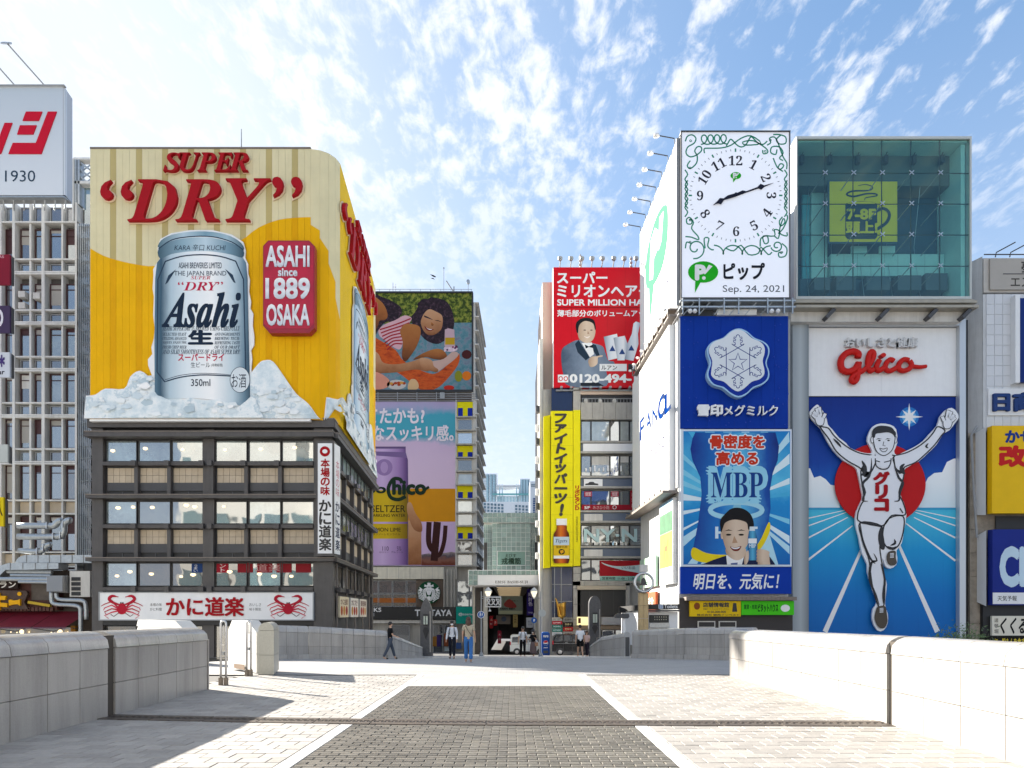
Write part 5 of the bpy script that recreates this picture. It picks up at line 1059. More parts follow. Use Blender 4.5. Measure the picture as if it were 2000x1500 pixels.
for i, (xa, xb) in enumerate(((1121, 1148), (1150, 1174), (1176, 1200), (1202, 1228))): window(fy, (xa, 1230, xb, 1283), t, GLW if i % 2 else GLD, GREY, .06, -.1, .08)
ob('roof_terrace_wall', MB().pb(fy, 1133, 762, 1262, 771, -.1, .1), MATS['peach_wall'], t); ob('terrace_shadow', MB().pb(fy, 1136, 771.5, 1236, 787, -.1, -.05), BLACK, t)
for i in range(16): ob('terrace_baluster', MB().pb(fy, 1137+i*6.2, 780, 1137.8+i*6.2, 787.5, .1, .14), GREY, t)
ob('terrace_rail', MB().pb(fy, 1136, 779, 1236, 780, .08, .16), GREY, t)
for x in (1144, 1172, 1200): ob('barrel', MB().lathe(fy.p(fy.q(x, 0)[0], yz(787), .0), [(.16, 0), (.2, .15), (.16, .32), (.08, .4)], 8), OFFW, t)
for i, c in enumerate(('#c8c4b8', '#c02030', '#1a7a6a', '#2a8a7a', '#e8e8e8')):
    s_ = flat_sign('shop_sign', ('white', 'red', 'teal', 'green', 'pale')[i]+' narrow shop sign, '+('topmost', 'second', 'third', 'fourth', 'lowest')[i]+' of the stack beside the drink machine', fy, (1078, 1206+i*7.2, 1097, 1212+i*7.2), c, [('SHOP NEWS', (1080, 1207.5+i*7.2, 1094, 1210.5+i*7.2), '#ffffff' if i in (1, 2, 3) else '#202020')], .2, n=.6)
for i, c in enumerate(('#8a8880', '#2a1a18', '#a82020', '#a8a49a')):
    s_ = flat_sign('shop_sign', ('grey', 'black and gold', 'red', 'stone coloured')[i]+' square shop sign in the second stack left of the stone pier', fy, (1099, 1206+i*9.2, 1118, 1214.4+i*9.2), c, [('営業中', (1102, 1208+i*9.2, 1115, 1212+i*9.2), '#e8d8a0' if i in (1, 2) else '#303030')], .2, n=.6)
# gold saxophone ornament on the dark glazing
t = thing('saxophone', 'large golden saxophone ornament hung on the dark blue glazing', 'ornament', tuple(fy.p(fy.q(1095, 0)[0], yz(1206), .4)))
GOLD = mat('gold_metal', (.55, .30, .05), rough=.3, metal=.8, k=1)
P3 = lambda px, py, n: fy.p(*fy.q(px, py), n)
ob('bore', MB().tube([P3(86, 0, 0) if 0 else P3(1084, 1168, .5), P3(1086, 1172, .5), P3(1090, 1190, .5), P3(1092, 1203, .5), P3(1096, 1206, .5), P3(1099, 1202, .5), P3(1098, 1186, .5), P3(1096, 1178, .5)], [.04, .06, .1, .16, .2, .22, .28, .42], 10), GOLD, t, True)
for k_ in range(5): ob('key', MB().lathe(P3(1088.3+k_*.8, 1178+k_*5, .66), [(.06, 0), (.06, .03)], 8, 'y'), GOLD, t)
# yellow tonic sign
YL = C('#f6e800', rough=.35)
t = thing('yellow_sign', 'tall yellow vertical sign with black katakana and an amber tonic bottle', 'sign', tuple(fy.p(fy.q(1097, 0)[0], yz(1108))))
ob('board', MB().pb(fy, 1075.5, 806, 1118, 1107, -.3, .5), YL, t); 
ob('side_board', MB().hexa([fy.p(fy.q(1061.5, 0)[0], yz(1110), .1), fy.p(fy.q(1074.5, 0)[0], yz(1109), .3), fy.p(fy.q(1074.5, 0)[0], yz(1109), -.3), fy.p(fy.q(1061.5, 0)[0], yz(1110), -.4), fy.p(fy.q(1061.5, 0)[0], yz(814), .1), fy.p(fy.q(1074.5, 0)[0], yz(812), .3), fy.p(fy.q(1074.5, 0)[0], yz(812), -.3), fy.p(fy.q(1061.5, 0)[0], yz(814), -.4)]), YL, t)
ob('right_board', MB().pb(fy, 1119, 803.5, 1132.5, 1106, -.1, .4), YL, t)
for j in range(1, 9): ob('panel_seam', MB().pb(fy, 1076, 806+j*33.5, 1118, 806.35+j*33.5, .5, .502), C('#a89a10'), t)
tx(fy, 'ファイトイッパーツ', (1083, 811, 1106, 985), .51, mat('sign_black', (.03, .025, .02), k=1), t, n1=.56, vert=False if 0 else True, off=.05, shear=.15, each=True, name='letter')
tx(fy, '!', (1093, 987, 1099, 1008), .51, MATS['sign_black'], t, n1=.56, off=.05, shear=.15)
tx(fy, 'リポビタンD', (1122, 950, 1131, 998), .41, C('#c02818'), t, vert=True, off=.05, each=True, name='letter'); tx(fy, '指定医薬部外品疲労回復栄養補給', (1124, 1010, 1128, 1060), .41, C('#8a7a10'), t, vert=True)
AMBG = ramp_mat('amber_bottle', [(0, '#3a1203'), (.2, '#8a3408'), (.45, '#e07a18'), (.62, '#c85a10'), (.85, '#6a2404'), (1, '#3a1002')], axis=0, rough=.2)
b_ = ob('bottle', MB().pp(fy, smooth([(1087, 1028), (1105, 1028), (1106, 1036), (1110, 1044), (1111, 1054)], 3, False)+[(1111, 1096), (1109, 1101), (1082, 1101), (1080, 1096), (1080, 1054)]+smooth([(1080, 1054), (1081, 1044), (1086, 1036), (1087, 1028)], 3, False), .51, .62), AMBG, t)
ob('bottle_cap', MB().pb(fy, 1086, 1015, 1106, 1027.5, .51, .66), WHITE, b_); ob('label_print', MB().pb(fy, 1080.5, 1050, 1110.5, 1066, .622, .63), C('#c8dcea'), b_); ob('label_print', MB().pb(fy, 1080.5, 1066.3, 1110.5, 1092, .622, .63), C('#e8c018'), b_); ob('label_stripe', MB().pb(fy, 1080.5, 1086.5, 1110.5, 1092, .632, .64), WHITE, b_)
tx(fy, 'Tigers', (1084, 1054, 1107, 1063), .635, C('#1a2a5a'), b_, st='i'); tx(fy, '優勝祈願', (1085, 1067, 1107, 1072), .635, C('#3a1a08'), b_)
ob('emblem', MB().pp(fy, ell(1096, 1079, 6, 5.5, 14), .636, .645), C('#202020'), b_); ob('emblem_core', MB().pp(fy, [(1092, 1077), (1099, 1075), (1100, 1080), (1095, 1083)], .648), C('#e8a818'), b_)

# red billboard
t = thing('red_billboard', 'red rooftop billboard with a man in a tuxedo and white hair spray bottles', 'billboard', tuple(fy.p(fy.q(1167, 0)[0], yz(757))))
fr = Face(DY-.3); zr = Z(1040, 480, 5.0); RD = C('#d8061c', rough=.35)
ob('board', MB().pb(fr, 1081, 522, 1290, 757, -1.0, 0), RD, t); ob('edge_frame', MB().pb(fr, 1080, 522, 1081.2, 757, -1.0, .02), WHITE, t)
for x in (1116, 1151, 1186, 1221): ob('seam', MB().pb(fr, x, 522, x+.3, 757, .001, .003), C('#a80414'), t)
ob('divider', MB().pb(fr, 1089, 600.3, 1290, 601.5, .004, .02), C('#8a0410'), t)
BR_ = lambda *b: BX(zr, *b)
tx(fr, 'スーパー', BR_(243, 258, 728, 365), .01, WHITE, t, off=.04, each=True, name='letter'); tx(fr, 'ミリオンヘアー', BR_(243, 385, 1150, 500), .01, WHITE, t, off=.035, each=True, name='letter')
tx(fr, 'SUPER MILLION HAIR', BR_(243, 525, 1160, 583), .01, WHITE, t, off=.035, each=True, name='letter'); tx(fr, '薄毛部分のボリュームアップ', BR_(243, 628, 1170, 692), .01, WHITE, t, off=.03, each=True, name='letter')
def pr(nm, pts, m_, n, sm=True, parent=None): return ob(nm, MB().pp(fr, smooth(zr(pts), 4) if sm else zr(pts), n), m_, parent or t)
pr('jacket', [(300, 1250), (280, 1100), (290, 1010), (350, 960), (450, 920), (580, 950), (680, 980), (710, 1040), (740, 1120), (790, 1130), (800, 1170), (720, 1200), (720, 1370), (360, 1370)], ramp_mat('suit_print', [(0, '#4a5a70'), (.5, '#8494a8'), (1, '#6a7a90')], axis=0, noise_=.6, nscale=1), .012)
pr('lapel', [(415, 960), (450, 920), (500, 1000), (560, 1090), (520, 1120), (440, 1040)], C('#1a3044'), .016, False); pr('lapel', [(590, 960), (620, 970), (660, 1080), (640, 1100), (590, 1020)], C('#1a3044'), .016, False)
pr('shirt', [(480, 950), (580, 945), (600, 1060), (560, 1090), (520, 1020)], WHITE, .017, False); pr('bow_tie', [(510, 965), (550, 985), (590, 965), (592, 1000), (550, 990), (520, 1005)], C('#0a1420'), .02, False)
FACEP = ramp_mat('portrait_skin', [(0, '#b8987e'), (.5, '#e0c8b0'), (1, '#d8bca4')], axis=0, noise_=.2, nscale=2)
pr('face', [(440, 830), (445, 770), (500, 730), (570, 740), (610, 800), (610, 870), (580, 930), (520, 950), (465, 920), (445, 880)], FACEP, .02); pr('hair', [(430, 840), (425, 760), (470, 715), (540, 705), (600, 730), (618, 800), (610, 820), (590, 760), (520, 735), (470, 760), (450, 800), (445, 850)], C('#14141a'), .024)
for x in (510, 575): pr('eye', ell(x, 825, 13, 5, 8), C('#201818'), .025, False)
pr('smile', [(500, 880), (530, 892), (565, 880), (535, 905)], C('#fff0e8'), .025); pr('nose', [(540, 830), (555, 862), (535, 862)], C('#b8907a'), .025, False)
pr('hand', [(545, 1120), (580, 1085), (620, 1080), (680, 1070), (680, 1085), (640, 1095), (635, 1150), (600, 1180), (560, 1180)], FACEP, .026); pr('leg', [(470, 1340), (640, 1335), (700, 1370), (470, 1372)], C('#1a2430'), .02, False)
BTL = ramp_mat('silver_bottle', [(0, '#8a98aa'), (.4, '#e8eef4'), (.7, '#ffffff'), (1, '#a8b4c4')], axis=0)
pr('box_print', [(695, 890), (825, 860), (870, 1090), (740, 1120)], BTL, .02, False); pr('bottle', [(790, 900), (900, 880), (930, 960), (900, 1120), (830, 1120)], BTL, .024, False); pr('bottle', [(985, 760), (1010, 740), (1052, 755), (1030, 860), (1035, 960), (985, 1125), (900, 1110), (930, 950), (970, 860)], BTL, .026, False)
for x, y in ((780, 1010), (875, 1040), (965, 1005)): pr('logo_mark', [(x-30, y+20), (x, y-35), (x+30, y+20)], C('#2a4a8a'), .03, False)
pr('name_tag', [(655, 1155), (920, 1155), (920, 1225), (655, 1225)], WHITE, .03, False); tx(fr, 'ルアン', BR_(672, 1172, 825, 1212), .034, BLACK, t, off=.02)
pr('black_tag', [(935, 1155), (1160, 1155), (1160, 1225), (935, 1225)], BLACK, .03, False); tx(fr, '横浜', BR_(975, 1165, 1095, 1218), .034, WHITE, t, off=.03)
pr('dial_mark', [(248, 1260), (350, 1260), (350, 1335), (248, 1335)], WHITE, .03, False); tx(fr, 'oo', BR_(254, 1275, 346, 1322), .034, RD, t)
tx(fr, '0120-494-112', BR_(368, 1258, 1180, 1335), .034, WHITE, t, off=.045, each=True, name='letter')
for x in (1093, 1114, 1135, 1155, 1175, 1197, 1217, 1240):
    l_ = ob('lamp_arm', MB().tube([fr.p(*fr.q(x, 522.5), -.1), fr.p(*fr.q(x+1, 513), .5)], .05), GREY, t); ob('lamp_head', MB().lathe(fr.p(*fr.q(x, 512), .6), [(.08, -.2), (.2, -.1), (.22, .1), (.1, .18)], 8), GREY, l_)
for i in range(9): ob('under_lamp', MB().pb(fr, 1094+i*19, 757.5, 1098+i*19, 761, -.4, .5), GREY, t)
ob('under_rail', MB().pb(fr, 1086, 761, 1262, 763, -.2, .0), GREY, t)
for x, y, l in ((1136.5, 481, 'thicker pole mast with a box behind the red billboard'), (1237.5, 485, 'thin insulator mast behind the right end of the red billboard')):
    m_ = thing('mast', l, 'mast', tuple(fr.p(fr.q(x, 0)[0], yz(524), -1.5))); ob('pole', MB().pb(fr, x-1, y, x+1, 530, -1.6, -1.3), GREY, m_)
    for k_ in range(3): ob('fitting', MB().pb(fr, x-3, y+5+k_*8, x+2.2, y+8+k_*8, -1.29, -1.1), GREY, m_)

# ================================================================ RIGHT: CLOCK TOWER BLOCK, GLASS CUBE, RUNNER SIGN
DP = 45.; fp = Face(DP); pz = lambda py: fp.q(0, py)[1]
SIDE0, SIDE1 = (11.0, DP), (10.66, 56.2)
fps = Face(SIDE1, SIDE0); LP = fps.L        # a runs from the far end to the near corner; normal faces left
t = thing('sign_tower', 'white and grey narrow building carrying the clock and dairy signs', 'building', (14, DP, -5))
LWALL = mat('light_wall', (.60, .61, .62), rough=.6, var=.06, k=1, dirt=.2)
ob('wall', MB().hexa([(11.08, DP+.35, -5), (18.35, DP+.35, -5), (18.35, 57, -5), (10.75, 57, -5), (11.08, DP+.35, pz(585)), (18.35, DP+.35, pz(585)), (18.35, 57, pz(585)), (10.75, 57, pz(585))]), LWALL, t)
ob('corner_trim', MB().pb(fp, 1325.5, 622, 1328.5, 1160, -.3, .06), WHITE, t); ob('right_trim', MB().pb(fp, 1538, 622, 1543, 1160, -.3, .02), GREY, t)
ob('street_base', MB().pb(fp, 1327, 1168, 1548, 1290, -.3, .02), mat('dim_shop', (.03, .025, .025), k=1), t)
for y in (592, 604): ob('truss_beam', MB().pb(fp, 1325, y, 1548, y+3, -.2, .5), GALV, t)
for x in (1328, 1360, 1408, 1436, 1492, 1524, 1540): ob('truss_post', MB().pb(fp, x, 590, x+2.2, 620, .5, .6), GALV, t)
for i in range(7): ob('truss_brace', MB().tube([fp.p(*fp.q(1332+i*30, 619), .3), fp.p(*fp.q(1356+i*30, 592), .3)], .04), GALV, t)
ob('truss_dark', MB().pb(fp, 1332, 596, 1392, 619, .02, .1), BLACK, t); ob('soffit_box', MB().pb(fp, 1398, 608, 1475, 619, .02, .3), OFFW, t)
for x in (1343, 1352, 1500, 1512): ob('spot_lamp', MB().lathe(fp.p(*fp.q(x, 617), .65), [(.06, -.1), (.16, 0), (.1, .14)], 8), WHITE, t)
# clock board
t = thing('clock_sign', 'tall white clock sign with green scrollwork, a green speech bubble and the date', 'clock sign', tuple(fp.p(fp.q(1434, 0)[0], pz(588))))
CB = mat('led_white', (.84, .86, .93), rough=.4, emit=.06, k=1)
ob('board', MB().pb(fp, 1329, 264.5, 1537.5, 586, -.9, .3), CB, t)
ob('frame', MB().pb(fp, 1327, 263, 1539.5, 264.5, -1, .4).pb(fp, 1327, 586, 1539.5, 590, -1, .4).pb(fp, 1327, 264.5, 1329, 586, -1, .36).pb(fp, 1537.5, 264.5, 1539.5, 586, -1, .36), DGREY, t)
GR = C('#0f8a6c', rough=.5); zp = Z(1310, 250, 4.168); N0 = .305
def lw(pts, w_=.085, m_=GR, n=N0, closed=False, sm=True, nm='scroll'): ob(nm, MB().rib(fp, smooth(zp(pts), 3, closed) if sm else zp(pts), w_, n, closed=closed), m_, t)
# scroll border: looping lines along the four sides and spirals at the corners
def loops(x0, y0, x1, y1, n, amp, r, ph=0., flip=1):
    L_ = hypot(x1-x0, y1-y0); ux, uy = (x1-x0)/L_, (y1-y0)/L_; out = []
    for i in range(n*10+1):
        u = i/(n*10); th_ = 2*pi*n*u+ph; d_ = L_*u+r*sin(th_); e = amp*cos(th_)*flip
        out.append((x0+ux*d_-uy*e, y0+uy*d_+ux*e))
    return out
def spiral(cx, cy, r0, r1, a0, turns, k=22): return [(cx+(r0+(r1-r0)*i/k)*cos(a0+2*pi*turns*i/k), cy+(r0+(r1-r0)*i/k)*sin(a0+2*pi*turns*i/k)) for i in range(k+1)]
lw(loops(235, 122, 445, 118, 4, 38, 34)); lw(loops(430, 160, 760, 120, 2, 36, 10, 1.2)); lw([(265, 230), (262, 195), (300, 190), (400, 188), (480, 165), (560, 110), (640, 90), (720, 150), (600, 165), (575, 140), (660, 130), (760, 190), (775, 225), (740, 235), (735, 205)])
lw([(110, 135), (125, 95), (165, 82), (195, 110), (180, 150), (130, 180), (115, 230), (150, 260), (200, 245), (240, 210), (235, 180), (205, 180), (185, 215), (205, 250), (200, 310), (150, 355), (125, 330), (150, 290)])
lw([(820, 80), (870, 80), (920, 100), (920, 150), (870, 155), (845, 120), (880, 85)]); lw([(900, 290), (870, 270), (900, 230), (870, 180), (810, 180), (800, 225), (840, 240), (850, 200)]); lw([(820, 270), (850, 340), (880, 360), (905, 330), (880, 315), (860, 350), (900, 378)]); lw([(770, 165), (800, 145), (790, 110), (830, 100), (860, 150), (900, 260), (930, 310), (928, 360)])
for xx in (118, 922):
    lw([(xx+(10 if i % 2 else -12)*1.0, 365+i*38) for i in range(11)]); lw([(xx-(10 if i % 2 else -12)*1.0, 450+i*38) for i in range(7)])
lw([(140, 770), (160, 765), (160, 800), (125, 800), (120, 765), (145, 750), (175, 790), (160, 840), (210, 900), (215, 930), (160, 910), (110, 905)]); lw([(110, 1000), (120, 950), (155, 960)]); lw(spiral(190, 1000, 15, 85, .2, 1.25)); lw([(270, 1000), (262, 920), (300, 920), (290, 980), (320, 1010), (340, 1010)])
lw(loops(340, 1010, 800, 1015, 3, 36, 30, 0, -1)); lw([(440, 1000), (500, 1020), (560, 975), (620, 1050), (700, 1040), (720, 990), (780, 1050), (810, 1030)]); lw([(715, 985), (720, 920), (770, 900), (780, 950), (750, 960), (740, 900), (830, 900), (830, 850), (870, 860), (860, 920), (830, 900)]); lw(spiral(850, 980, 12, 50, 1, 1.3)); lw([(890, 960), (930, 1000), (920, 1060), (870, 1070), (865, 1035), (900, 1030)]); lw([(895, 745), (870, 780), (880, 820), (915, 790), (900, 760), (870, 870), (930, 900), (930, 870)]); lw([(860, 880), (900, 840), (935, 760), (930, 730)])
for x, y in ((152, 130), (148, 350), (755, 215), (797, 125), (822, 850), (148, 950), (885, 1035), (148, 770)): lw(ell(x, y, 8, 8, 8), .05, nm='bud', closed=True, sm=False)
cx, cy = 515, 572
for k_ in range(60):
    a = 2*pi*k_/60; r0, r1 = (352, 380) if k_ % 5 == 0 else (358, 374)
    ob('tick', MB().rib(fp, zp([(cx+r0*sin(a), cy-r0*cos(a)), (cx+r1*sin(a), cy-r1*cos(a))]), .10 if k_ % 5 == 0 else .035, N0), GR if k_ % 5 == 0 else CLINE, t)
def rot_text(s_, x, y, h, ang, m_, st='n'):
    g = glyph(sty(s_, st), 0, False, 0, 3); W, H = g[4]-g[2], g[5]-g[3]; sc_ = h/H; c0, s0 = cos(ang), sin(ang); vs = []
    for v in g[0]:
        u, w_ = (v[0]-g[2]-W/2)*sc_, (v[1]-g[3]-H/2)*sc_
        px, py = zp([(x+u*c0+w_*s0, y+u*s0-w_*c0)])[0]; a, z = fp.q(px, py); vs.append(fp.p(a, z, N0+.004))
    ob('numeral', MB().add(vs, g[1]), m_, t)
NV = C('#14182e')
for k_, (x, y) in enumerate(((660, 322), (762, 428), (805, 572), (770, 712), (665, 815), (520, 862), (385, 818), (270, 720), (228, 573), (265, 425), (378, 322), (515, 290))):
    k1 = k_+1; ang = {1: .5, 2: 1.1, 3: pi/2, 4: -1.0 if 0 else 2.1-pi, 5: -.5, 6: 0, 7: .5, 8: 1.05-0 if 0 else 1.0, 9: -pi/2+.0 if 0 else 0, 10: -1.0, 11: -.5, 12: 0}[k1]
    ang = {1: .5, 2: 1.15, 3: 1.57, 4: -.95, 5: -.5, 6: 0, 7: .5, 8: .95, 9: -1.57 if 0 else -.0, 10: -1.0, 11: -.5, 12: 0}[k1]
    rot_text(str(k1), x, y, 78, ang, NV, 'b')
ob('minute_hand', MB().pp(fp, zp([(440, 588), (515, 560), (570, 535), (600, 542), (690, 508), (715, 482), (745, 495), (820, 474), (748, 505), (722, 528), (700, 518), (600, 552), (515, 584), (445, 600)]), N0+.02, N0+.06), NV, t)
ob('hour_hand', MB().pp(fp, zp([(570, 550), (520, 585), (480, 598), (420, 615), (395, 650), (370, 642), (328, 658), (360, 630), (385, 600), (415, 603), (450, 578), (515, 560)]), N0+.07, N0+.1), NV, t)
ob('hub', MB().pp(fp, zp(ell(515, 572, 15, 15, 12)), N0+.1, N0+.13), NV, t)
LG = C('#18b418')
for (x, y, w_, h_, tl, nn) in ((253, 1192, 122, 86, [(190, 1255), (235, 1270), (186, 1360)], 0), (517, 413, 43, 28, [(494, 432), (520, 438), (496, 468)], 1)):
    b_ = ob('speech_bubble', MB().pp(fp, zp(ell(x, y, w_, h_, 28)), N0+.004, N0+.03), LG, t); ob('tail', MB().pp(fp, zp(tl), N0+.005, N0+.028), LG, b_)
    s1 = w_/122; tx(fp, 'P', (*zp([(x-58*s1, y-50*s1)])[0], *zp([(x+12*s1, y+60*s1)])[0]), N0+.034, WHITE, b_, off=.06)
    ob('exclamation', MB().pp(fp, zp([(x+45*s1, y-58*s1), (x+75*s1, y-45*s1), (x+15*s1, y+20*s1), (x+5*s1, y+14*s1)]), N0+.036), WHITE, b_); ob('dot', MB().pp(fp, zp(ell(x+5*s1, y+50*s1, 15*s1, 15*s1, 12)), N0+.036), WHITE, b_)
tx(fp, 'ピップ', (*zp([(420, 1122)])[0], *zp([(748, 1252)])[0]), N0+.004, C('#141826'), t, off=.035, each=True, name='letter', n1=N0+.03)
tx(fp, 'Sep. 24, 2021', (*zp([(412, 1298)])[0], *zp([(908, 1370)])[0]), N0+.004, C('#3a4454'), t, off=.0)
# side board of the clock sign (full sun)
t = thing('side_billboard', 'sunlit white side billboard with a pale green bubble facing the sun', 'billboard', (10.9, 50, pz(640)))
S0, S1 = .0, LP
zs = lambda py, X=1330: None
ZU, ZD = pz(272), pz(597)
WB = mat('sun_white', (.78, .79, .80), rough=.8, k=1, var=.02, spec=0)
ob('board', MB().fb(fps, S0, ZD-.2, S1, ZU, -.6, .12), WB, t)
ob('edge_post', MB().fb(fps, S1+.003, ZD, S1+.12, ZU, -.1, .2), GREY, t)
pm = lambda u, z: (LP*u, z)
PG = mat('sun_green', (.09, .28, .17), rough=.8, spec=0, k=1); 
def onside(pts): # photo px to side metres
    return [fps.q(x, y) for x, y in pts]
b_ = ob('bubble', MB().prism(fps, onside(smooth([(1306, 402), (1308, 440), (1305, 480), (1297, 520), (1285, 548), (1274, 562), (1266, 560), (1264, 530), (1268, 490), (1280, 440), (1294, 408)], 3)), .125, .15), PG, t)
ob('bubble_tail', MB().prism(fps, onside([(1271, 562), (1280, 556), (1273, 626)]), .125, .148), PG, b_)
ob('letter_p', MB().prism(fps, onside([(1272, 548), (1275, 470), (1283, 445), (1290, 450), (1289, 485), (1281, 505), (1279, 545)]), .152), WB, b_); ob('exclamation', MB().prism(fps, onside([(1292, 425), (1300, 412), (1296, 470), (1290, 490)]), .152), WB, b_)
for s_, q in (('ピ', [(1281, 612), (1290, 578)]), ('ッ', [(1291, 590), (1299, 562)]), ('プ', [(1299, 588), (1311, 535)])):
    g = glyph(s_, .01); (a0, z0), (a1, z1) = [fps.q(*p) for p in q]; k0 = (g[4]-g[2]) or 1; k1 = (g[5]-g[3]) or 1
    ob('letter', MB().add([fps.p(a0+(v[0]-g[2])/k0*(a1-a0), z0+(v[1]-g[3])/k1*(z1-z0), .13) for v in g[0]], g[1]), mat('sun_grey', (.10, .10, .15), spec=0, rough=.8, k=1), t)
for i in range(7):
    a = LP*(.02+.96*i/6.2); l_ = ob('lamp_arm', MB().tube([fps.p(a, ZU, .1), fps.p(a, ZU+.45, .15), fps.p(a, ZU+.62, 1.2)], .035), DGREY, t); ob('lamp_head', MB().lathe(fps.p(a, ZU+.58, 1.35), [(.10, -.1), (.22, -.02), (.18, .12)], 8), WHITE, l_)
# gangway under it
t = thing('gangway', 'sloping looking tan steel gangway with lamps between the two side boards', 'gangway', (10.9, 50, ZD-.8))
for z in (ZD-.35, ZD-.75): ob('rail', MB().fb(fps, 0, z, LP+.2, z+.1, .15, .7), KT, t)
for i in range(9): ob('strut', MB().fb(fps, LP*i/8, ZD-.75, LP*i/8+.1, ZD-.25, .71, .78), KT, t); ob('spot_lamp', MB().lathe(fps.p(LP*i/8+.3, ZD-.5, 1.0), [(.05, 0), (.14, .06), (.1, .16)], 6), WHITE, t)
t = thing('side_billboard', 'large sunlit white side billboard with thin blue lettering below the gangway', 'billboard', (10.9, 50, 8))
ZF1, ZF0 = ZD-1.0, EZ+(1200-955)/F*45
ob('board', MB().fb(fps, -1.2, ZF0, LP-.6, ZF1, -.4, .5), WB, t); ob('grey_return', MB().fb(fps, LP-.595, ZF0+.1, LP+.02, ZF1, -.3, .12), LWALL, t)
FB = ramp_mat('fancl_blue', [(0, '#3a4458'), (.5, '#123c80'), (1, '#082c70')], axis=1, spec=0, rough=.8)
for ch, q in (('F', [(1250, 862), (1258, 812)]), ('A', [(1262, 845), (1272, 798)]), ('N', [(1274, 832), (1284, 788)]), ('C', [(1285, 826), (1298, 764)]), ('L', [(1298, 812), (1311, 756)])):
    fq = Face(fps.p(0, 0, .51)[:2], fps.p(LP, 0, .51)[:2]); g = glyph(ch, .012 if ch in 'FAN' else .035); (a0, z0), (a1, z1) = [fq.q(*p) for p in q]
    ob('letter', MB().add([fq.p(a0+(v[0]-g[2])/(g[4]-g[2])*(a1-a0), z0+(v[1]-g[3])/(g[5]-g[3])*(z1-z0), .01) for v in g[0]], g[1]), FB, t)
for i, ch in enumerate('正直品質。'):
    g = glyph(ch, .0); x = 1262+i*7.6; (a0, z0), (a1, z1) = fq.q(x, 905-i*7.0), fq.q(x+6, 880-i*7.6)
    ob('letter', MB().add([fq.p(a0+(v[0]-g[2])/(g[4]-g[2])*(a1-a0), z0+(v[1]-g[3])/(g[5]-g[3])*(z1-z0), .01) for v in g[0]], g[1]), mat('sun_grey', (.10, .10, .15), spec=0, rough=.8, k=1), t)
ob('lower_rail', MB().fb(fps, -1.2, ZF0-.28, LP+.1, ZF0-.1, .1, 1.1), KT, t)
for i in range(8): ob('rail_strut', MB().fb(fps, -1+i*1.6, ZF0-.1, -.92+i*1.6, ZF0+.12, .95, 1.05), KT, t)
t = thing('park_poster', 'tall green meadow poster with a deer below the white side board', 'poster', (10.9, 46, 2))
a0, a1 = LP-4.0, LP-.35; z0, z1 = EZ+(1200-1140)/F*46, ZF0-.5
ob('case', MB().fb(fps, a0, z0, a1, z1, .02, .3), LWALL, t)
for za, zb, c in ((.0, .2, '#e8eee8'), (.2, .62, '#a8c848'), (.62, .86, '#4a7a5a'), (.86, 1, '#9ac0dc')): ob('print', MB().fb(fps, a0+.1, z0+(z1-z0)*za+.02, a1-.1, z0+(z1-z0)*zb, .3, .305), ramp_mat('meadow'+c, [(0, c), (1, c)], noise_=.1) if 0 else C(c, var=.25, scale=1.5), t)
mid_ = (a0+a1)/2; zm = z0+(z1-z0)*.40
ob('deer', MB().prism(fps, [(mid_-.5, zm), (mid_-.4, zm+.35), (mid_+.2, zm+.4), (mid_+.4, zm+.75), (mid_+.62, zm+.72), (mid_+.5, zm+.4), (mid_+.38, zm), (mid_+.36, zm-.6), (mid_+.26, zm-.6), (mid_+.22, zm), (mid_-.3, zm), (mid_-.34, zm-.6), (mid_-.44, zm-.6)], .31), C('#a8683a'), t)
for i, (c, l) in enumerate((('#b8d8c0', 'pale green upper window poster'), ('#c8603a', 'orange framed hoarding'))):
    s_ = thing('wall_sign', l+' on the sunlit side wall, '+('upper left' if i == 0 else 'lower left'), 'sign', (10.7, 54, 2)); a0, a1 = .3+i*.6, 5.6; zz0 = (3.6, .9)[i]
    ob('board', MB().fb(fps, a0, zz0, a1, zz0+2.3, .02, .2), C(c), s_); tx(fps, ('カフェ', '焼肉定食')[i], (a0+.6, zz0+1.9, a1-.6, zz0+1.1), .21, WHITE, s_, loc=True, off=.03)
# blue snowflake sign
t = thing('snow_sign', 'blue mesh sign with a white snowflake emblem and white lettering', 'sign', tuple(fp.p(fp.q(1434, 0)[0], pz(838))))
BLM = ribmat('blue_mesh', (.004, .045, .38), 12, .35)
for i in range(8): ob('mesh_panel', MB().pb(fp, 1328+i*26.25+.15, 619, 1328+(i+1)*26.25-.15, 837.5, -.2, .12), BLM, t)
zn = Z(1310, 590, 5.769)
for k_ in range(70):
    x, y = RN.uniform(120, 1320), RN.uniform(190, 1420)
    if 360 < x < 1100 and 330 < y < 1340: continue
    ob('bulb', MB().lathe(fp.p(*fp.q(*zn([(x, y)])[0]), .12), [(.05, 0), (.04, -.04)], 6, 'y'), C('#2a4ab8'), t)
hexo = smooth(zn([(735, 335), (830, 370), (910, 440), (1010, 480), (1070, 540), (1075, 620), (1045, 720), (1075, 820), (1065, 900), (1000, 960), (900, 1000), (830, 1065), (735, 1105), (640, 1065), (560, 1000), (450, 965), (390, 890), (385, 820), (415, 720), (385, 620), (390, 540), (450, 480), (560, 440), (640, 370)]), 3)
hexi = smooth(zn([(725, 350), (800, 375), (880, 445), (970, 485), (1018, 540), (1022, 610), (1000, 700), (1020, 800), (1012, 860), (960, 905), (880, 930), (800, 1000), (725, 1038), (650, 1000), (570, 930), (480, 905), (430, 860), (430, 800), (440, 700), (405, 610), (412, 540), (470, 480), (570, 445), (650, 375)]), 3)
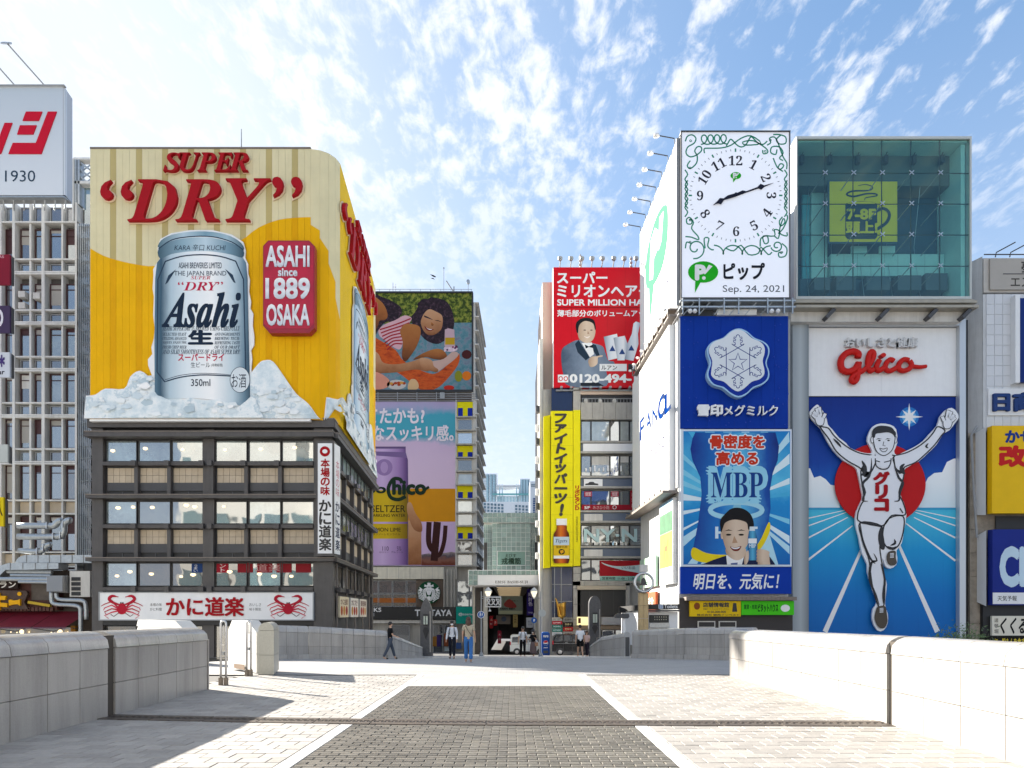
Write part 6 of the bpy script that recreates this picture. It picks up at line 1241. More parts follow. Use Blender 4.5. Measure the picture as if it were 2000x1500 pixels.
e_ = ob('emblem_rim', MB().pp(fp, hexo, .14, .55), C('#a8d0f0'), t); ob('emblem_blue', MB().rib(fp, hexo, .14, .552, closed=True) if 0 else MB().pp(fp, [(1434.5+(x-1434.5)*.955 if 0 else x, y) for x, y in [((x-1436.5)*.955+1436.5, (y-715)*.955+715) for x, y in hexo]], .555), C('#08309a'), e_); ob('emblem_face', MB().pp(fp, hexi, .558, .57), mat('emblem_white', (.66, .70, .74), k=1), e_)
SNB = C('#0c2f86')
def sl(pts, w_=.055, closed=False): ob('snow_line', MB().rib(fp, zn(pts), w_, .575, closed=closed), SNB, e_)
c0, c1 = 725, 705
sl([(c0+150*sin(pi/3*k_), c1-150*cos(pi/3*k_)) for k_ in range(6)], closed=True)
sl([(c0+(105 if k_ % 2 == 0 else 42)*sin(pi/5*k_), c1-(105 if k_ % 2 == 0 else 42)*cos(pi/5*k_)+10) for k_ in range(10)], .06, True)
arm = [(0, 150), (-70, 195), (-62, 165) if 0 else (-55, 180), (-28, 190), (-28, 205), (-50, 218), (-50, 240), (-25, 228), (-25, 246), (-48, 258), (-44, 272), (-22, 268), (-15, 290), (0, 298)]
for k_ in range(6):
    a = pi/3*k_
    for sg in (-1, 1): sl([(c0+sg*x*cos(a)+y*sin(a), c1-y*cos(a)+sg*x*sin(a)) for x, y in arm], .05)
bx_ = lambda z, a, b, c, d_: (*z([(a, b)])[0], *z([(c, d_)])[0])
tx(fp, '雪印', bx_(zn, 288, 1178, 562, 1298), .2, WHITE, t, n1=.4, off=.045, each=True, name='letter'); tx(fp, 'メグミルク', bx_(zn, 582, 1182, 1182, 1298), .2, WHITE, t, n1=.4, off=.015, each=True, name='letter')
# drink poster with a smiling man
t = thing('drink_poster', 'blue ray poster of a smiling man in a suit holding a small bottle', 'poster', tuple(fp.p(fp.q(1434, 0)[0], pz(1106))))
zm_ = Z(1310, 830, 3.66)
ob('frame', MB().pb(fp, 1328, 840, 1544, 1107, -.15, .2), mat('frame_pale', (.62, .68, .75), k=1), t)
def pm_(nm, pts, m_, n, sm=True, parent=None): return ob(nm, MB().pp(fp, smooth(zm_(pts), 4) if sm else zm_(pts), n), m_, parent or t)
pm_('print', [(85, 50), (845, 50), (845, 1000), (85, 1000)], ramp_mat('ray_blue', [(0, '#0a6ab8'), (.4, '#1a90d4'), (.65, '#5cc4ea'), (1, '#1a84cc')], noise_=.5, nscale=.5), .205, False)
for k_ in range(26):
    a = 2*pi*(k_+RN.uniform(-.3, .3))/26; b = a+RN.uniform(.04, .13); cx, cy = 450, 560
    def edge(a_):
        r = min(abs((390-(10 if cos(a_) < 0 else 0))/cos(a_)) if abs(cos(a_)) > .01 else 9e9, abs((435 if sin(a_) > 0 else 505)/sin(a_)) if abs(sin(a_)) > .01 else 9e9); return (min(845, max(85, cx+r*cos(a_))), min(1000, max(50, cy+r*sin(a_))))
    if abs(math.copysign(1, cos(a))-math.copysign(1, cos(b))) > 1 or abs(math.copysign(1, sin(a))-math.copysign(1, sin(b))) > 1: continue
    pm_('ray', [(cx+120*cos((a+b)/2), cy+120*sin((a+b)/2)), edge(a), edge(b)], C(RN.choice(['#8ad4f0', '#bfe6f5', '#4ab4e2', '#e4f5fb'])), .207+k_*.0003, False)
DB = ramp_mat('bottle_blue', [(0, '#0a2f8a'), (.35, '#1a78c8'), (.6, '#5ab8e6'), (.85, '#1250a8'), (1, '#0a2a78')], axis=0, noise_=.25, nscale=.5)
pm_('bottle_shape', [(170, 60), (740, 60), (765, 160), (755, 260), (720, 350), (700, 470), (705, 600), (690, 700), (620, 860), (540, 930), (430, 960), (300, 950), (180, 900), (155, 880), (190, 700), (215, 500), (205, 380), (150, 260), (135, 180), (150, 100)], DB, .217, False)
pm_('yellow_band', [(155, 878), (250, 918), (380, 930), (520, 920), (620, 845), (690, 700), (700, 760), (640, 880), (540, 960), (400, 985), (230, 985), (145, 950)], C('#f4d81a'), .22)
pm_('pale_swirl', [(690, 760), (730, 900), (760, 1000), (640, 1000), (600, 900)], C('#b8e4f2'), .219, False)
ob('halo_ring', MB().rib(fp, zm_(ell(460, 612, 185, 55, 28)), .32, .223, closed=True), C('#a8dcee'), t)
pm_('beam', [(435, 600), (455, 540), (480, 540), (500, 600)], C('#8ac8e0'), .222, False)
for s2, b, y in (('骨密度を', (275, 80, 662, 172), 0), ('高める', (320, 198, 612, 290), 0)): tx(fp, s2, bx_(zm_, b[0]-3, b[1]-3, b[2]+3, b[3]+3), .226, C('#e8f4fa'), t, off=.10); tx(fp, s2, bx_(zm_, *b), .23, C('#d03418'), t, off=.045, each=True, name='letter')
tx(fp, 'MBP', bx_(zm_, 262, 328, 668, 535), .226, C('#9ad8f0'), t, st='b', off=.10); tx(fp, 'MBP', bx_(zm_, 280, 345, 650, 522), .232, C('#0c3f8a'), t, st='b', off=.0, each=True, name='letter')
tx(fp, 'HOT', bx_(zm_, 315, 732, 608, 812), .224, C('#d8ecf6'), t, off=.04)
SUIT = C('#101d44'); 
pm_('suit', [(215, 1000), (300, 965), (390, 935), (530, 930), (640, 930), (700, 945), (738, 1000)], SUIT, .24, False); pm_('shirt', [(388, 935), (520, 925), (500, 1000), (395, 1000)], WHITE, .242, False); pm_('shirt_pattern', [(420, 990), (470, 985), (468, 1000), (422, 1000)], C('#5a6a9a'), .244, False)
pm_('neck', [(395, 880), (520, 880), (520, 940), (460, 970), (395, 930)], FACEP, .243)
pm_('face', [(358, 760), (362, 690), (450, 660), (535, 680), (555, 760), (548, 840), (500, 910), (450, 935), (395, 900), (368, 830)], FACEP, .246); pm_('ear', ell(360, 790, 12, 30, 10), FACEP, .245, False)
pm_('hair', [(352, 770), (345, 690), (380, 640), (430, 600), (500, 600), (560, 640), (585, 710), (570, 760), (545, 750), (530, 700), (450, 680), (385, 700), (365, 740)], C('#121014'), .25)
for x, y in ((405, 788), (495, 788)): pm_('eye', ell(x, y, 20, 7, 10), C('#241814'), .252, False); pm_('brow', [(x-32, y-26), (x, y-38), (x+30, y-28), (x, y-30)], C('#1a1210'), .252, False)
pm_('mouth', [(415, 872), (450, 880), (495, 868), (478, 900), (440, 902)], C('#7a2a20'), .253); pm_('teeth', [(422, 875), (450, 882), (488, 873), (470, 888), (440, 889)], WHITE, .255); pm_('nose', [(445, 795), (470, 845), (430, 848)], C('#c09878'), .252, False)
b_ = pm_('held_bottle', [(550, 760), (595, 760), (608, 810), (612, 970), (540, 970), (542, 810)], ramp_mat('small_bottle', [(0, '#0a4a8a'), (.5, '#5ab4d8'), (1, '#0a3a7a')], axis=0), .26, False); pm_('label_print', [(545, 815), (605, 815), (605, 850), (545, 850)], WHITE, .262, False, b_); pm_('cap', [(555, 730), (590, 730), (592, 760), (552, 760)], C('#dfe8ee'), .262, False, b_); tx(fp, 'MBP', bx_(zm_, 550, 855, 600, 880), .263, WHITE, b_)
for k_ in range(4): pm_('finger', [(608, 895+k_*22), (640+8*(k_ % 2), 890+k_*22), (690, 905+k_*20), (690, 925+k_*18), (640, 912+k_*22), (606, 915+k_*22)], FACEP, .264+k_*.001)
pm_('thumb', [(520, 930), (545, 900), (548, 960), (530, 1000), (515, 990)], FACEP, .262); pm_('hand', [(612, 970), (690, 915), (700, 1000), (612, 1000)], FACEP, .2635, False)
# slogan board
t = thing('slogan_board', 'plain blue board with white brush slogan under the poster', 'sign', tuple(fp.p(fp.q(1434, 0)[0], pz(1160))))
ob('board', MB().pb(fp, 1328, 1108, 1544, 1160, -.15, .15), mat('slogan_blue', (.004, .04, .34), rough=.6, spec=.1, k=1), t); tx(fp, '明日を、元気に！', (1353, 1120, 1520, 1151), .16, WHITE, t, shear=.2, off=.025, each=True, name='letter')
# two small shop signs
t = thing('shop_sign', 'small yellow shop sign with dark writing at the foot of the blue signs', 'sign', tuple(fp.p(fp.q(1394, 0)[0], pz(1207)))); ob('board', MB().pb(fp, 1345, 1174, 1443, 1204, .1, .4), C('#e8c010'), t)
tx(fp, '店舗情報館', (1370, 1177, 1420, 1186), .41, BLACK, t, off=.04); tx(fp, '店舗のことならおまかせください', (1370, 1188, 1420, 1191), .41, BLACK, t); tx(fp, '0120-000-000', (1378, 1193, 1414, 1197), .41, BLACK, t, off=.02); tx(fp, '株式会社 関西インベスト', (1358, 1199, 1440, 1203), .41, BLACK, t, off=.02)
ob('mark', MB().pp(fp, ell(1358, 1184, 6, 7, 14), .41), C('#8a4a1a'), t); ob('figure_mark', MB().pp(fp, [(1428, 1178), (1434, 1178), (1436, 1195), (1426, 1195)], .41), BLACK, t)
t = thing('shop_sign', 'bright green shop sign with a white bubble beside the yellow one', 'sign', tuple(fp.p(fp.q(1494, 0)[0], pz(1207)))); ob('board', MB().pb(fp, 1444, 1174, 1546, 1201, .1, .4), C('#4ad01a'), t)
tx(fp, '賃貸・売買', (1449, 1181, 1474, 1190), .41, C('#1a5a1a'), t, off=.02); tx(fp, 'ピタットハウス', (1476, 1180, 1515, 1195), .41, C('#123a12'), t, off=.04); ob('bubble', MB().pp(fp, ell(1529, 1188, 9, 7, 14), .41), WHITE, t)
t = thing('sign_canopy', 'tan corrugated canopy edge over the two small shop signs', 'canopy', tuple(fp.p(fp.q(1440, 0)[0], pz(1174)))); ob('canopy_top', MB().pb(fp, 1336, 1166, 1549, 1173, -.2, .6), KT, t); 
for i in range(26): ob('rib', MB().pb(fp, 1337+i*8.2, 1166, 1338.5+i*8.2, 1173, .601, .63), KT, t)
for i, x in enumerate((1362, 1403)): ob('vent_frame', MB().pb(fp, x, 1213, x+34, 1226, .03, .12), OFFW, t); ob('vent', MB().pb(fp, x+2, 1215, x+32, 1224, .125, .13), BLACK, t)

# ---- glass cube
DG = 46.; fg = Face(DG); gz_ = lambda py: fg.q(0, py)[1]
t = thing('glass_cube', 'teal glass fronted upper hall with a yellow cup sign inside, above the runner', 'building', (fg.q(1725, 0)[0], DG, gz_(600)))
FRM = mat('cube_frame', (.50, .52, .50), rough=.4, k=1); X0, X1 = fg.q(1556, 0)[0], fg.q(1894, 0)[0]; ZT_, ZB_ = gz_(272), gz_(582)
ob('frame', MB().pb(fg, 1554, 268, 1896, 273, -7, .1).pb(fg, 1554, 580, 1896, 585, -7, .1).pb(fg, 1893, 273, 1896, 580, -7, .1).pb(fg, 1554, 273, 1557, 580, -.3, .1), FRM, t)
ob('left_wall', MB().hexa([(X0-.55, DG+3.5, ZB_), (X0-.0, DG+.35, ZB_), (X0+.1, DG+.35, ZB_), (X0-.4, DG+7, ZB_), (X0-.55, DG+3.5, ZT_-1.0), (X0-.0, DG+.35, ZT_), (X0+.1, DG+.35, ZT_), (X0-.4, DG+7, ZT_)]), mat('steel_blue_wall', (.30, .34, .38), rough=.3, metal=.3, k=1), t)
TEAL = clear('teal_pane', (.74, .88, .87), .05)
gxs = [1557, 1611.5, 1667, 1723, 1780, 1836.5, 1893]; gys = [273.5, 337.5, 397.5, 458, 519, 580]
for i in range(6):
    for j in range(5): ob('pane', MB().pb(fg, gxs[i]+.25, gys[j]+.25, gxs[i+1]-.25, gys[j+1]-.25, -.03, 0), TEAL, t)
for x in gxs[1:-1]: ob('mullion', MB().pb(fg, x-.55, 273.5, x+.55, 580, -.12, -.035), DGREY, t)
for y in gys[1:-1]: ob('transom', MB().pb(fg, 1557, y-.45, 1893, y+.45, -.11, -.04), DGREY, t)
for x in gxs[1:-1]:
    for y in gys[1:-1]:
        s_ = MB()
        for sx_, sy_ in ((-1, -1), (1, 1), (-1, 1), (1, -1)): s_.rib(fg, [(x, y), (x+sx_*4.5, y+sy_*4)], .05, .01, .05)
        ob('spider_clamp', s_, STEEL, t)
        ob('strut', MB().tube([fg.p(*fg.q(x, y), -.12), fg.p(*fg.q(x-11, y+18), -1.6)], .035, 5), GREY, t)
    ob('cable', MB().tube([fg.p(*fg.q(x-11, 330), -1.6), fg.p(*fg.q(x-14, 450), -2.2), fg.p(*fg.q(x-11, 560), -1.6)], .02, 4), STEEL, t)
BW = mat('cube_navy', (.03, .085, .14), rough=.5, k=1, var=.2); CW = mat('cube_pale', (.52, .74, .70), rough=.6, k=1, var=.06)
ob('back_wall', MB().box(X0, DG+3, ZB_, X1, DG+3.3, ZT_), BW, t)
fb3 = Face(DG+2.6)
ob('ceiling', MB().box(X0+.1, DG+.1, ZT_-.12, X1-.1, DG+1.5, ZT_-.06), CW, t); ob('ceiling_beam', MB().box(X0+.1, DG+1.5, ZT_-2.2, X1-.1, DG+2.9, ZT_-.05), mat('cube_beam', (.12, .14, .13), k=1), t)
ob('right_panel', MB().box(X1-.4, DG+.3, ZB_, X1-.12, DG+2.9, ZT_-.15), CW, t); ob('left_column', MB().pb(fb3, 1581, 340, 1612, 556, -.1, .3), CW, t); ob('left_strip', MB().pb(fb3, 1566, 300, 1580, 580, -.1, .1), mat('cube_teal', (.10, .42, .50), k=1), t)
ob('balcony_front', MB().pb(fb3, 1615, 505, 1834, 547, -.1, .6), CW, t)
for x in range(1640, 1834, 26): ob('balcony_joint', MB().pb(fb3, x, 505, x+.5, 547, .601, .61), GREY, t)
ob('balcony_base', MB().pb(fb3, 1560, 548, 1880, 582, -.1, .3), BW, t)
for x0, x1, y in ((1576, 1606, 558), (1618, 1655, 556), (1675, 1720, 556), (1735, 1780, 554), (1788, 1830, 550), (1842, 1872, 558)): ob('machine_unit', MB().pb(fb3, x0, y, x1, 582, .31, 1.2), mat('machine_grey', (.10, .12, .15), k=1), t)
ob('curved_screen', MB().pp(fb3, smooth([(1770, 548), (1790, 542), (1815, 541), (1836, 548)], 4, False)+[(1836, 552), (1770, 552)], .31, .35), BW, t)
for x in (1652, 1706): ob('wall_unit', MB().pb(fb3, x, 492, x+30, 505, .65, .8), CW, t)
for i in range(6): 
    l_ = ob('track_light', MB().box(fg.q(1580+i*56, 0)[0]-.12, DG+1.0, ZT_-.9, fg.q(1580+i*56, 0)[0]+.12, DG+1.3, ZT_-.35), DGREY, t); ob('light_arm', MB().tube([(fg.q(1580+i*56, 0)[0], DG+1.15, ZT_-.35), (fg.q(1580+i*56, 0)[0]+.1, DG+1.1, ZT_-.06)], .03, 5), DGREY, l_)
# yellow cup panel inside, as seen through the glass
s_ = thing('cup_sign', 'yellow square sign with a dark steaming mug hung inside the glass hall', 'sign', (fg.q(1685, 0)[0], DG+4, gz_(480)))
fcu = Face(DG+1.2); zg = Z(1530, 250, 3.847)
ob('board', MB().pp(fcu, zg([(335, 392), (858, 392), (858, 866), (335, 866)]), -.1, -.02), BW, s_)
ob('face_panel', MB().pp(fcu, zg([(347, 402), (856, 402), (856, 855), (347, 855)]), 0), mat('cup_yellow', (.98, .66, .004), rough=.5, k=1), s_)
CN = mat('cup_navy', (.005, .03, .055), k=1)
ob('mug', MB().pp(fcu, zg([(465, 570), (500, 556), (585, 550), (670, 556), (705, 570), (705, 815), (690, 835), (480, 835), (465, 815)]), .01), CN, s_)
ob('mug_rim', MB().pp(fcu, zg(ell(585, 566, 105, 12, 20)), .014), MATS['cup_yellow'], s_)
ob('mug_handle', MB().rib(fcu, smooth(zg([(700, 625), (745, 605), (785, 625), (795, 665), (770, 715), (705, 760)]), 4, False), .22, .012), CN, s_)
ob('steam', MB().rib(fcu, smooth(zg([(560, 435), (620, 425), (670, 445), (640, 470), (520, 475), (475, 500), (530, 515), (620, 495), (690, 495), (700, 510), (620, 525), (610, 545)]), 4, False), .09, .012, taper=lambda u: .4+1.1*sin(pi*u)), CN, s_)
tx(fcu, '7-8F', (*zg([(480, 612)])[0], *zg([(690, 685)])[0]), .02, MATS['cup_yellow'], s_, off=.045); tx(fcu, '頭上!', (*zg([(472, 705)])[0], *zg([(703, 792)])[0]), .02, MATS['cup_yellow'], s_, off=.045)
# ledge structure between cube and runner sign
t = thing('cube_ledge', 'tan metal ledge and gangway between the glass hall and the runner sign', 'gangway', (fg.q(1725, 0)[0], DG, gz_(625)))
for y0, y1, n_ in ((585.5, 591, .1), (592, 597, .45), (603, 608, .6)): ob('ledge_rail', MB().pb(fg, 1548, y0, 1900, y1, -.8, n_), mat('tan_metal', (.36, .33, .27), rough=.4, k=1, var=.15), t)
ob('ledge_wall', MB().pb(fg, 1548, 597, 1892, 603, -.8, .0), MATS['tan_metal'], t); ob('under_wall', MB().pb(fg, 1546, 608, 1880, 627, -.8, -.1), OFFW, t)
for x in (1608, 1712, 1806, 1872): ob('bracket', MB().rib(fg, [(x, 626), (x+16, 609)], .25, -.05, .5), DGREY, t)

# ---- runner sign
DR = 47.; fu = Face(DR); 
t = thing('runner_sign', 'giant white running man sign with raised arms on a blue track and red sun', 'sign', (fu.q(1720, 0)[0], DR, -5))
SIL = mat('silver_frame', (.52, .55, .58), rough=.35, metal=.4, k=1)
ob('left_column', MB().pb(fu, 1543, 628, 1574, 1290, -1.2, .45), ramp_mat('silver_col', [(0, '#a4acb2'), (.5, '#b8c0c4'), (1, '#7f888e')], axis=0, rough=.35), t); ob('right_frame', MB().pb(fu, 1866, 628, 1878, 1290, -1.2, .45), SIL, t); ob('top_frame', MB().pb(fu, 1574.3, 628, 1865.7, 641, -1.2, .45), SIL, t)
ob('back_panel', MB().pb(fu, 1575, 641, 1866, 1290, -1.2, -.1), SIL, t)
for i in range(2): ob('white_panel', MB().pb(fu, 1575+i*145.5, 642, 1575+(i+1)*145.5-.15, 774.5, -.09, .1), WHITE, t)
ob('panel_line', MB().pb(fu, 1575, 774.6, 1866, 775.6, -.09, .12), DGREY, t)
TRK = ramp_mat('track_print', [(0, '#0c5cae'), (.25, '#0e78c6'), (.42, '#1a9ad6'), (.56, '#4cc4e4'), (.578, '#40b8de'), (.60, '#2c9acc'), (.61, '#6ab4dc'), (.63, '#1a6ac4'), (.75, '#0a44a4'), (1, '#082e88')], noise_=.05, nscale=.5, stretch=(3, 1, .1))
fu_px0, fu_px1 = 776, 1290
for i in range(12): ob('print_panel', MB().pb(fu, 1575+i*24.25, 775.8, 1575+(i+1)*24.25-.08, 1290, -.08, .05), TRK, t)
zu = Z(1560, 780, 3.26)
pu = lambda nm, pts, m_, n0, n1=None, sm=True, parent=None: ob(nm, MB().pp(fu, smooth(zu(pts), 4) if sm else zu(pts), n0, n1), m_, parent or t)
CLD = ramp_mat('cloud_print', [(0, '#dceef6'), (.5, '#f4fafc'), (1, '#ffffff')])
pu('cloud', [(50, 690), (50, 440), (70, 440), (95, 500), (135, 488), (170, 510), (200, 545), (230, 550), (250, 600), (260, 690)], CLD, .055, None, False); pu('cloud', [(760, 690), (790, 560), (820, 500), (860, 470), (910, 465), (940, 400), (985, 378), (996, 378), (996, 690)], CLD, .055, None, False)
HZ = C('#3aa0cc'); pu('horizon', [(48, 690), (996, 690), (996, 704), (48, 704)], HZ, .056, None, False)
for a, b, w_ in (((300, 705), (48, 760), .07), ((300, 720), (48, 810), .08), ((310, 752), (48, 888), .1), ((340, 805), (48, 1030), .13), ((378, 1000), (165, 1480), .32), ((740, 705), (994, 758), .07), ((740, 720), (994, 805), .08), ((730, 752), (994, 882), .1), ((680, 790), (994, 1028), .13), ((640, 940), (880, 1480), .32)):
    ob('track_line', MB().rib(fu, zu([a, b]), w_, .06, taper=lambda u: .6+.5*u), WHITE, t)
ob('track_line', MB().rib(fu, zu([(378, 1000), (470, 800)]), .2, .0605), WHITE, t); ob('track_line', MB().rib(fu, zu([(640, 940), (590, 810)]), .2, .0605), WHITE, t)
ob('red_sun', MB().pp(fu, zu(ell(507, 545, 288, 262, 48)), .20, .24), C('#c41418'), t)
GLW_ = ramp_mat('glow_ring', [(0, '#2a7ac4'), (.5, '#3a8ed0'), (1, '#2a7ac4')]);
ob('star_halo', MB().pp(fu, zu(ell(700, 113, 62, 62, 20)), .062), C('#2a7cc8'), t); ob('star_halo', MB().pp(fu, zu(ell(700, 113, 44, 44, 20)), .064), C('#6ab4e4'), t)
ob('star', MB().pp(fu, zu([(700+(r_)*sin(pi/8*k_), 113-(r_)*cos(pi/8*k_)) for k_ in range(16) for r_ in [(88 if k_ % 4 == 0 else 62) if k_ % 2 == 0 else 24]]), .066), WHITE, t)
# figure: cut-out plate (white rim), then black line work and white body
fig = [(58, 100), (72, 78), (95, 55), (110, 50), (125, 70), (145, 95), (165, 140), (172, 175), (200, 205), (240, 255), (285, 290), (310, 320), (370, 345), (420, 355), (448, 350), (440, 320), (418, 275), (430, 225), (455, 185), (500, 168), (560, 175), (598, 205), (605, 290), (585, 340), (600, 365), (650, 345), (720, 310), (770, 275), (805, 235), (855, 180), (870, 130), (905, 85), (945, 70), (975, 95), (988, 130), (965, 165), (930, 210), (890, 235), (850, 300), (800, 350), (740, 405), (655, 450), (640, 510), (620, 600), (645, 660), (662, 740), (645, 850), (632, 920), (600, 965), (605, 1010), (598, 1055), (560, 1078), (530, 1060), (512, 1010), (525, 1120), (540, 1180), (528, 1300), (545, 1360), (545, 1420), (520, 1465), (480, 1465), (450, 1400), (455, 1330), (480, 1290), (450, 1200), (420, 1100), (418, 1050), (385, 980), (365, 880), (345, 800), (350, 720), (388, 640), (380, 580), (360, 480), (340, 440), (270, 400), (210, 340), (165, 270), (130, 200), (95, 165), (65, 130)]
ob('cutout_edge', MB().pp(fu, smooth(zu([(520+(x-520)*1.012, 760+(y-760)*1.006) for x, y in fig]), 2), .26, .42), mat('cutout_white', (.78, .79, .82), rough=.45, k=1), t)
body = t
BK = mat('line_black', (.012, .012, .016), k=1); BODYW = mat('figure_white', (.74, .75, .79), rough=.45, k=1)
arml = [(110, 170), (130, 185), (170, 195), (200, 235), (240, 275), (300, 320), (370, 352), (450, 368), (470, 400), (440, 470), (400, 500), (375, 450), (290, 400), (220, 340), (175, 265), (130, 205)]
armr = [(860, 185), (905, 210), (880, 245), (840, 300), (780, 360), (720, 410), (650, 440), (620, 480), (580, 400), (590, 370), (660, 350), (730, 315), (790, 270), (830, 225)]
torso = [(455, 368), (590, 368), (640, 430), (645, 500), (615, 600), (640, 660), (655, 740), (570, 745), (510, 810), (370, 785), (355, 740), (375, 680), (395, 640), (385, 560), (375, 470), (400, 420)]
legl = [(370, 790), (505, 812), (500, 900), (495, 960), (510, 1060), (525, 1150), (520, 1310), (485, 1315), (450, 1200), (435, 1100), (425, 1020), (385, 900)]
legr = [(520, 815), (560, 760), (640, 750), (645, 830), (620, 920), (585, 955), (545, 950), (515, 900)]
def part(nm, pts, k=1.6):
    cx = sum(p[0] for p in pts)/len(pts); cy = sum(p[1] for p in pts)/len(pts)
    o = pu(nm+'_outline', pts, BK, .43, .45)
    return o
for nm, pts in (('left_arm', arml), ('right_arm', armr), ('torso', torso), ('left_leg', legl), ('right_leg', legr)):
    S_ = smooth(zu(pts), 4); W_ = [fu.q(*p) for p in S_]
    # area sign, then inset for the white fill inside a black contour
    A_ = sum(W_[i][0]*W_[(i+1) % len(W_)][1]-W_[(i+1) % len(W_)][0]*W_[i][1] for i in range(len(W_))); sg = 1 if A_ > 0 else -1
    ob(nm+'_fill', MB().prism(fu, W_, .422, .435), BODYW, t)
    ob(nm+'_outline', MB().rib(fu, S_, .085, .436, .45, closed=True), BK, t)
# cover the seams between limbs and torso
pu('shoulder_fill', [(420, 372), (470, 372), (450, 440), (420, 470), (395, 430)], BODYW, .452, .455); pu('shoulder_fill', [(590, 372), (640, 380), (648, 430), (622, 462), (590, 430)], BODYW, .452, .455)
def ln(pts, w_=.09, tp=None, sm=True): ob('ink_line', MB().rib(fu, smooth(zu(pts), 3, False) if sm else zu(pts), w_, .458, taper=tp), BK, t)
spind = lambda u: .25+1.1*sin(pi*u)
ln([(380, 400), (400, 440), (395, 480), (375, 490)], .2, spind); ln([(650, 420), (630, 440), (635, 470), (655, 480)], .2, spind)
ln([(440, 385), (440, 440), (425, 500), (385, 545), (400, 600), (385, 650), (420, 655)], .13, spind); ln([(585, 385), (590, 440), (615, 510), (640, 540), (620, 600), (615, 650), (585, 655)], .13, spind)
ln([(465, 385), (470, 430), (500, 452), (540, 450), (560, 420), (565, 385)], .08); ln([(470, 400), (495, 408)], .07); ln([(520, 410), (560, 400)], .07)
ln([(370, 790), (430, 800), (505, 815)], .12); ln([(505, 815), (500, 870), (510, 940), (520, 960)], .3, spind); ln([(370, 790), (385, 900), (430, 1010), (465, 1050)], .12, spind); ln([(455, 985), (475, 1030), (440, 1045), (430, 1150), (470, 1250), (490, 1310)], .13, spind); ln([(500, 1050), (525, 1150), (515, 1240), (515, 1300)], .12, spind)
ln([(585, 895), (590, 920), (560, 935)], .12, spind); ln([(540, 940), (575, 955), (605, 940)], .15, spind); ln([(620, 700), (640, 730)], .08); ln([(200, 260), (230, 290), (250, 315)], .12, spind); ln([(800, 290), (785, 310), (800, 320)], .1, spind)
hd = pu('head', [(450, 250), (455, 215), (520, 200), (585, 215), (590, 250), (580, 310), (560, 345), (520, 368), (480, 350), (460, 310)], BODYW, .46, .47)
ob('head_outline', MB().rib(fu, smooth(zu([(450, 250), (455, 215), (520, 200), (585, 215), (590, 250), (580, 310), (560, 345), (520, 368), (480, 350), (460, 310)]), 4), .06, .471, closed=True), BK, hd)
for x, s_ in ((446, -1), (592, 1)): pu('ear', ell(x, 268, 10, 22, 10), BODYW, .462, .468, False, hd); ob('ear_outline', MB().rib(fu, zu(ell(x, 268, 10, 22, 10)), .04, .469, closed=True), BK, hd)
pu('neck', [(468, 345), (570, 345), (572, 400), (540, 445), (500, 445), (468, 400)], BODYW, .4565, .4575, False, hd)
pu('hair', [(445, 250), (445, 215), (465, 190), (500, 180), (560, 188), (585, 215), (588, 255), (575, 235), (545, 222), (500, 226), (468, 232), (460, 255)], BK, .474, .49, True, hd)
for x in (490, 548): pu('brow', [(x-22, 268), (x-8, 258), (x+20, 264), (x-5, 264)], BK, .474, None, False, hd); pu('eye', ell(x, 273, 9, 5, 8), BK, .475, None, False, hd)
ob('nose', MB().rib(fu, zu([(518, 280), (512, 305), (528, 307)]), .05, .475), BK, hd); ob('mouth', MB().rib(fu, smooth(zu([(492, 322), (515, 327), (540, 320), (532, 340), (512, 344), (500, 336)]), 3), .05, .475, closed=True), BK, hd)
# hands with five fingers
for sg, hx, hy in ((1, 105, 130), (-1, 930, 150)):
    pts_ = [(-5, 45), (-20, 10), (-10, -20), (25, -25), (38, 5), (30, 45)]
    hnd = ob('hand', MB().pp(fu, smooth(zu([(hx+sg*x, hy+y) for x, y in pts_]), 3), .46, .47), BODYW, t); ob('hand_outline', MB().rib(fu, smooth(zu([(hx+sg*x, hy+y) for x, y in pts_]), 3), .05, .471, closed=True), BK, hnd)
    for k_, (x0, y0, x1, y1) in enumerate(((-15, 0, -38, -25), (-8, -12, -30, -42), (3, -20, -12, -62), (14, -22, 6, -70), (32, 0, 44, -30))):
        f0 = MB().rib(fu, zu([(hx+sg*x0, hy+y0), (hx+sg*x1, hy+y1)]), .30, .472, .476); ob('finger_outline', f0, BK, hnd)
        ob('finger', MB().rib(fu, zu([(hx+sg*x0, hy+y0), (hx+sg*x1, hy+y1+3)]), .2, .477, .482), BODYW, hnd)
SH = mat('shoe_brown', (.05, .035, .02), rough=.4, k=1)
for pts in ([(482, 1320), (525, 1318), (535, 1360), (540, 1415), (520, 1455), (485, 1450), (460, 1400), (466, 1350)], [(548, 975), (590, 970), (592, 1010), (598, 1045), (575, 1062), (545, 1050), (535, 1010)]):
    s_ = pu('shoe', pts, SH, .478, .5); x_, y_ = pts[0]
    for k_ in range(4): ob('lace', MB().rib(fu, zu([(x_+8, y_+12+k_*8), (x_+32, y_+10+k_*8)]), .045, .505), BODYW, s_)
tx(fu, 'グリコ', (*zu([(458, 470)])[0], *zu([(550, 722)])[0]), .462, RED2, t, vert=True, off=.07, each=True, name='letter', n1=.475)
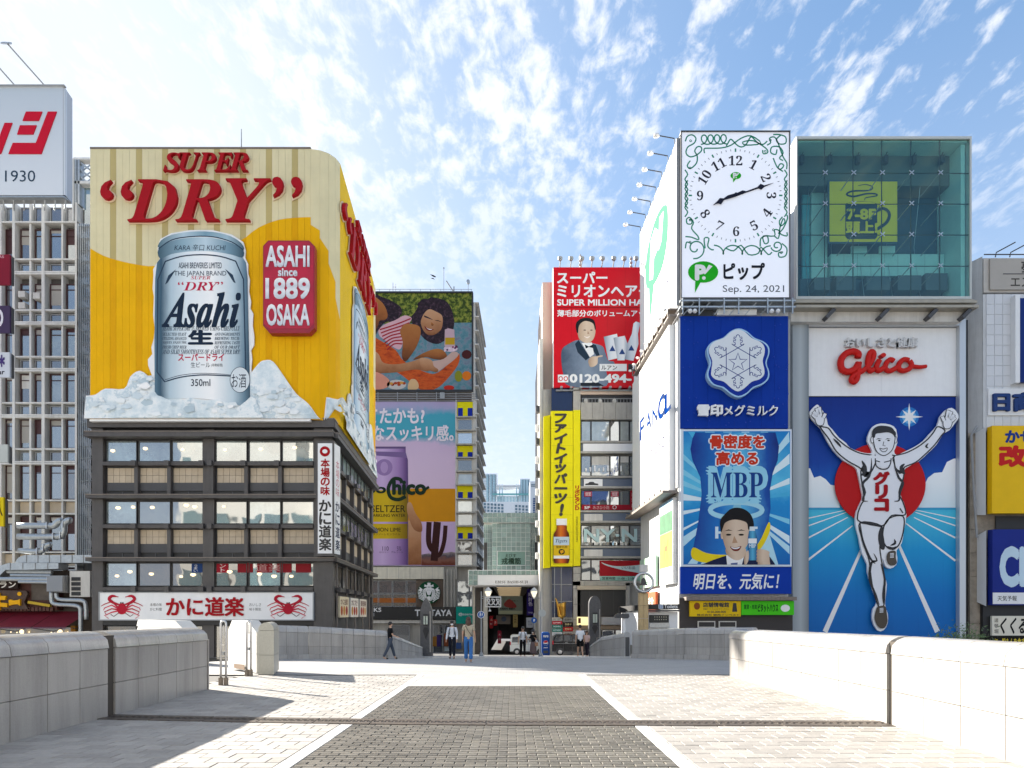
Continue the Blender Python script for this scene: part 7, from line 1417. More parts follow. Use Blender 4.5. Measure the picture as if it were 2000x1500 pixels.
# lettering on the white panel
tx(fu, 'おいしさと健康', (1647, 663, 1786, 682), .12, mat('raised_white', (.6, .6, .6), k=1), t, n1=.4, off=.03, each=True, name='letter')
zl = Z(1550, 620, 2.38)
LR = mat('logo_red', (.55, .012, .008), rough=.5, k=1, spec=.2); LRB = mat('logo_edge', (.25, .01, .01), k=1)
def lr(pts, w_, tp=None): P_ = smooth(zl(pts), 4, False); ob('logo_stroke', MB().tube([fu.p(*fu.q(*q), .36) for q in P_], [w_*.36*(tp(i/(len(P_)-1)) if tp else 1) for i in range(len(P_))], 10), LR, t, True)
lr([(283, 178), (262, 180), (255, 195) , (262, 205)] if 0 else [(285, 196), (288, 178), (262, 168), (228, 180), (208, 210), (212, 248), (240, 262), (272, 248), (290, 222)], .62)
lr([(292, 218), (288, 262), (282, 296), (268, 310), (255, 298), (268, 278), (300, 262), (330, 240), (352, 208), (360, 178), (348, 168), (336, 190), (332, 232), (342, 258), (358, 250)], .5)
lr([(385, 208), (372, 238), (378, 256), (392, 252), (410, 240)], .5); ob('logo_dot', MB().pp(fu, zl(ell(400, 187, 12, 10, 12)), .12, .5), LR, t)
lr([(452, 212), (436, 205), (418, 220), (412, 245), (428, 258), (452, 250), (478, 232)], .48); lr([(520, 208), (498, 205), (478, 222), (474, 245), (492, 257), (520, 250), (534, 230), (524, 210)], .48); lr([(534, 236), (570, 240), (602, 236)], .42, lambda u: 1-.2*u)

# ================================================================ RIGHTMOST BUILDING AND SIGNS
DRR = 48.; fx = Face(DRR); xz = lambda py: fx.q(0, py)[1]
t = thing('corner_building', 'pale tiled building at the right edge carrying blue and yellow signs', 'building', (fx.q(1990, 0)[0], DRR, -5))
TILE = tilemat('small_white_tile', (.62, .63, .64), (.60, .61, .63), .2, .2, (.4, .4, .42))
xa, xb = fx.q(1920, 0)[0], fx.q(2120, 0)[0]; xs2 = fx.q(1888, 0)[0]
ob('upper_wall', MB().box(xa, DRR, xz(842), xb, DRR+10, xz(575)), LWALL, t); ob('upper_side', MB().hexa([(xs2, DRR+2, xz(842)), (xa-.01, DRR+.05, xz(842)), (xa-.01, DRR+10, xz(842)), (xs2, DRR+10, xz(842)), (xs2, DRR+2, xz(505)), (xa-.01, DRR+.05, xz(500)), (xa-.01, DRR+10, xz(500)), (xs2, DRR+10, xz(505))]), LWALL, t)
for i in range(5):
    for j in range(13): ob('tile', MB().pb(fx, 1926+i*16, 575+j*20, 1926+i*16+15.3, 575+j*20+19.3, .0, .04), MATS.setdefault('tile_w', mat('tile_w', (.64, .65, .67), rough=.45, k=1, rnd=.05)), t)
ob('parapet_band', MB().pb(fx, 1920, 505, 2120, 572, -.3, .06), mat('beige_band', (.50, .47, .43), k=1, var=.06), t)
ob('lower_wall', MB().box(fx.q(1898, 0)[0], DRR+.4, -5, xb, DRR+10, xz(843)), mat('mottled_stone', (.33, .28, .22), rough=.7, k=1, var=.4, scale=1.2), t)
for j in range(9):
    for i in range(1): ob('stone_panel', MB().pb(fx, 1898, 850+j*46, 1918, 850+j*46+45, -.3, -.2), MATS['mottled_stone'], t)
ob('pipe', MB().tube([deep(fx, 1908, 832, .2), deep(fx, 1897, 850, .2), deep(fx, 1902, 960, .2), deep(fx, 1908, 1050, .2)], .07), GREY, t); ob('dark_gap', MB().pb(fx, 1890, 620, 1898, 1290, -.6, -.4), BLACK, t)
ob('window_dark', MB().pb(fx, 1950, 1007, 2120, 1034, -.3, -.25), BLACK, t)
ob('base_dark', MB().pb(fx, 1918, 1182, 2120, 1290, -.3, .1), mat('base_dark', (.02, .02, .022), k=1), t)
s_ = flat_sign('rooftop_sign', 'grey rooftop band with dark lettering at the top right edge', fx, (1930, 508, 2120, 568), '#b8b2aa', [('夢', (1991, 513, 2015, 535), '#4a4844', {'off': .03}), ('エステ', (1970, 545, 2030, 563), '#4a4844', {'off': .02})], .1, n=.2); ob('rule', MB().pb(fx, 1955, 537, 2120, 538.5, .205, .22), DGREY, s_)
s_ = flat_sign('blue_panel_sign', 'deep blue framed panel sign on the white tiled wall at the right edge', fx, (1982, 588, 2120, 750), '#10307a', (), .3, n=.45); ob('frame', MB().pb(fx, 1973, 582, 1981.8, 752, .02, .5), WHITE, s_)
s_ = flat_sign('letter_sign', 'white band with raised navy characters at the right edge above the yellow sign', fx, (1928, 760, 2120, 812), WHITE, [('日商', (1937, 770, 2014, 804), '#23407a', {'off': .05, 'each': True, 'n1': .3, 'dn': .02})], .06, n=.12)
s_ = flat_sign('yellow_box_sign', 'yellow box sign with blue and red characters at the right edge', fx, (1926, 836, 2120, 1005), C('#f6c400', rough=.35), [('かせ', (1952, 846, 2006, 868), '#123a8a', {'off': .05, 'each': True}), ('改装', (1941, 876, 2044, 914), '#d01c1c', {'off': .06, 'each': True})], .5, n=.6); ob('side_case', MB().hexa([deep(fx, 1905, 1006, -.2), deep(fx, 1925, 1006, .6), deep(fx, 1925.5, 1006, .1), deep(fx, 1912, 1006, -.5), deep(fx, 1905, 846, -.2), deep(fx, 1925, 834, .6), deep(fx, 1925.5, 834, .1), deep(fx, 1912, 846, -.5)]), WHITE, s_)
s_ = flat_sign('blue_box_sign', 'indigo box sign with large pale letters and a white weather strip at the right edge', fx, (1927, 1036, 2120, 1182), '#1c2f8a', [('CLUB', (1943, 1074, 2068, 1142), '#cfe6f4', {'off': .06, 'each': True})], .5, n=.6)
ob('white_strip', MB().pb(fx, 1927, 1158, 2120, 1180, .605, .62), WHITE, s_); tx(fx, '天気予報', (1936, 1164, 1973, 1174), .625, BLACK, s_, off=.01); ob('side_case', MB().hexa([deep(fx, 1908, 1176, -.2), deep(fx, 1926, 1184, .6), deep(fx, 1926.5, 1184, .1), deep(fx, 1912, 1176, -.5), deep(fx, 1908, 1046, -.2), deep(fx, 1926, 1036, .6), deep(fx, 1926.5, 1036, .1), deep(fx, 1912, 1046, -.5)]), WHITE, s_)
s_ = flat_sign('noren_sign', 'cream sign with black brush characters above the parapet at the right edge', fx, (1930, 1203, 2060, 1241), '#efe8d6', [('くくる', (1946, 1207, 1996, 1237), '#151515', {'off': .03, 'shear': .3}), ('道頓堀', (1934, 1206, 1942, 1238), '#151515', {'vert': True})], .2, n=.4)
s_ = flat_sign('black_strip_sign', 'black strip with yellow brush characters just over the parapet at the right edge', fx, (1918, 1243, 2060, 1262), '#15120c', [('一に、粉もんを食す', (1926, 1246, 1992, 1259), '#e8d040', {'off': .03})], .2, n=.45)
t = thing('roof_lamps', 'pair of thin roof lamp arms over the right edge building', 'lamp', tuple(fx.p(fx.q(1960, 0)[0], xz(505))))
ob('rail', MB().tube([deep(fx, 1922, 497, .1), deep(fx, 2040, 497, .1)], .04), DGREY, t)
for x in (1942, 1970): ob('arm', MB().tube([fx.p(*fx.q(x, 504), .1), fx.p(*fx.q(x, 496), .2), fx.p(*fx.q(x+25, 485), .8)], .04), DGREY, t)
# shrub behind the parapet
t = thing('shrub', 'leafy green shrub rising behind the right parapet beside the runner sign', 'shrub', (fx.q(1875, 0)[0]*20/48, 20, .2))
bx0 = [( (x-1000)/F*19.5, 19.5, EZ+(1200-y)/F*19.5) for x, y in ((1840, 1245), (1862, 1238), (1885, 1236), (1905, 1243), (1828, 1255), (1872, 1250), (1915, 1252))]
st_ = MB()
for i in range(7): b = bx0[i]; st_.tube([(12.85, 19.6, -.4), ((12.85+b[0])/2, 19.6, (b[2]-.4)/2+.1), b], [.03, .02, .008], 5)
ob('stems', st_, mat('bark', (.12, .08, .05), k=1), t)
lf = MB()
for i in range(1500):
    b = RN.choice(bx0); r_ = RN.gauss(0, .17), RN.gauss(0, .2), RN.gauss(-.12, .17); c = Vector(b)+Vector(r_); u = Vector((RN.uniform(-1, 1), RN.uniform(-1, 1), RN.uniform(-.6, 1))).normalized()*RN.uniform(.03, .06); v_ = u.orthogonal().normalized()*.016
    lf.add([c-u, c+v_, c+u, c-v_], [(0, 1, 2, 3)])
ob('foliage', lf, mat('leaf', (.07, .13, .03), rough=.5, k=1, rnd=.4), t, kind='stuff')

# ================================================================ LEFT: GRIDDED OFFICE BUILDING, BILLBOARD, DUCTS
DL = 52.; fl = Face(DL); lz = lambda py: fl.q(0, py)[1]
FIN = mat('concrete_fin', (.70, .69, .66), rough=.7, var=.08, scale=1, k=1, dirt=.25)
t = thing('grid_building', 'off-white office building gridded with concrete fins and dark windows', 'building', (-37, DL, -5))
xl0, xl1 = fl.q(-70, 0)[0], fl.q(176, 0)[0]
ob('wall', MB().box(xl0, DL+.6, -5, xl1, DL+9, lz(400)), mat('grid_back', (.10, .095, .09), rough=.8, k=1), t)
for x0, x1, d_ in ((-62, -56, .35), (-30, -26, .1), (-2, 6, .35), (27, 32, .35), (58, 62, .1), (84, 90, .35), (120.5, 124, .1), (149, 153, .35)): ob('fin', MB().pb(fl, x0, 398, x1, 1240, -.6, d_*.5), FIN, t)
cols = [(-55, -31), (-25, -3), (7, 26), (36, 57.5), (64.5, 83), (94, 120), (126, 148.5)]
rows = [(402, 433, 0), (445, 505, 1), (513, 530, 0), (552, 604, 1), (611, 628, 0), (640, 695, 1), (701, 719, 0), (729, 785, 1), (791, 809, 0), (818, 875, 1), (881, 900, 0), (908, 975, 1), (980, 1001, 2), (1008, 1076, 1), (1082, 1104, 2), (1110, 1180, 1)]
GLO = [glass('off_glass_a', (.04, .05, .06), .35), glass('off_glass_b', (.10, .12, .11), .3, var=.8, scale=.6), glass('off_glass_c', (.03, .02, .025), .25)]
FRR = mat('maroon_frame', (.05, .012, .012), rough=.5, k=1)
for y0, y1, k_ in rows:
    ob('slab', MB().pb(fl, -70, y1+1.2, 153, y1+4.2, -.6, .12 if k_ else .16), FIN, t)
    if k_ != 1: ob('slab', MB().pb(fl, -70, y1+5, 153, y1+8, -.6, .18), FIN, t) if y1 > 500 and k_ == 0 else None
    for i, (x0, x1) in enumerate(cols):
        if k_ == 2: ob('beige_panel', MB().pb(fl, x0, y0, x1, y1, -.4, -.18), KP, t)
        else:
            bl = (RN.choice([.12, .2, .5, .8]), RN.choice([OFFW, mat('curtain', (.35, .33, .30), k=1), FRR])) if k_ and RN.random() < .6 else None
            window(fl, (x0, y0, x1, y1), t, RN.choice(GLO), FRR if k_ else GREY, .07, -.28, .08, trans=.78 if k_ else 0, curt=bl)
for x, y in ((38, 570), (38, 592), (67, 573)): ob('ac_unit', MB().pb(fl, x, y, x+13, y+12, -.35, .15), OFFW, t)
# lattice frame at the top right
ob('roof_frame', MB().pb(fl, 145, 309, 176, 313, -.5, .1).pb(fl, 145, 355, 176, 360, -.5, .1), FIN, t)
for x in (147, 153): ob('frame_post', MB().pb(fl, x, 313, x+4, 400, -.5, .1), GALV, t)
for i in range(3): ob('lattice', MB().rib(fl, [(158, 318+i*14), (174, 330+i*14)], .12, -.2, 0).rib(fl, [(174, 318+i*14), (158, 330+i*14)], .12, -.22, -.21), GALV, t)
ob('upper_glass', MB().pb(fl, 160, 362, 176, 434, -.4, -.3), glass('teal_win', (.08, .14, .14), .3), t); ob('frame_side', MB().pb(fl, 144, 313, 147, 434, -.5, .2), FIN, t)
# caged stair
t = thing('stair_cage', 'dark caged fire stair of thin vertical bars beside the amber billboard', 'fire stair', (-32, DL-.5, -5)); fst = Face(DL-1)
ob('stair_wall', MB().pb(fst, 153, 436, 178, 1240, -1.4, -1.1), mat('stair_dark', (.03, .03, .03), k=1), t)
for i in range(7): ob('bar', MB().pb(fst, 153.5+i*3.6, 436, 154.3+i*3.6, 1086, -.1, 0), GALV, t)
for i in range(30): ob('landing', MB().pb(fst, 153, 440+i*22.6, 178, 441.6+i*22.6, -.8, -.11), GREY, t)
for i in range(14): ob('stair_flight', MB().rib(fst, [(155, 448+i*45), (176, 482+i*45)], .25, -1.0, -.4), GREY, t)
# big white billboard
D3 = 46.; fq3 = Face(D3)
t = thing('white_billboard', 'white rooftop billboard with slanted crimson strokes and the year 1930', 'billboard', tuple(fq3.p(fq3.q(60, 0)[0], fq3.q(0, 385)[1])))
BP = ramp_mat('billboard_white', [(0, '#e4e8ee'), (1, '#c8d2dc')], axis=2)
X_ = fq3.q(127, 0)[0]; z0, z1 = fq3.q(0, 381)[1], fq3.q(0, 172)[1]; XA = fq3.q(-90, 0)[0]
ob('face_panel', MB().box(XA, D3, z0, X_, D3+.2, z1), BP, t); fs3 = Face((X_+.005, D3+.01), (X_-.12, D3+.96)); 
ob('side_panel', MB().fb(fs3, 0, z0, fs3.L, z1, -.15, 0), mat('panel_side', (.42, .45, .50), rough=.5, k=1), t); ob('back_panel', MB().box(XA, D3+.9, z0, X_-.15, D3+.95, z1), GREY, t)
ob('soffit', MB().box(XA, D3+.2, z0-.06, X_-.13, D3+.9, z0), GREY, t); ob('top_rail', MB().pb(fq3, -90, 168, 128, 170, -.1, .15), GREY, t)
for i in range(12): ob('soffit_brace', MB().tube([(X_-i*.7-.1, D3+.2, z0-.1), (X_-i*.7-.6, D3+.9, z0-.5)], .05, 5), GALV, t)
ob('truss', MB().pb(fq3, -90, 384, 127, 386, -.3, .05), GALV, t)
CRIM = C('#d2042d'); z6 = Z(0, 100, 3.0)
for pts in ([(155, 357), (250, 357), (230, 410), (135, 410)], [(120, 437), (217, 437), (197, 490), (103, 490)], [(283, 357), (335, 357), (245, 604), (52, 604), (78, 540), (213, 540)], [(30, 423), (75, 423), (8, 604), (-50, 604), (-35, 560), (-22, 560)], [(-75, 423), (-30, 423), (-52, 480), (-97, 480)]): ob('stroke', MB().pp(fq3, z6(pts), .005, .06), CRIM, t)
tx(fq3, '1930', (10, 333, 69, 355), .01, C('#2a4258'), t, st='n')
for x0, y0, x1, y1 in ((88, 168, 38, 112), (30, 168, -20, 110)):
    l_ = ob('lamp_arm', MB().tube([fq3.p(*fq3.q(x0, y0), 0), fq3.p(*fq3.q(x1, y1), 1.2)], .045), GREY, t); a, z = fq3.q(x1, y1); ob('lamp_head', MB().add([tuple(Vector(fq3.p(a, z, 1.2))+Vector((.36*cos(q), .2*sin(q)*1.0, .12*sin(q)+.0-.05*j))) for j in (0, 2) for q in [2*pi*i/10 for i in range(10)]], [tuple(range(10)), tuple(range(10, 20))[::-1]]+[(i, (i+1) % 10, (i+1) % 10+10, i+10) for i in range(10)]), GALV, l_)
# projecting signs at the left edge
D4 = 47.; f4 = Face(D4)
for l, bx, c, tt in (('dark red box sign with pale writing, uppermost at the left edge', (-40, 497, 19, 556), '#8a1a30', [('BARS', (-14, 499, 8, 504), '#d8a0a8')]), ('dull purple box sign with a white ring at the left edge', (-40, 597, 19, 650), '#4a3a5a', [('O', (-14, 604, 6, 638), '#e8e4ec')]),
                   ('white box sign with violet flower marks at the left edge', (-40, 688, 19, 737), '#d8dce4', [('*', (-2, 694, 9, 716), '#4a3a7a'), ('bar', (-10, 722, 9, 731), '#2a2a3a')]), ('blank white light box sign on a bracket at the left edge', (-40, 868, 15, 903), '#c8ccc8', []), ('small yellow sign with black writing at the left edge', (-40, 971, 7, 1028), '#e8cc10', [('人', (-6, 980, 5, 1008), '#201008')])):
    s_ = flat_sign('box_sign', l, f4, bx, c, [(a[0], a[1], a[2], {'off': .03}) for a in tt], .15, n=.0); ob('side_case', MB().hexa([fs_ for fs_ in (deep(f4, bx[2]+.3, bx[3], -.005), deep(f4, bx[2]+9, bx[3]+3, -1.2), deep(f4, bx[2]+5, bx[3]+3, -1.4), deep(f4, bx[2]-2, bx[3], -.2), deep(f4, bx[2]+.3, bx[1], -.005), deep(f4, bx[2]+9, bx[1]+7, -1.2), deep(f4, bx[2]+5, bx[1]+7, -1.4), deep(f4, bx[2]-2, bx[1], -.2))]), DGREY, s_)
# low annex with ducts, awnings and restaurant signs
D5 = 44.; f5 = Face(D5); a5 = lambda x, y, n=0.: f5.p(*f5.q(x, y), n)
t = thing('annex_building', 'low brown restaurant annex with dark front at the lower left', 'building', (-31, D5, -5))
ob('wall', MB().box(f5.q(-70, 0)[0], D5+1, -5, f5.q(186, 0)[0], D5+6.5, f5.q(0, 1112)[1]), mat('annex_brown', (.06, .045, .035), rough=.8, k=1, var=.4, scale=1.5), t)
ob('tile_roof', MB().pb(f5, -70, 1138, 105, 1192, -.9, -.3), mat('annex_red', (.09, .03, .02), rough=.7, k=1, var=.4, scale=2), t)
for i in range(22): ob('roof_tile', MB().pb(f5, -60+i*7.4, 1186, -54.5+i*7.4, 1193, -.3, -.1), MATS['annex_red'], t)
ob('shop_window', MB().pb(f5, -70, 1226, 128, 1262, -.9, -.85), GLW, t); ob('side_wall_panel', MB().pb(f5, 56, 1140, 104, 1172, -.3, -.25), mat('brown_pane', (.09, .07, .055), k=1, var=.3), t); ob('yellow_beam', MB().rib(f5, [(54, 1176), (97, 1183)], .17, -.2, .0), C('#c8a838'), t)
for x in (31, 107, -20): ob('clock_lamp', MB().lathe(a5(x, 1234, -.5), [(.14, 0), (.14, .05)], 14, 'y'), LAMP, t)
for i in range(12): ob('small_lamp', MB().lathe(a5(62+i*6.5 if i > 3 else 8+i*12, 1236+(i % 3), -.6), [(.03, 0), (.05, .04), (.02, .08)], 6), LAMP, t)
ob('wood_box', MB().pb(f5, 134, 1222, 143, 1244, -.6, -.2), C('#9a6a20'), t); 
s_ = flat_sign('restaurant_sign', 'dark brown board with white katakana over the yellow characters at the lower left', f5, (-60, 1135, 37, 1150), '#2a1a14', [('レストラン', (-48, 1136, 33, 1148), '#e8e4dc', {'off': .03})], .2, n=.1)
t2 = thing('character_sign', 'two chunky yellow katakana characters on a brown carved board at the lower left', 'sign', a5(10, 1190)); ob('board', MB().pp(f5, [(-60, 1152), (52, 1154), (55, 1160), (48, 1176), (56, 1190), (-60, 1190)], -.1, .05), mat('carved_brown', (.07, .035, .022), rough=.6, k=1, var=.4), t2)
YC = C('#f0b010'); ob('character', MB().pp(f5, [(-10, 1162), (3, 1158), (3, 1164), (16, 1164), (14, 1172), (3, 1172), (3, 1177), (18, 1178), (18, 1186), (3, 1185), (4, 1192), (-10, 1192), (-12, 1185), (-24, 1184), (-24, 1177), (-10, 1177), (-10, 1172), (-20, 1172), (-20, 1165), (-10, 1165)], .06, .2), YC, t2); ob('character', MB().pp(f5, [(21, 1172), (25, 1171), (30, 1173), (39, 1172), (43, 1170), (43, 1183), (38, 1180), (28, 1181), (22, 1183)], .06, .2), YC, t2); ob('round_boss', MB().lathe(a5(40, 1160, .12), [(.13, 0), (.13, .06)], 12, 'y'), YC, t2)
AW = mat('awning_red', (.20, .018, .035), rough=.45, k=1, var=.2)
for i, (xa_, xb_, l) in enumerate(((-52, 6, 'maroon sloped awning cut by the left edge'), (7, 81, 'middle maroon sloped awning at the lower left'), (82, 160, 'maroon sloped awning nearest the grey ducts'))):
    t3 = thing('awning', l, 'awning', a5((xa_+xb_)/2, 1226), 'maroon awnings over the restaurant front'); sh = 12
    ob('cloth', MB().add([a5(xa_+sh, 1194, -.9), a5(xb_, 1194, -.9) if i == 2 else a5(xb_+sh, 1194, -.9), a5(xb_-(14 if i == 2 else 1), 1224, .9), a5(xa_, 1224, .9)], [(0, 1, 2, 3)]), AW, t3); ob('valance', MB().add([a5(xa_, 1224.2, .9), a5(xb_-(14 if i == 2 else 1), 1224.2, .9), a5(xb_-(14 if i == 2 else 1), 1227, .9), a5(xa_, 1227, .9)], [(0, 1, 2, 3)]), mat('awning_edge', (.10, .03, .06), k=1), t3)
    ob('arm', MB().tube([a5(xb_-2, 1226, .9), a5(xb_+6, 1234, -.9)], .025, 5), DGREY, t3)
t = thing('ventilation_ducts', 'tangle of grey round and square ventilation ducts over the restaurant annex', 'ducts', (-31, D5, 3))
for pts, r in ([[(42, 1028), (100, 1028), (112, 1028), (120, 1020), (127, 1018)], .20], [[(42, 1049), (118, 1049), (128, 1045), (131, 1035), (131, 1026), (138, 1018), (144, 1018)], .20], [[(44, 1076), (80, 1078), (92, 1074), (98, 1066), (106, 1064)], .17]): ob('round_duct', MB().tube([a5(x, y, .3) for x, y in smooth(pts, 3, False)], r, 12), GALV, t, True)
for x, y in ((102, 1028), (114, 1049), (128, 1047), (133, 1026), (83, 1078), (95, 1071)): ob('duct_ring', MB().pb(f5, x-.8, y-6.5, x+.8, y+6.5, .05, .58), STEEL, t)
ob('square_duct', MB().pp(f5, smooth([(38, 1100), (45, 1090), (58, 1085)], 3, False)+[(186, 1085), (186, 1100)], -.6, .4), GALV, t)
for i in range(6): ob('duct_seam', MB().pb(f5, 60+i*22, 1084.5, 61+i*22, 1100.5, .405, .43), GREY, t)
ob('square_duct', MB().pp(f5, [(-50, 1128), (8, 1108), (30, 1101), (126, 1101), (126, 1112), (60, 1114), (24, 1114), (10, 1128)], -.4, .6), GALV, t)
for i in range(4): ob('duct_seam', MB().pb(f5, 33+i*24, 1100.5, 34+i*24, 1113.5, .605, .63), GREY, t)
for i, (x0, x1, y) in enumerate(((22, 108, 1117), (30, 108, 1124), (-50, 108, 1131), (50, 110, 1137))): ob('conduit', MB().tube([a5(x0, y, .3+.1*i), a5(x1, y+1, .3+.1*i)], .10 if i % 2 else .14, 8), GALV, t)
for i in range(16): ob('cooler_fin', MB().pb(f5, 110+i*1.9, 1126, 110.8+i*1.9, 1156, .5, .9), STEEL, t)
ob('cooler_body', MB().pb(f5, 109, 1125, 141, 1158, -.3, .48), mat('cooler_grey', (.2, .2, .2), k=1), t)
c_ = ob('condenser', MB().pb(f5, 144, 1116, 183, 1166, -.6, .4), OFFW, t)
for j in range(4): ob('louvre', MB().pb(f5, 148, 1128+j*9.5, 165, 1135+j*9.5, .405, .45), BLACK, c_)
for pts in ([(111, 1156), (111, 1172), (118, 1180), (150, 1182), (165, 1186), (167, 1200), (167, 1245)], [(120, 1158), (124, 1170), (150, 1172), (172, 1174), (177, 1184), (178, 1210)]): ob('bent_pipe', MB().tube([a5(x, y, .5) for x, y in smooth(pts, 3, False)], .13, 10), GALV, t, True)

# ================================================================ STREET FURNITURE NEAR THE ARCADE
def gp(px, Y): return ((px-1000)/F*Y, Y, gz(Y))
def post(px, Y, top, label, signs, lamp):
    x, y, z = gp(px, Y); t = thing('lamp_post', label, 'lamp post', (x, y, z)); zt = EZ+(1200-top)/F*Y
    ob('pole', MB().tube([(x, y, z), (x, y, zt)], [.055, .035], 8), GREY, t); ob('pole_base', MB().lathe((x, y, z), [(.14, 0), (.14, .1), (.06, .3)], 8), GREY, t)
    lx = (lamp[0]-1000)/F*Y; lzz = EZ+(1200-lamp[1])/F*Y
    ob('bracket', MB().tube([(x, y, lzz-.35), (lx, y-.02, lzz-.35)], .025, 6), GREY, t)
    l_ = ob('lantern', MB().lathe((lx, y, lzz-.3), [(.07, 0), (.2, .32), (.18, .36)], 6), mat('lantern_cream', (.9, .8, .6), emit=.3, k=1), t); ob('lantern_roof', MB().lathe((lx, y, lzz+.065), [(.24, 0), (.12, .16), (.03, .24)], 6), OFFW, l_); ob('finial', MB().lathe((lx, y, lzz-.42), [(.02, 0), (.08, .06), (.06, .115)], 6), OFFW, l_)
    f = Face(y-.08)
    for sx_, sy_, r, blue in signs:
        s_ = ob('round_plate', MB().pp(f, ell(sx_, sy_, r, r, 20), 0, .02), C('#1c5aa8') if blue else C('#c0c4c0'), t)
        if blue:
            ob('ring', MB().rib(f, ell(sx_, sy_, r*.92, r*.92, 20), .03, .022, closed=True), WHITE, s_)
            for q, k_ in ((-1.6, 1.), (2.2, .75)): ob('walker', MB().pp(f, [(sx_+q-1.1*k_, sy_+5*k_), (sx_+q-.9*k_, sy_-1*k_), (sx_+q-.8*k_, sy_-3*k_), (sx_+q+.8*k_, sy_-3*k_), (sx_+q+1.6*k_, sy_), (sx_+q+.8*k_, sy_+.5), (sx_+q+1.3*k_, sy_+5*k_), (sx_+q, sy_+1.5*k_)], .024), WHITE, s_); ob('walker_head', MB().pp(f, ell(sx_+q, sy_-4.2*k_, k_, k_, 8), .024), WHITE, s_)
    return t
lt = post(940, 40, 1155, 'grey lamp post with a blue pedestrian disc and lantern left of the arcade', [(939.5, 1200.5, 7.2, True)], (953.5, 1157)); 
f40 = Face(39.7); s_ = thing('bracket_sign', 'white framed openwork sign hanging from the left lamp post', 'sign', tuple(f40.p(f40.q(963, 0)[0], f40.q(0, 1186)[1])))
ob('frame', MB().pb(f40, 947, 1165.5, 979, 1167.5, -.05, .05).pb(f40, 947, 1184, 979, 1186, -.05, .05).pb(f40, 947, 1167.5, 949, 1184, -.05, .05).pb(f40, 977, 1167.5, 979, 1184, -.05, .05), OFFW, s_)
for i in range(3): ob('scroll', MB().rib(f40, smooth([(951+i*9, 1182), (954+i*9, 1176), (951+i*9, 1170), (957+i*9, 1172), (955+i*9, 1178), (959+i*9, 1182)], 3, False), .06, .0, .03), OFFW, s_)
ob('hanger', MB().pb(f40, 956, 1186, 957, 1190, 0, .02), OFFW, s_); ob('bell', MB().lathe(f40.p(*f40.q(956.5, 1194), 0), [(.09, 0), (.06, .06), (.02, .12)], 8), OFFW, s_); ob('top_bar', MB().pb(f40, 941, 1164.3, 979, 1165.2, -.02, .02), GREY, s_)
post(1056, 42, 1155, 'grey lamp post with a blank white disc and lantern right of the arcade', [(1059, 1197.5, 7.4, False)], (1043, 1157))
x, y, z = gp(1043, 46); t = thing('small_sign_post', 'short post with a small blue pedestrian disc before the right arcade column', 'road sign', (x, y, z)); ob('pole', MB().tube([(x, y, z), (x, y, z+2.9)], .03), GREY, t); f = Face(45.9); ob('plate', MB().pp(f, ell(1043, 1211.5, 5.6, 5.6, 18), 0, .02), C('#1c5aa8'), t); ob('walker', MB().pp(f, [(1041.5, 1215), (1042, 1209), (1044, 1209), (1045.5, 1211), (1044, 1211.5), (1044.5, 1215), (1043, 1212.5)], .024), WHITE, t)
x, y, z = gp(1065.5, 57); t = thing('drink_machine', 'blue drink vending machine with a round red white and blue badge by the stone column', 'vending machine', (x, y, z)); f = Face(y-.4)
ob('cabinet', MB().box(x-.33, y-.4, z, x+.33, y+.3, z+1.85), C('#1b4a9a', rough=.35), t); ob('top_arch', MB().prism(f, [(x-.33, z+1.855), (x+.33, z+1.855), (x+.2, z+1.95), (x-.2, z+1.95)], -.6, 0), C('#2a62b4'), t)
by = z+1.05; ob('badge', MB().prism(f, ell(x, by, .21, .21, 20), .01), WHITE, t); ob('badge_red', MB().prism(f, [(x-.2, by+.03)]+[(x+.2*cos(a), by+.2*sin(a)) for a in [pi-.15-(pi-.3)*i/8 for i in range(9)]]+[(x+.2, by+.06), (x, by+.0)], .014), C('#d01c2a'), t); ob('badge_blue', MB().prism(f, [(x-.2, by-.03), (x, by-.08), (x+.2, by-.02)]+[(x+.2*cos(a), by-.2*sin(a)) for a in [.2+(pi-.4)*i/8 for i in range(9)]], .014), C('#14509a'), t)
tx(f, 'PEPSI', (x-.2, z+1.68, x+.2, z+1.52), .012, WHITE, t, loc=True, off=.04); ob('slot', MB().fb(f, x-.2, z+.2, x+.2, z+.42, .01, .03), DGREY, t); tx(f, 'pepsi', (x-.16, z+.72, x+.16, z+.6), .012, WHITE, t, loc=True, off=.03)
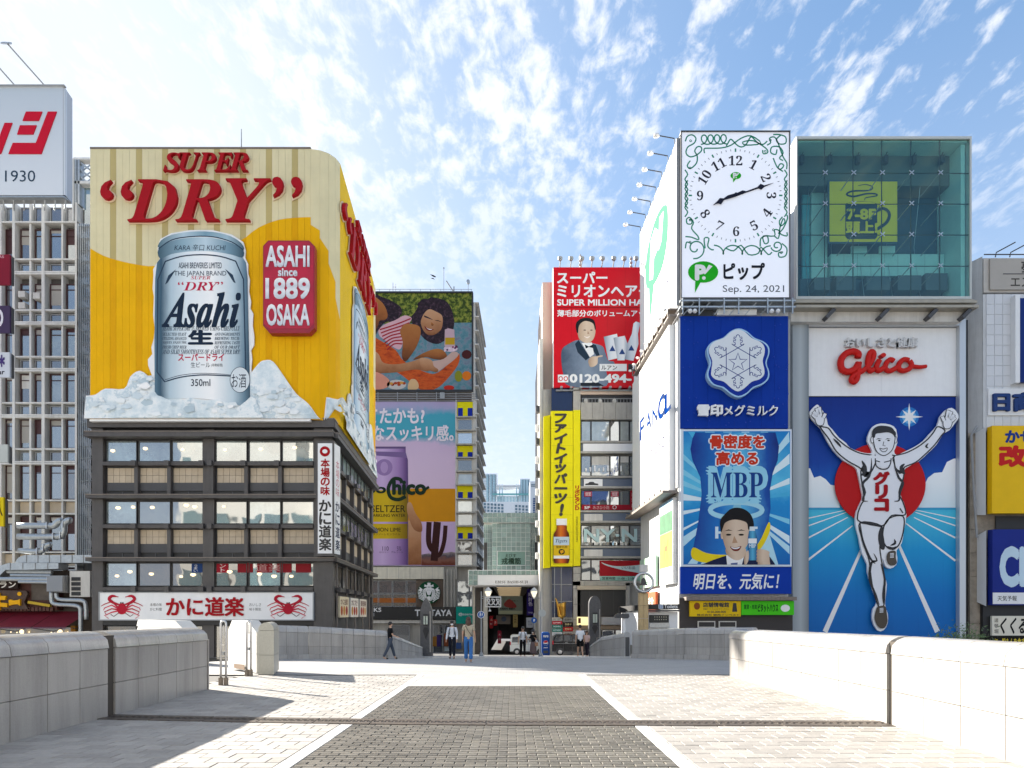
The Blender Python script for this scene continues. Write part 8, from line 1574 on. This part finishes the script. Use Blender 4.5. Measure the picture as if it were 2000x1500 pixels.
def van(px, Y, dirn, body_c, label, L=3.4, H=1.85, prof=None, dark=False):
    x, y, z = gp(px, Y); t = thing('parked_van', label, 'van', (x, y, z)); PT = mat('van_'+body_c.strip('#'), body_c, rough=.25, k=.9, spec=.6); f = Face(y); W_ = 1.45
    pr = prof or [(0, .32), (0, 1.0), (.06, 1.75), (.25, 1.85), (2.1, 1.85), (2.55, 1.2), (3.25, .95), (3.4, .7), (3.4, .32)]
    pr = [(x+(px_ if dirn > 0 else L-px_), z+h) for px_, h in pr]
    for cx_ in (.62, L-.62): pass
    ob('body', MB().prism(f, pr, -W_, 0), PT, t)
    S = lambda pts: [(x+(a if dirn > 0 else L-a), z+b) for a, b in pts]
    for pts in ([(.18, 1.15), (.22, 1.62), (.85, 1.65), (.85, 1.15)], [(.95, 1.15), (.95, 1.65), (1.6, 1.65), (1.6, 1.15)], [(1.7, 1.15), (1.7, 1.65), (2.05, 1.65), (2.42, 1.15)]): ob('window', MB().prism(f, S(pts), .005, .02), GLD, t)
    for pts in ([(.9, .4), (.9, 1.7)], [(1.65, .4), (1.65, 1.7)]): ob('door_seam', MB().rib(f, S(pts), .02, .004, m=ident), DGREY, t)
    ob('trim_line', MB().rib(f, S([(.05, .98), (2.5, .98)]), .025, .005, m=ident), GREY, t); ob('handle', MB().rib(f, S([(1.05, 1.04), (1.25, 1.04)]), .04, .006, .03, m=ident), GREY, t); ob('windscreen', MB().hexa([(S([(2.12, 0)])[0][0], y+.08, z+1.8), (S([(2.53, 0)])[0][0], y+.08, z+1.22), (S([(2.53, 0)])[0][0], y+W_-.08, z+1.22), (S([(2.12, 0)])[0][0], y+W_-.08, z+1.8), (S([(2.16, 0)])[0][0], y+.08, z+1.82), (S([(2.58, 0)])[0][0], y+.08, z+1.23), (S([(2.58, 0)])[0][0], y+W_-.08, z+1.23), (S([(2.16, 0)])[0][0], y+W_-.08, z+1.82)]), GLD, t)
    ob('tail_light', MB().prism(f, S([(.0, .9), (.0, 1.2), (.08, 1.2), (.08, .9)]), .006, .02), RED, t); ob('headlight', MB().prism(f, S([(3.12, .78), (3.1, .92), (3.3, .9), (3.36, .78)]), .006, .02), C('#e0e4e8'), t); ob('sill', MB().prism(f, S([(.1, .24), (.1, .34), (L-.1, .34), (L-.1, .24)]), -.1, .01), DGREY, t)
    for c in (.62, L-.62):
        for yy in (y-.03, y+W_-.2):
            w_ = ob('wheel', MB().lathe((x+(c if dirn > 0 else L-c), yy, z+.28), [(.2, 0), (.28, .02), (.28, .18), (.2, .2)], 16, 'y'), BLACK, t)
            if yy < y: ob('rim', MB().lathe((x+(c if dirn > 0 else L-c), yy-.012, z+.28), [(.05, -.01), (.17, 0), (.17, .02)], 12, 'y'), STEEL, w_); ob('arch', MB().prism(f, [(x+(c if dirn > 0 else L-c)+.33*cos(a), z+.30+.33*sin(a)) for a in [pi*i/8 for i in range(9)]], .0025, .0065), DGREY, t)
    return t
van(996, 62, 1, '#e6e8e4', 'small white van parked sideways across the right of the arcade mouth')
van(1079, 56, 1, '#0c0e14', 'black minivan with dark windows parked behind the man in shorts', L=3.6, H=1.7, prof=[(0, .32), (0, 1.0), (.15, 1.6), (.4, 1.72), (2.2, 1.7), (2.8, 1.15), (3.45, .95), (3.6, .7), (3.6, .32)])
# booth with toilets sign
D6 = 40.; f6 = Face(D6); z60 = gz(40)
t = thing('toilet_booth', 'small white booth with a black toilets fascia right of the stone ramp', 'booth', (f6.q(1300, 0)[0], D6, z60-1.5))
ob('wall', MB().pb(f6, 1267, 1195, 1324, 1262, -3, 0), WHITE, t); ob('left_wall', MB().hexa([f6.p(*f6.q(1228, 1262), -2.4), f6.p(*f6.q(1266.8, 1262), 0), f6.p(*f6.q(1266.8, 1262), -2.9), f6.p(*f6.q(1229, 1262), -2.9), f6.p(*f6.q(1228, 1197), -2.4), f6.p(*f6.q(1266.8, 1195), 0), f6.p(*f6.q(1266.8, 1195), -2.9), f6.p(*f6.q(1229, 1197), -2.9)]), WHITE, t)
ob('fascia', MB().pb(f6, 1266, 1180, 1326, 1190, -3.1, .15), BLACK, t); ob('roof_edge', MB().pb(f6, 1266, 1191, 1326, 1194.5, -3.1, .3), DGREY, t); ob('left_fascia', MB().hexa([f6.p(*f6.q(1222, 1195), -2.3), f6.p(*f6.q(1265.8, 1190), .12), f6.p(*f6.q(1265.8, 1190), -.1), f6.p(*f6.q(1222, 1195), -2.6), f6.p(*f6.q(1222, 1184), -2.3), f6.p(*f6.q(1265.8, 1180), .12), f6.p(*f6.q(1265.8, 1180), -.1), f6.p(*f6.q(1222, 1184), -2.6)]), BLACK, t)
tx(f6, 'Toilets', (1296, 1181, 1322, 1188), .16, WHITE, t, off=.03); ob('pictogram', MB().pb(f6, 1285, 1180.5, 1294, 1189, .151, .17), C('#d8e4f0'), t); 
for x in (1287.5, 1291.5): ob('figure_mark', MB().pb(f6, x-.7, 1183.5, x+.7, 1188, .172, .18).pp(f6, ell(x, 1182.3, .8, .9, 8), .174, .182), C('#2a5aa8'), t)
ob('window', MB().pb(f6, 1267.5, 1201, 1306, 1216, .003, .05), mat('booth_window', (.04, .04, .035), k=1), t); ob('shelf', MB().pb(f6, 1267.5, 1217, 1306, 1225.5, .003, .2), GALV, t)
for i in range(6):
    for j in range(2): ob('window_light', MB().pb(f6, 1278+i*4.4, 1204+j*5, 1279.2+i*4.4, 1206+j*5, .052, .06), C('#e8e0c8'), t)
t = thing('ring_pillar', 'tan pillar topped by a large steel ring beside the booth', 'monument', (f6.q(1257, 0)[0], D6-1, z60)); f7 = Face(38.8)
for x0, x1 in ((1248.5, 1257), (1257.4, 1266.5)): 
    for j in range(4): ob('pillar_stone', MB().pb(f7, x0, 1158+j*25, x1, 1182.5+j*25, -.4, .0), mat('tan_stone', (.50, .36, .18), rough=.5, k=1, var=.2, scale=2), t)
ob('ring', MB().tube([f7.p(*f7.q(1257+18*cos(a), 1138+18*sin(a)), .1) for a in [2*pi*i/28 for i in range(28)]], .075, 8, True), STEEL, t, True); ob('bell', MB().lathe(f7.p(*f7.q(1257, 1143), .0), [(.26, 0), (.16, .12), (.12, .35), (.03, .42)], 12), mat('bronze', (.05, .045, .04), rough=.4, k=1), t); ob('crossbar', MB().pb(f7, 1248, 1137, 1266, 1138.4, -.05, .05), GREY, t)
ob('head_box', MB().pb(f7, 1250, 1103, 1265, 1117, -.2, .1), OFFW, t); ob('ring_post', MB().pb(f7, 1255.7, 1117, 1258.3, 1158, -.1, .0), STEEL, t)
for a, b, lab, hh in ((1216, 1222, 'white post with a dark peaked cover on the ramp', 1198),): 
    f8 = Face(36.); t = thing('gate_post', lab, 'gate post', f8.p(f8.q(1219, 0)[0], gz(36))); ob('post', MB().pb(f8, 1217, 1208, 1221.5, 1284, -.1, 0), WHITE, t); ob('cover', MB().pp(f8, [(1200, 1207), (1204, 1200), (1210, 1198), (1228, 1199), (1229, 1204), (1226, 1208)], -.5, .1), DGREY, t); ob('base_box', MB().pb(f8, 1206, 1262, 1224, 1285, -.4, -.11), LWALL, t)
for i, (x, yt, l) in enumerate(((1171, 1246, 'shorter dark stone block on the ramp beside the right pillar'), (1182, 1242, 'taller dark stone block in the middle of the ramp'))):
    f8 = Face(38.5); t = thing('stone_block', l, 'stone block', f8.p(f8.q(x, 0)[0], gz(38))); ob('block', MB().pb(f8, x-4.5, yt, x+4.5, 1285, -.4, 0), DARKST, t); ob('block_face', MB().pb(f8, x-3.5, yt+4, x+3, 1280, .003, .02), mat('block_grey', (.26, .27, .27), rough=.3, k=1), t)

# ================================================================ PEOPLE
def skin(name, verts, edges, rad, m, parent, sub=1):
    me = bpy.data.meshes.new(name); me.from_pydata(verts, edges, []); o = bpy.data.objects.new(name, me); COL.objects.link(o)
    s = o.modifiers.new('skin', 'SKIN'); s.use_smooth_shade = True
    for i, d in enumerate(me.skin_vertices[0].data): r = rad[i]; d.radius = (r, r) if not isinstance(r, tuple) else r; d.use_root = (i == 0)
    u = o.modifiers.new('sub', 'SUBSURF'); u.levels = sub; u.render_levels = sub; me.materials.append(m)
    if parent: o.parent = parent; o.matrix_parent_inverse = Matrix.Identity(4)
    return o
SKM = mat('skin', (.50, .30, .20), rough=.5, k=1); HAIR = mat('hair_black', (.012, .010, .010), rough=.45, k=1); HAIRR = mat('hair_brown', (.05, .018, .010), rough=.4, k=1)
def person(px, Y, h, face, label, top, bottom, shoes='#101010', step=.22, arms=((.05, -.02, 1), (.05, .02, 1)), shorts=False, long_sleeve=False, hair='short', bag=None, skirt=False, mask=False):
    """face +1 = walking away from the viewer, -1 = towards; rotated by its empty"""
    x, y, z = gp(px, Y); t = thing('person', label, 'person', (x, y, z)); k = h/1.72; s = step; J = {}
    V = [(0, 0, .95), (0, -.01, 1.12), (0, .0, 1.36), (0, .01, 1.47), (0, .02, 1.53), (0, .03, 1.62), (0, .02, 1.68)]
    E_ = [(0, 1), (1, 2), (2, 3), (3, 4), (4, 5), (5, 6)]; Rr = [(.14, .10), (.12, .09), (.15, .10), .055, .052, .085, .06]
    ends = []
    for sg, st in ((-1, s), (1, -s)):
        b = len(V); V += [(sg*.09, .0, .88), (sg*.095, st*.55, .50), (sg*.095, st-(.10 if st < 0 else 0), .10), (sg*.10, st+.02, .03), (sg*.11, st+.14, .02)]; E_ += [(0, b), (b, b+1), (b+1, b+2), (b+2, b+3), (b+3, b+4)]; Rr += [.085, .058, .038, .035, .03]; ends.append(b)
    hands = []
    for (sg, (fw, out, bend)) in ((-1, arms[0]), (1, arms[1])):
        b = len(V); el = (sg*(.22+abs(out)*.3), -.02+fw*.3, 1.12); ha = (sg*(.24+out), fw, .86 if bend == 1 else bend)
        V += [(sg*.17, 0, 1.40), el, ha]; E_ += [(2, b), (b, b+1), (b+1, b+2)]; Rr += [.052, .038, .026]; hands.append(b)
        pv = Vector(ha); d = (pv-Vector(el)).normalized(); V.append(tuple(pv+d*.06)); E_.append((b+2, len(V)-1)); Rr.append(.028); palm = len(V)-1
        for q in range(5):
            o_ = Vector((sg*(-.012 if q == 4 else 0), (-.024+.016*q) if q < 4 else .035, 0)); V.append(tuple(pv+d*(.095 if q < 4 else .07)+o_)); V.append(tuple(pv+d*((.125+.008*(q in (1, 2))) if q < 4 else .10)+o_*1.3)); E_ += [(palm, len(V)-2), (len(V)-2, len(V)-1)]; Rr += [.008, .007]
    sc3 = lambda L_: [(a*k, b*k, c*k) for a, b, c in L_]; rs = lambda L_: [tuple(q*k for q in r) if isinstance(r, tuple) else r*k for r in L_]
    body = skin('body', sc3(V), E_, rs(Rr), SKM, t, 2)
    # top
    tv = [(0, 0, .84), V[1], V[2], (0, .01, 1.43)]; te = [(0, 1), (1, 2), (2, 3)]; tr = [(.165, .125), (.15, .12), (.175, .12), .085]
    for i, b in enumerate(hands):
        n = len(tv); sh, el, ha = Vector(V[b]), Vector(V[b+1]), Vector(V[b+2]); tv.append(tuple(sh)); te.append((2, n)); tr.append(.07)
        if long_sleeve: tv += [tuple(el), tuple(ha)]; te += [(n, n+1), (n+1, n+2)]; tr += [.055, .042]
        else: tv.append(tuple(sh.lerp(el, .75))); te.append((n, n+1)); tr.append(.066)
    skin('shirt', sc3(tv), te, rs(tr), C(top, rough=.8) if isinstance(top, str) else top, t, 1)
    bv = [(0, 0, 1.08), V[0]]; be = [(0, 1)]; br = [(.15, .115), (.155, .12)]
    if skirt:
        lo = [(.15, 1.0), (.20, .75), (.23, .30), (.24, .22)]; ob_ = MB().lathe((0, 0, 0), [(r*k, hh*k) for r, hh in lo], 14); o = ob('skirt', ob_, C(bottom, rough=.8), None, True); o.parent = t
    else:
        for b in ends:
            n = len(bv); L3 = [Vector(q) for q in V[b:b+3]]; bv.append(tuple(L3[0])); be.append((1, n)); br.append(.105)
            if shorts: bv.append(tuple(L3[0].lerp(L3[1], .85))); be.append((n, n+1)); br.append(.09)
            else: bv += [tuple(L3[1]), tuple(L3[2])]; be += [(n, n+1), (n+1, n+2)]; br += [.078, .062 if not bag == 'wide' else .08]
        skin('trousers', sc3(bv), be, rs(br), C(bottom, rough=.8), t, 1)
    for b in ends: skin('shoe', sc3([V[b+3], V[b+4]]), [(0, 1)], rs([.05, .042]), C(shoes), t, 1)
    # head details: the head faces +y in its own frame
    hp = Vector((0, .03, 1.625))
    def blob(nm, c, r, m_, cut=None):
        mb = MB(); n1, n2 = 8, 10; vs = []
        for i in range(n1+1):
            a = pi*i/n1
            for j in range(n2): q = 2*pi*j/n2; vs.append(tuple((Vector(c)+Vector((r[0]*sin(a)*cos(q), r[1]*sin(a)*sin(q), r[2]*cos(a))))*k))
        o = ob(nm, mb.add(vs, [(i*n2+j, i*n2+(j+1) % n2, (i+1)*n2+(j+1) % n2, (i+1)*n2+j) for i in range(n1) for j in range(n2)]), m_, None, True); o.parent = t; return o
    HM = HAIRR if hair == 'long' else HAIR
    blob('hair', hp+Vector((0, -.02, .045)), (.096, .105, .10), HM)
    if hair == 'long': blob('hair_length', hp+Vector((0, -.055, -.12)), (.115, .07, .21), HAIRR)
    blob('nose', hp+Vector((0, .092, -.01)), (.012, .016, .02), SKM); 
    for sg in (-1, 1): blob('eye', hp+Vector((sg*.032, .083, .01)), (.012, .008, .007), HAIR); blob('ear', hp+Vector((sg*.088, 0, -.01)), (.012, .022, .03), SKM)
    if mask: blob('face_mask', hp+Vector((0, .062, -.045)), (.062, .045, .045), WHITE)
    else: blob('mouth', hp+Vector((0, .083, -.05)), (.024, .007, .006), mat('lip', (.3, .09, .07), k=1))
    t.rotation_euler = (0, 0, face)
    return t, k, blob
p1, k, bl = person(762, 30.1, 1.62, -pi/2+.5, 'person in a black t-shirt and grey jeans walking left beside the far parapet', '#101014', '#4a5260', step=.26, arms=((.12, .0, 1), (.22, .05, 1.05)))
p2, k, bl = person(883, 31.2, 1.70, pi, 'person in a white shirt, dark trousers and face mask with backpack straps walking closer', '#dfe3ea', '#161a28', step=.1, long_sleeve=True, mask=True)
for sg in (-1, 1): o = ob('backpack_strap', MB().tube([(sg*.09*k, .06*k, 1.43*k), (sg*.11*k, .135*k, 1.33*k), (sg*.12*k, .13*k, 1.1*k)], .018), BLACK, None); o.parent = p2
p3, k, bl = person(915, 25.0, 1.63, 0.05, 'person with long reddish brown hair, beige top and loose blue jeans walking away', '#b8ad98', '#3f74b4', '#e8e8e8', step=.14, hair='long', bag='wide')
o = ob('bag_strap', MB().tube([(-.12*k, -.10*k, 1.42*k), (.0, -.155*k, 1.2*k), (.15*k, -.12*k, 1.0*k)], .010), BLACK, None); o.parent = p3
p4, k, bl = person(1021, 38.5, 1.70, pi+.1, 'person in a white t-shirt and black slim trousers with backpack straps before the white van', '#e4e6ea', '#0c0c10', step=.1)
for sg in (-1, 1): o = ob('backpack_strap', MB().tube([(sg*.09*k, .06*k, 1.43*k), (sg*.12*k, .135*k, 1.3*k), (sg*.12*k, .13*k, 1.1*k)], .018), BLACK, None); o.parent = p4
p5, k, bl = person(1041.5, 38.2, 1.50, pi-.6, 'person in a black top, wide black hat and long grey patterned skirt, arms raised', '#0e0e12', '#6a5a58', step=.08, arms=((.22, .05, 1.22), (.24, .1, 1.2)), skirt=True, mask=True, hair='long')
o = ob('hat', MB().lathe((0, .02*k, 1.66*k), [(.24*k, 0), (.22*k, .02), (.11*k, .03), (.10*k, .12), (.03, .14)], 14), BLACK, None, True); o.parent = p5
o = ob('handbag', MB().box(-.30*k, -.1, .72*k, -.12*k, .06, .95*k), C('#b88a68'), None); o.parent = p5
p6, k, bl = person(1133, 35.2, 1.66, .15, 'person in a white t-shirt and black shorts walking away beside the right pillar', '#e8eaee', '#0c0c0e', '#d8dce8', step=.12, shorts=True)
p7, k, bl = person(1146.5, 38.8, 1.48, 2.4, 'person in a pale pink top half hidden by the right lantern pillar', '#d4b4ac', '#2a2430', step=.06, hair='long', arms=((.2, .02, 1.05), (.18, .02, 1.0)))

# ================================================================ THE ROW BEHIND THE VIEWER (seen only mirrored in window glass, and by the light it sends back)
for i, (x0, x1, y0, h, c, l) in enumerate(((-46, -27, -16, 27, (.60, .57, .52), 'cream shop block across the water, mirrored in the restaurant windows'), (-26.5, -9, -13, 31, (.66, .66, .64), 'white office block across the water with dark window bands'), (-8.6, -2.5, -30, 22, (.5, .45, .4), 'narrow tan house closing the street across the bridge'), (9, 24, -13, 29, (.64, .62, .58), 'pale stone clad block across the water with teal windows'), (24.5, 48, -16, 25, (.58, .52, .46), 'brownish cream block across the water'), (-2.2, 8.6, -34, 26, (.6, .6, .6), 'light grey block at the end of the street across the bridge'))):
    t = thing('opposite_building', l, 'building', ((x0+x1)/2, y0, -5)); ob('wall', MB().box(x0, y0-14, -5, x1, y0, h), mat('opp_wall%d' % i, c, rough=.8, var=.08, scale=.4, k=1), t)
    n = max(2, int((x1-x0)/3.2)); wd = (x1-x0)/n
    for j in range(6):
        for q in range(n):
            if (i+j) % 5 == 4: continue
            ob('window', MB().box(x0+q*wd+.4, y0+.02, 1.5+j*3.9, x0+(q+1)*wd-.4, y0+.12, 3.6+j*3.9), GLD if (i % 2) else glass('teal_win2', (.06, .13, .12), .3), t)
    if i in (0, 3): ob('sign_panel', MB().box(x0+2, y0+.15, h-6, x1-2, y0+.5, h-1), C('#d8d4cc' if i == 0 else '#3a5a98'), t)
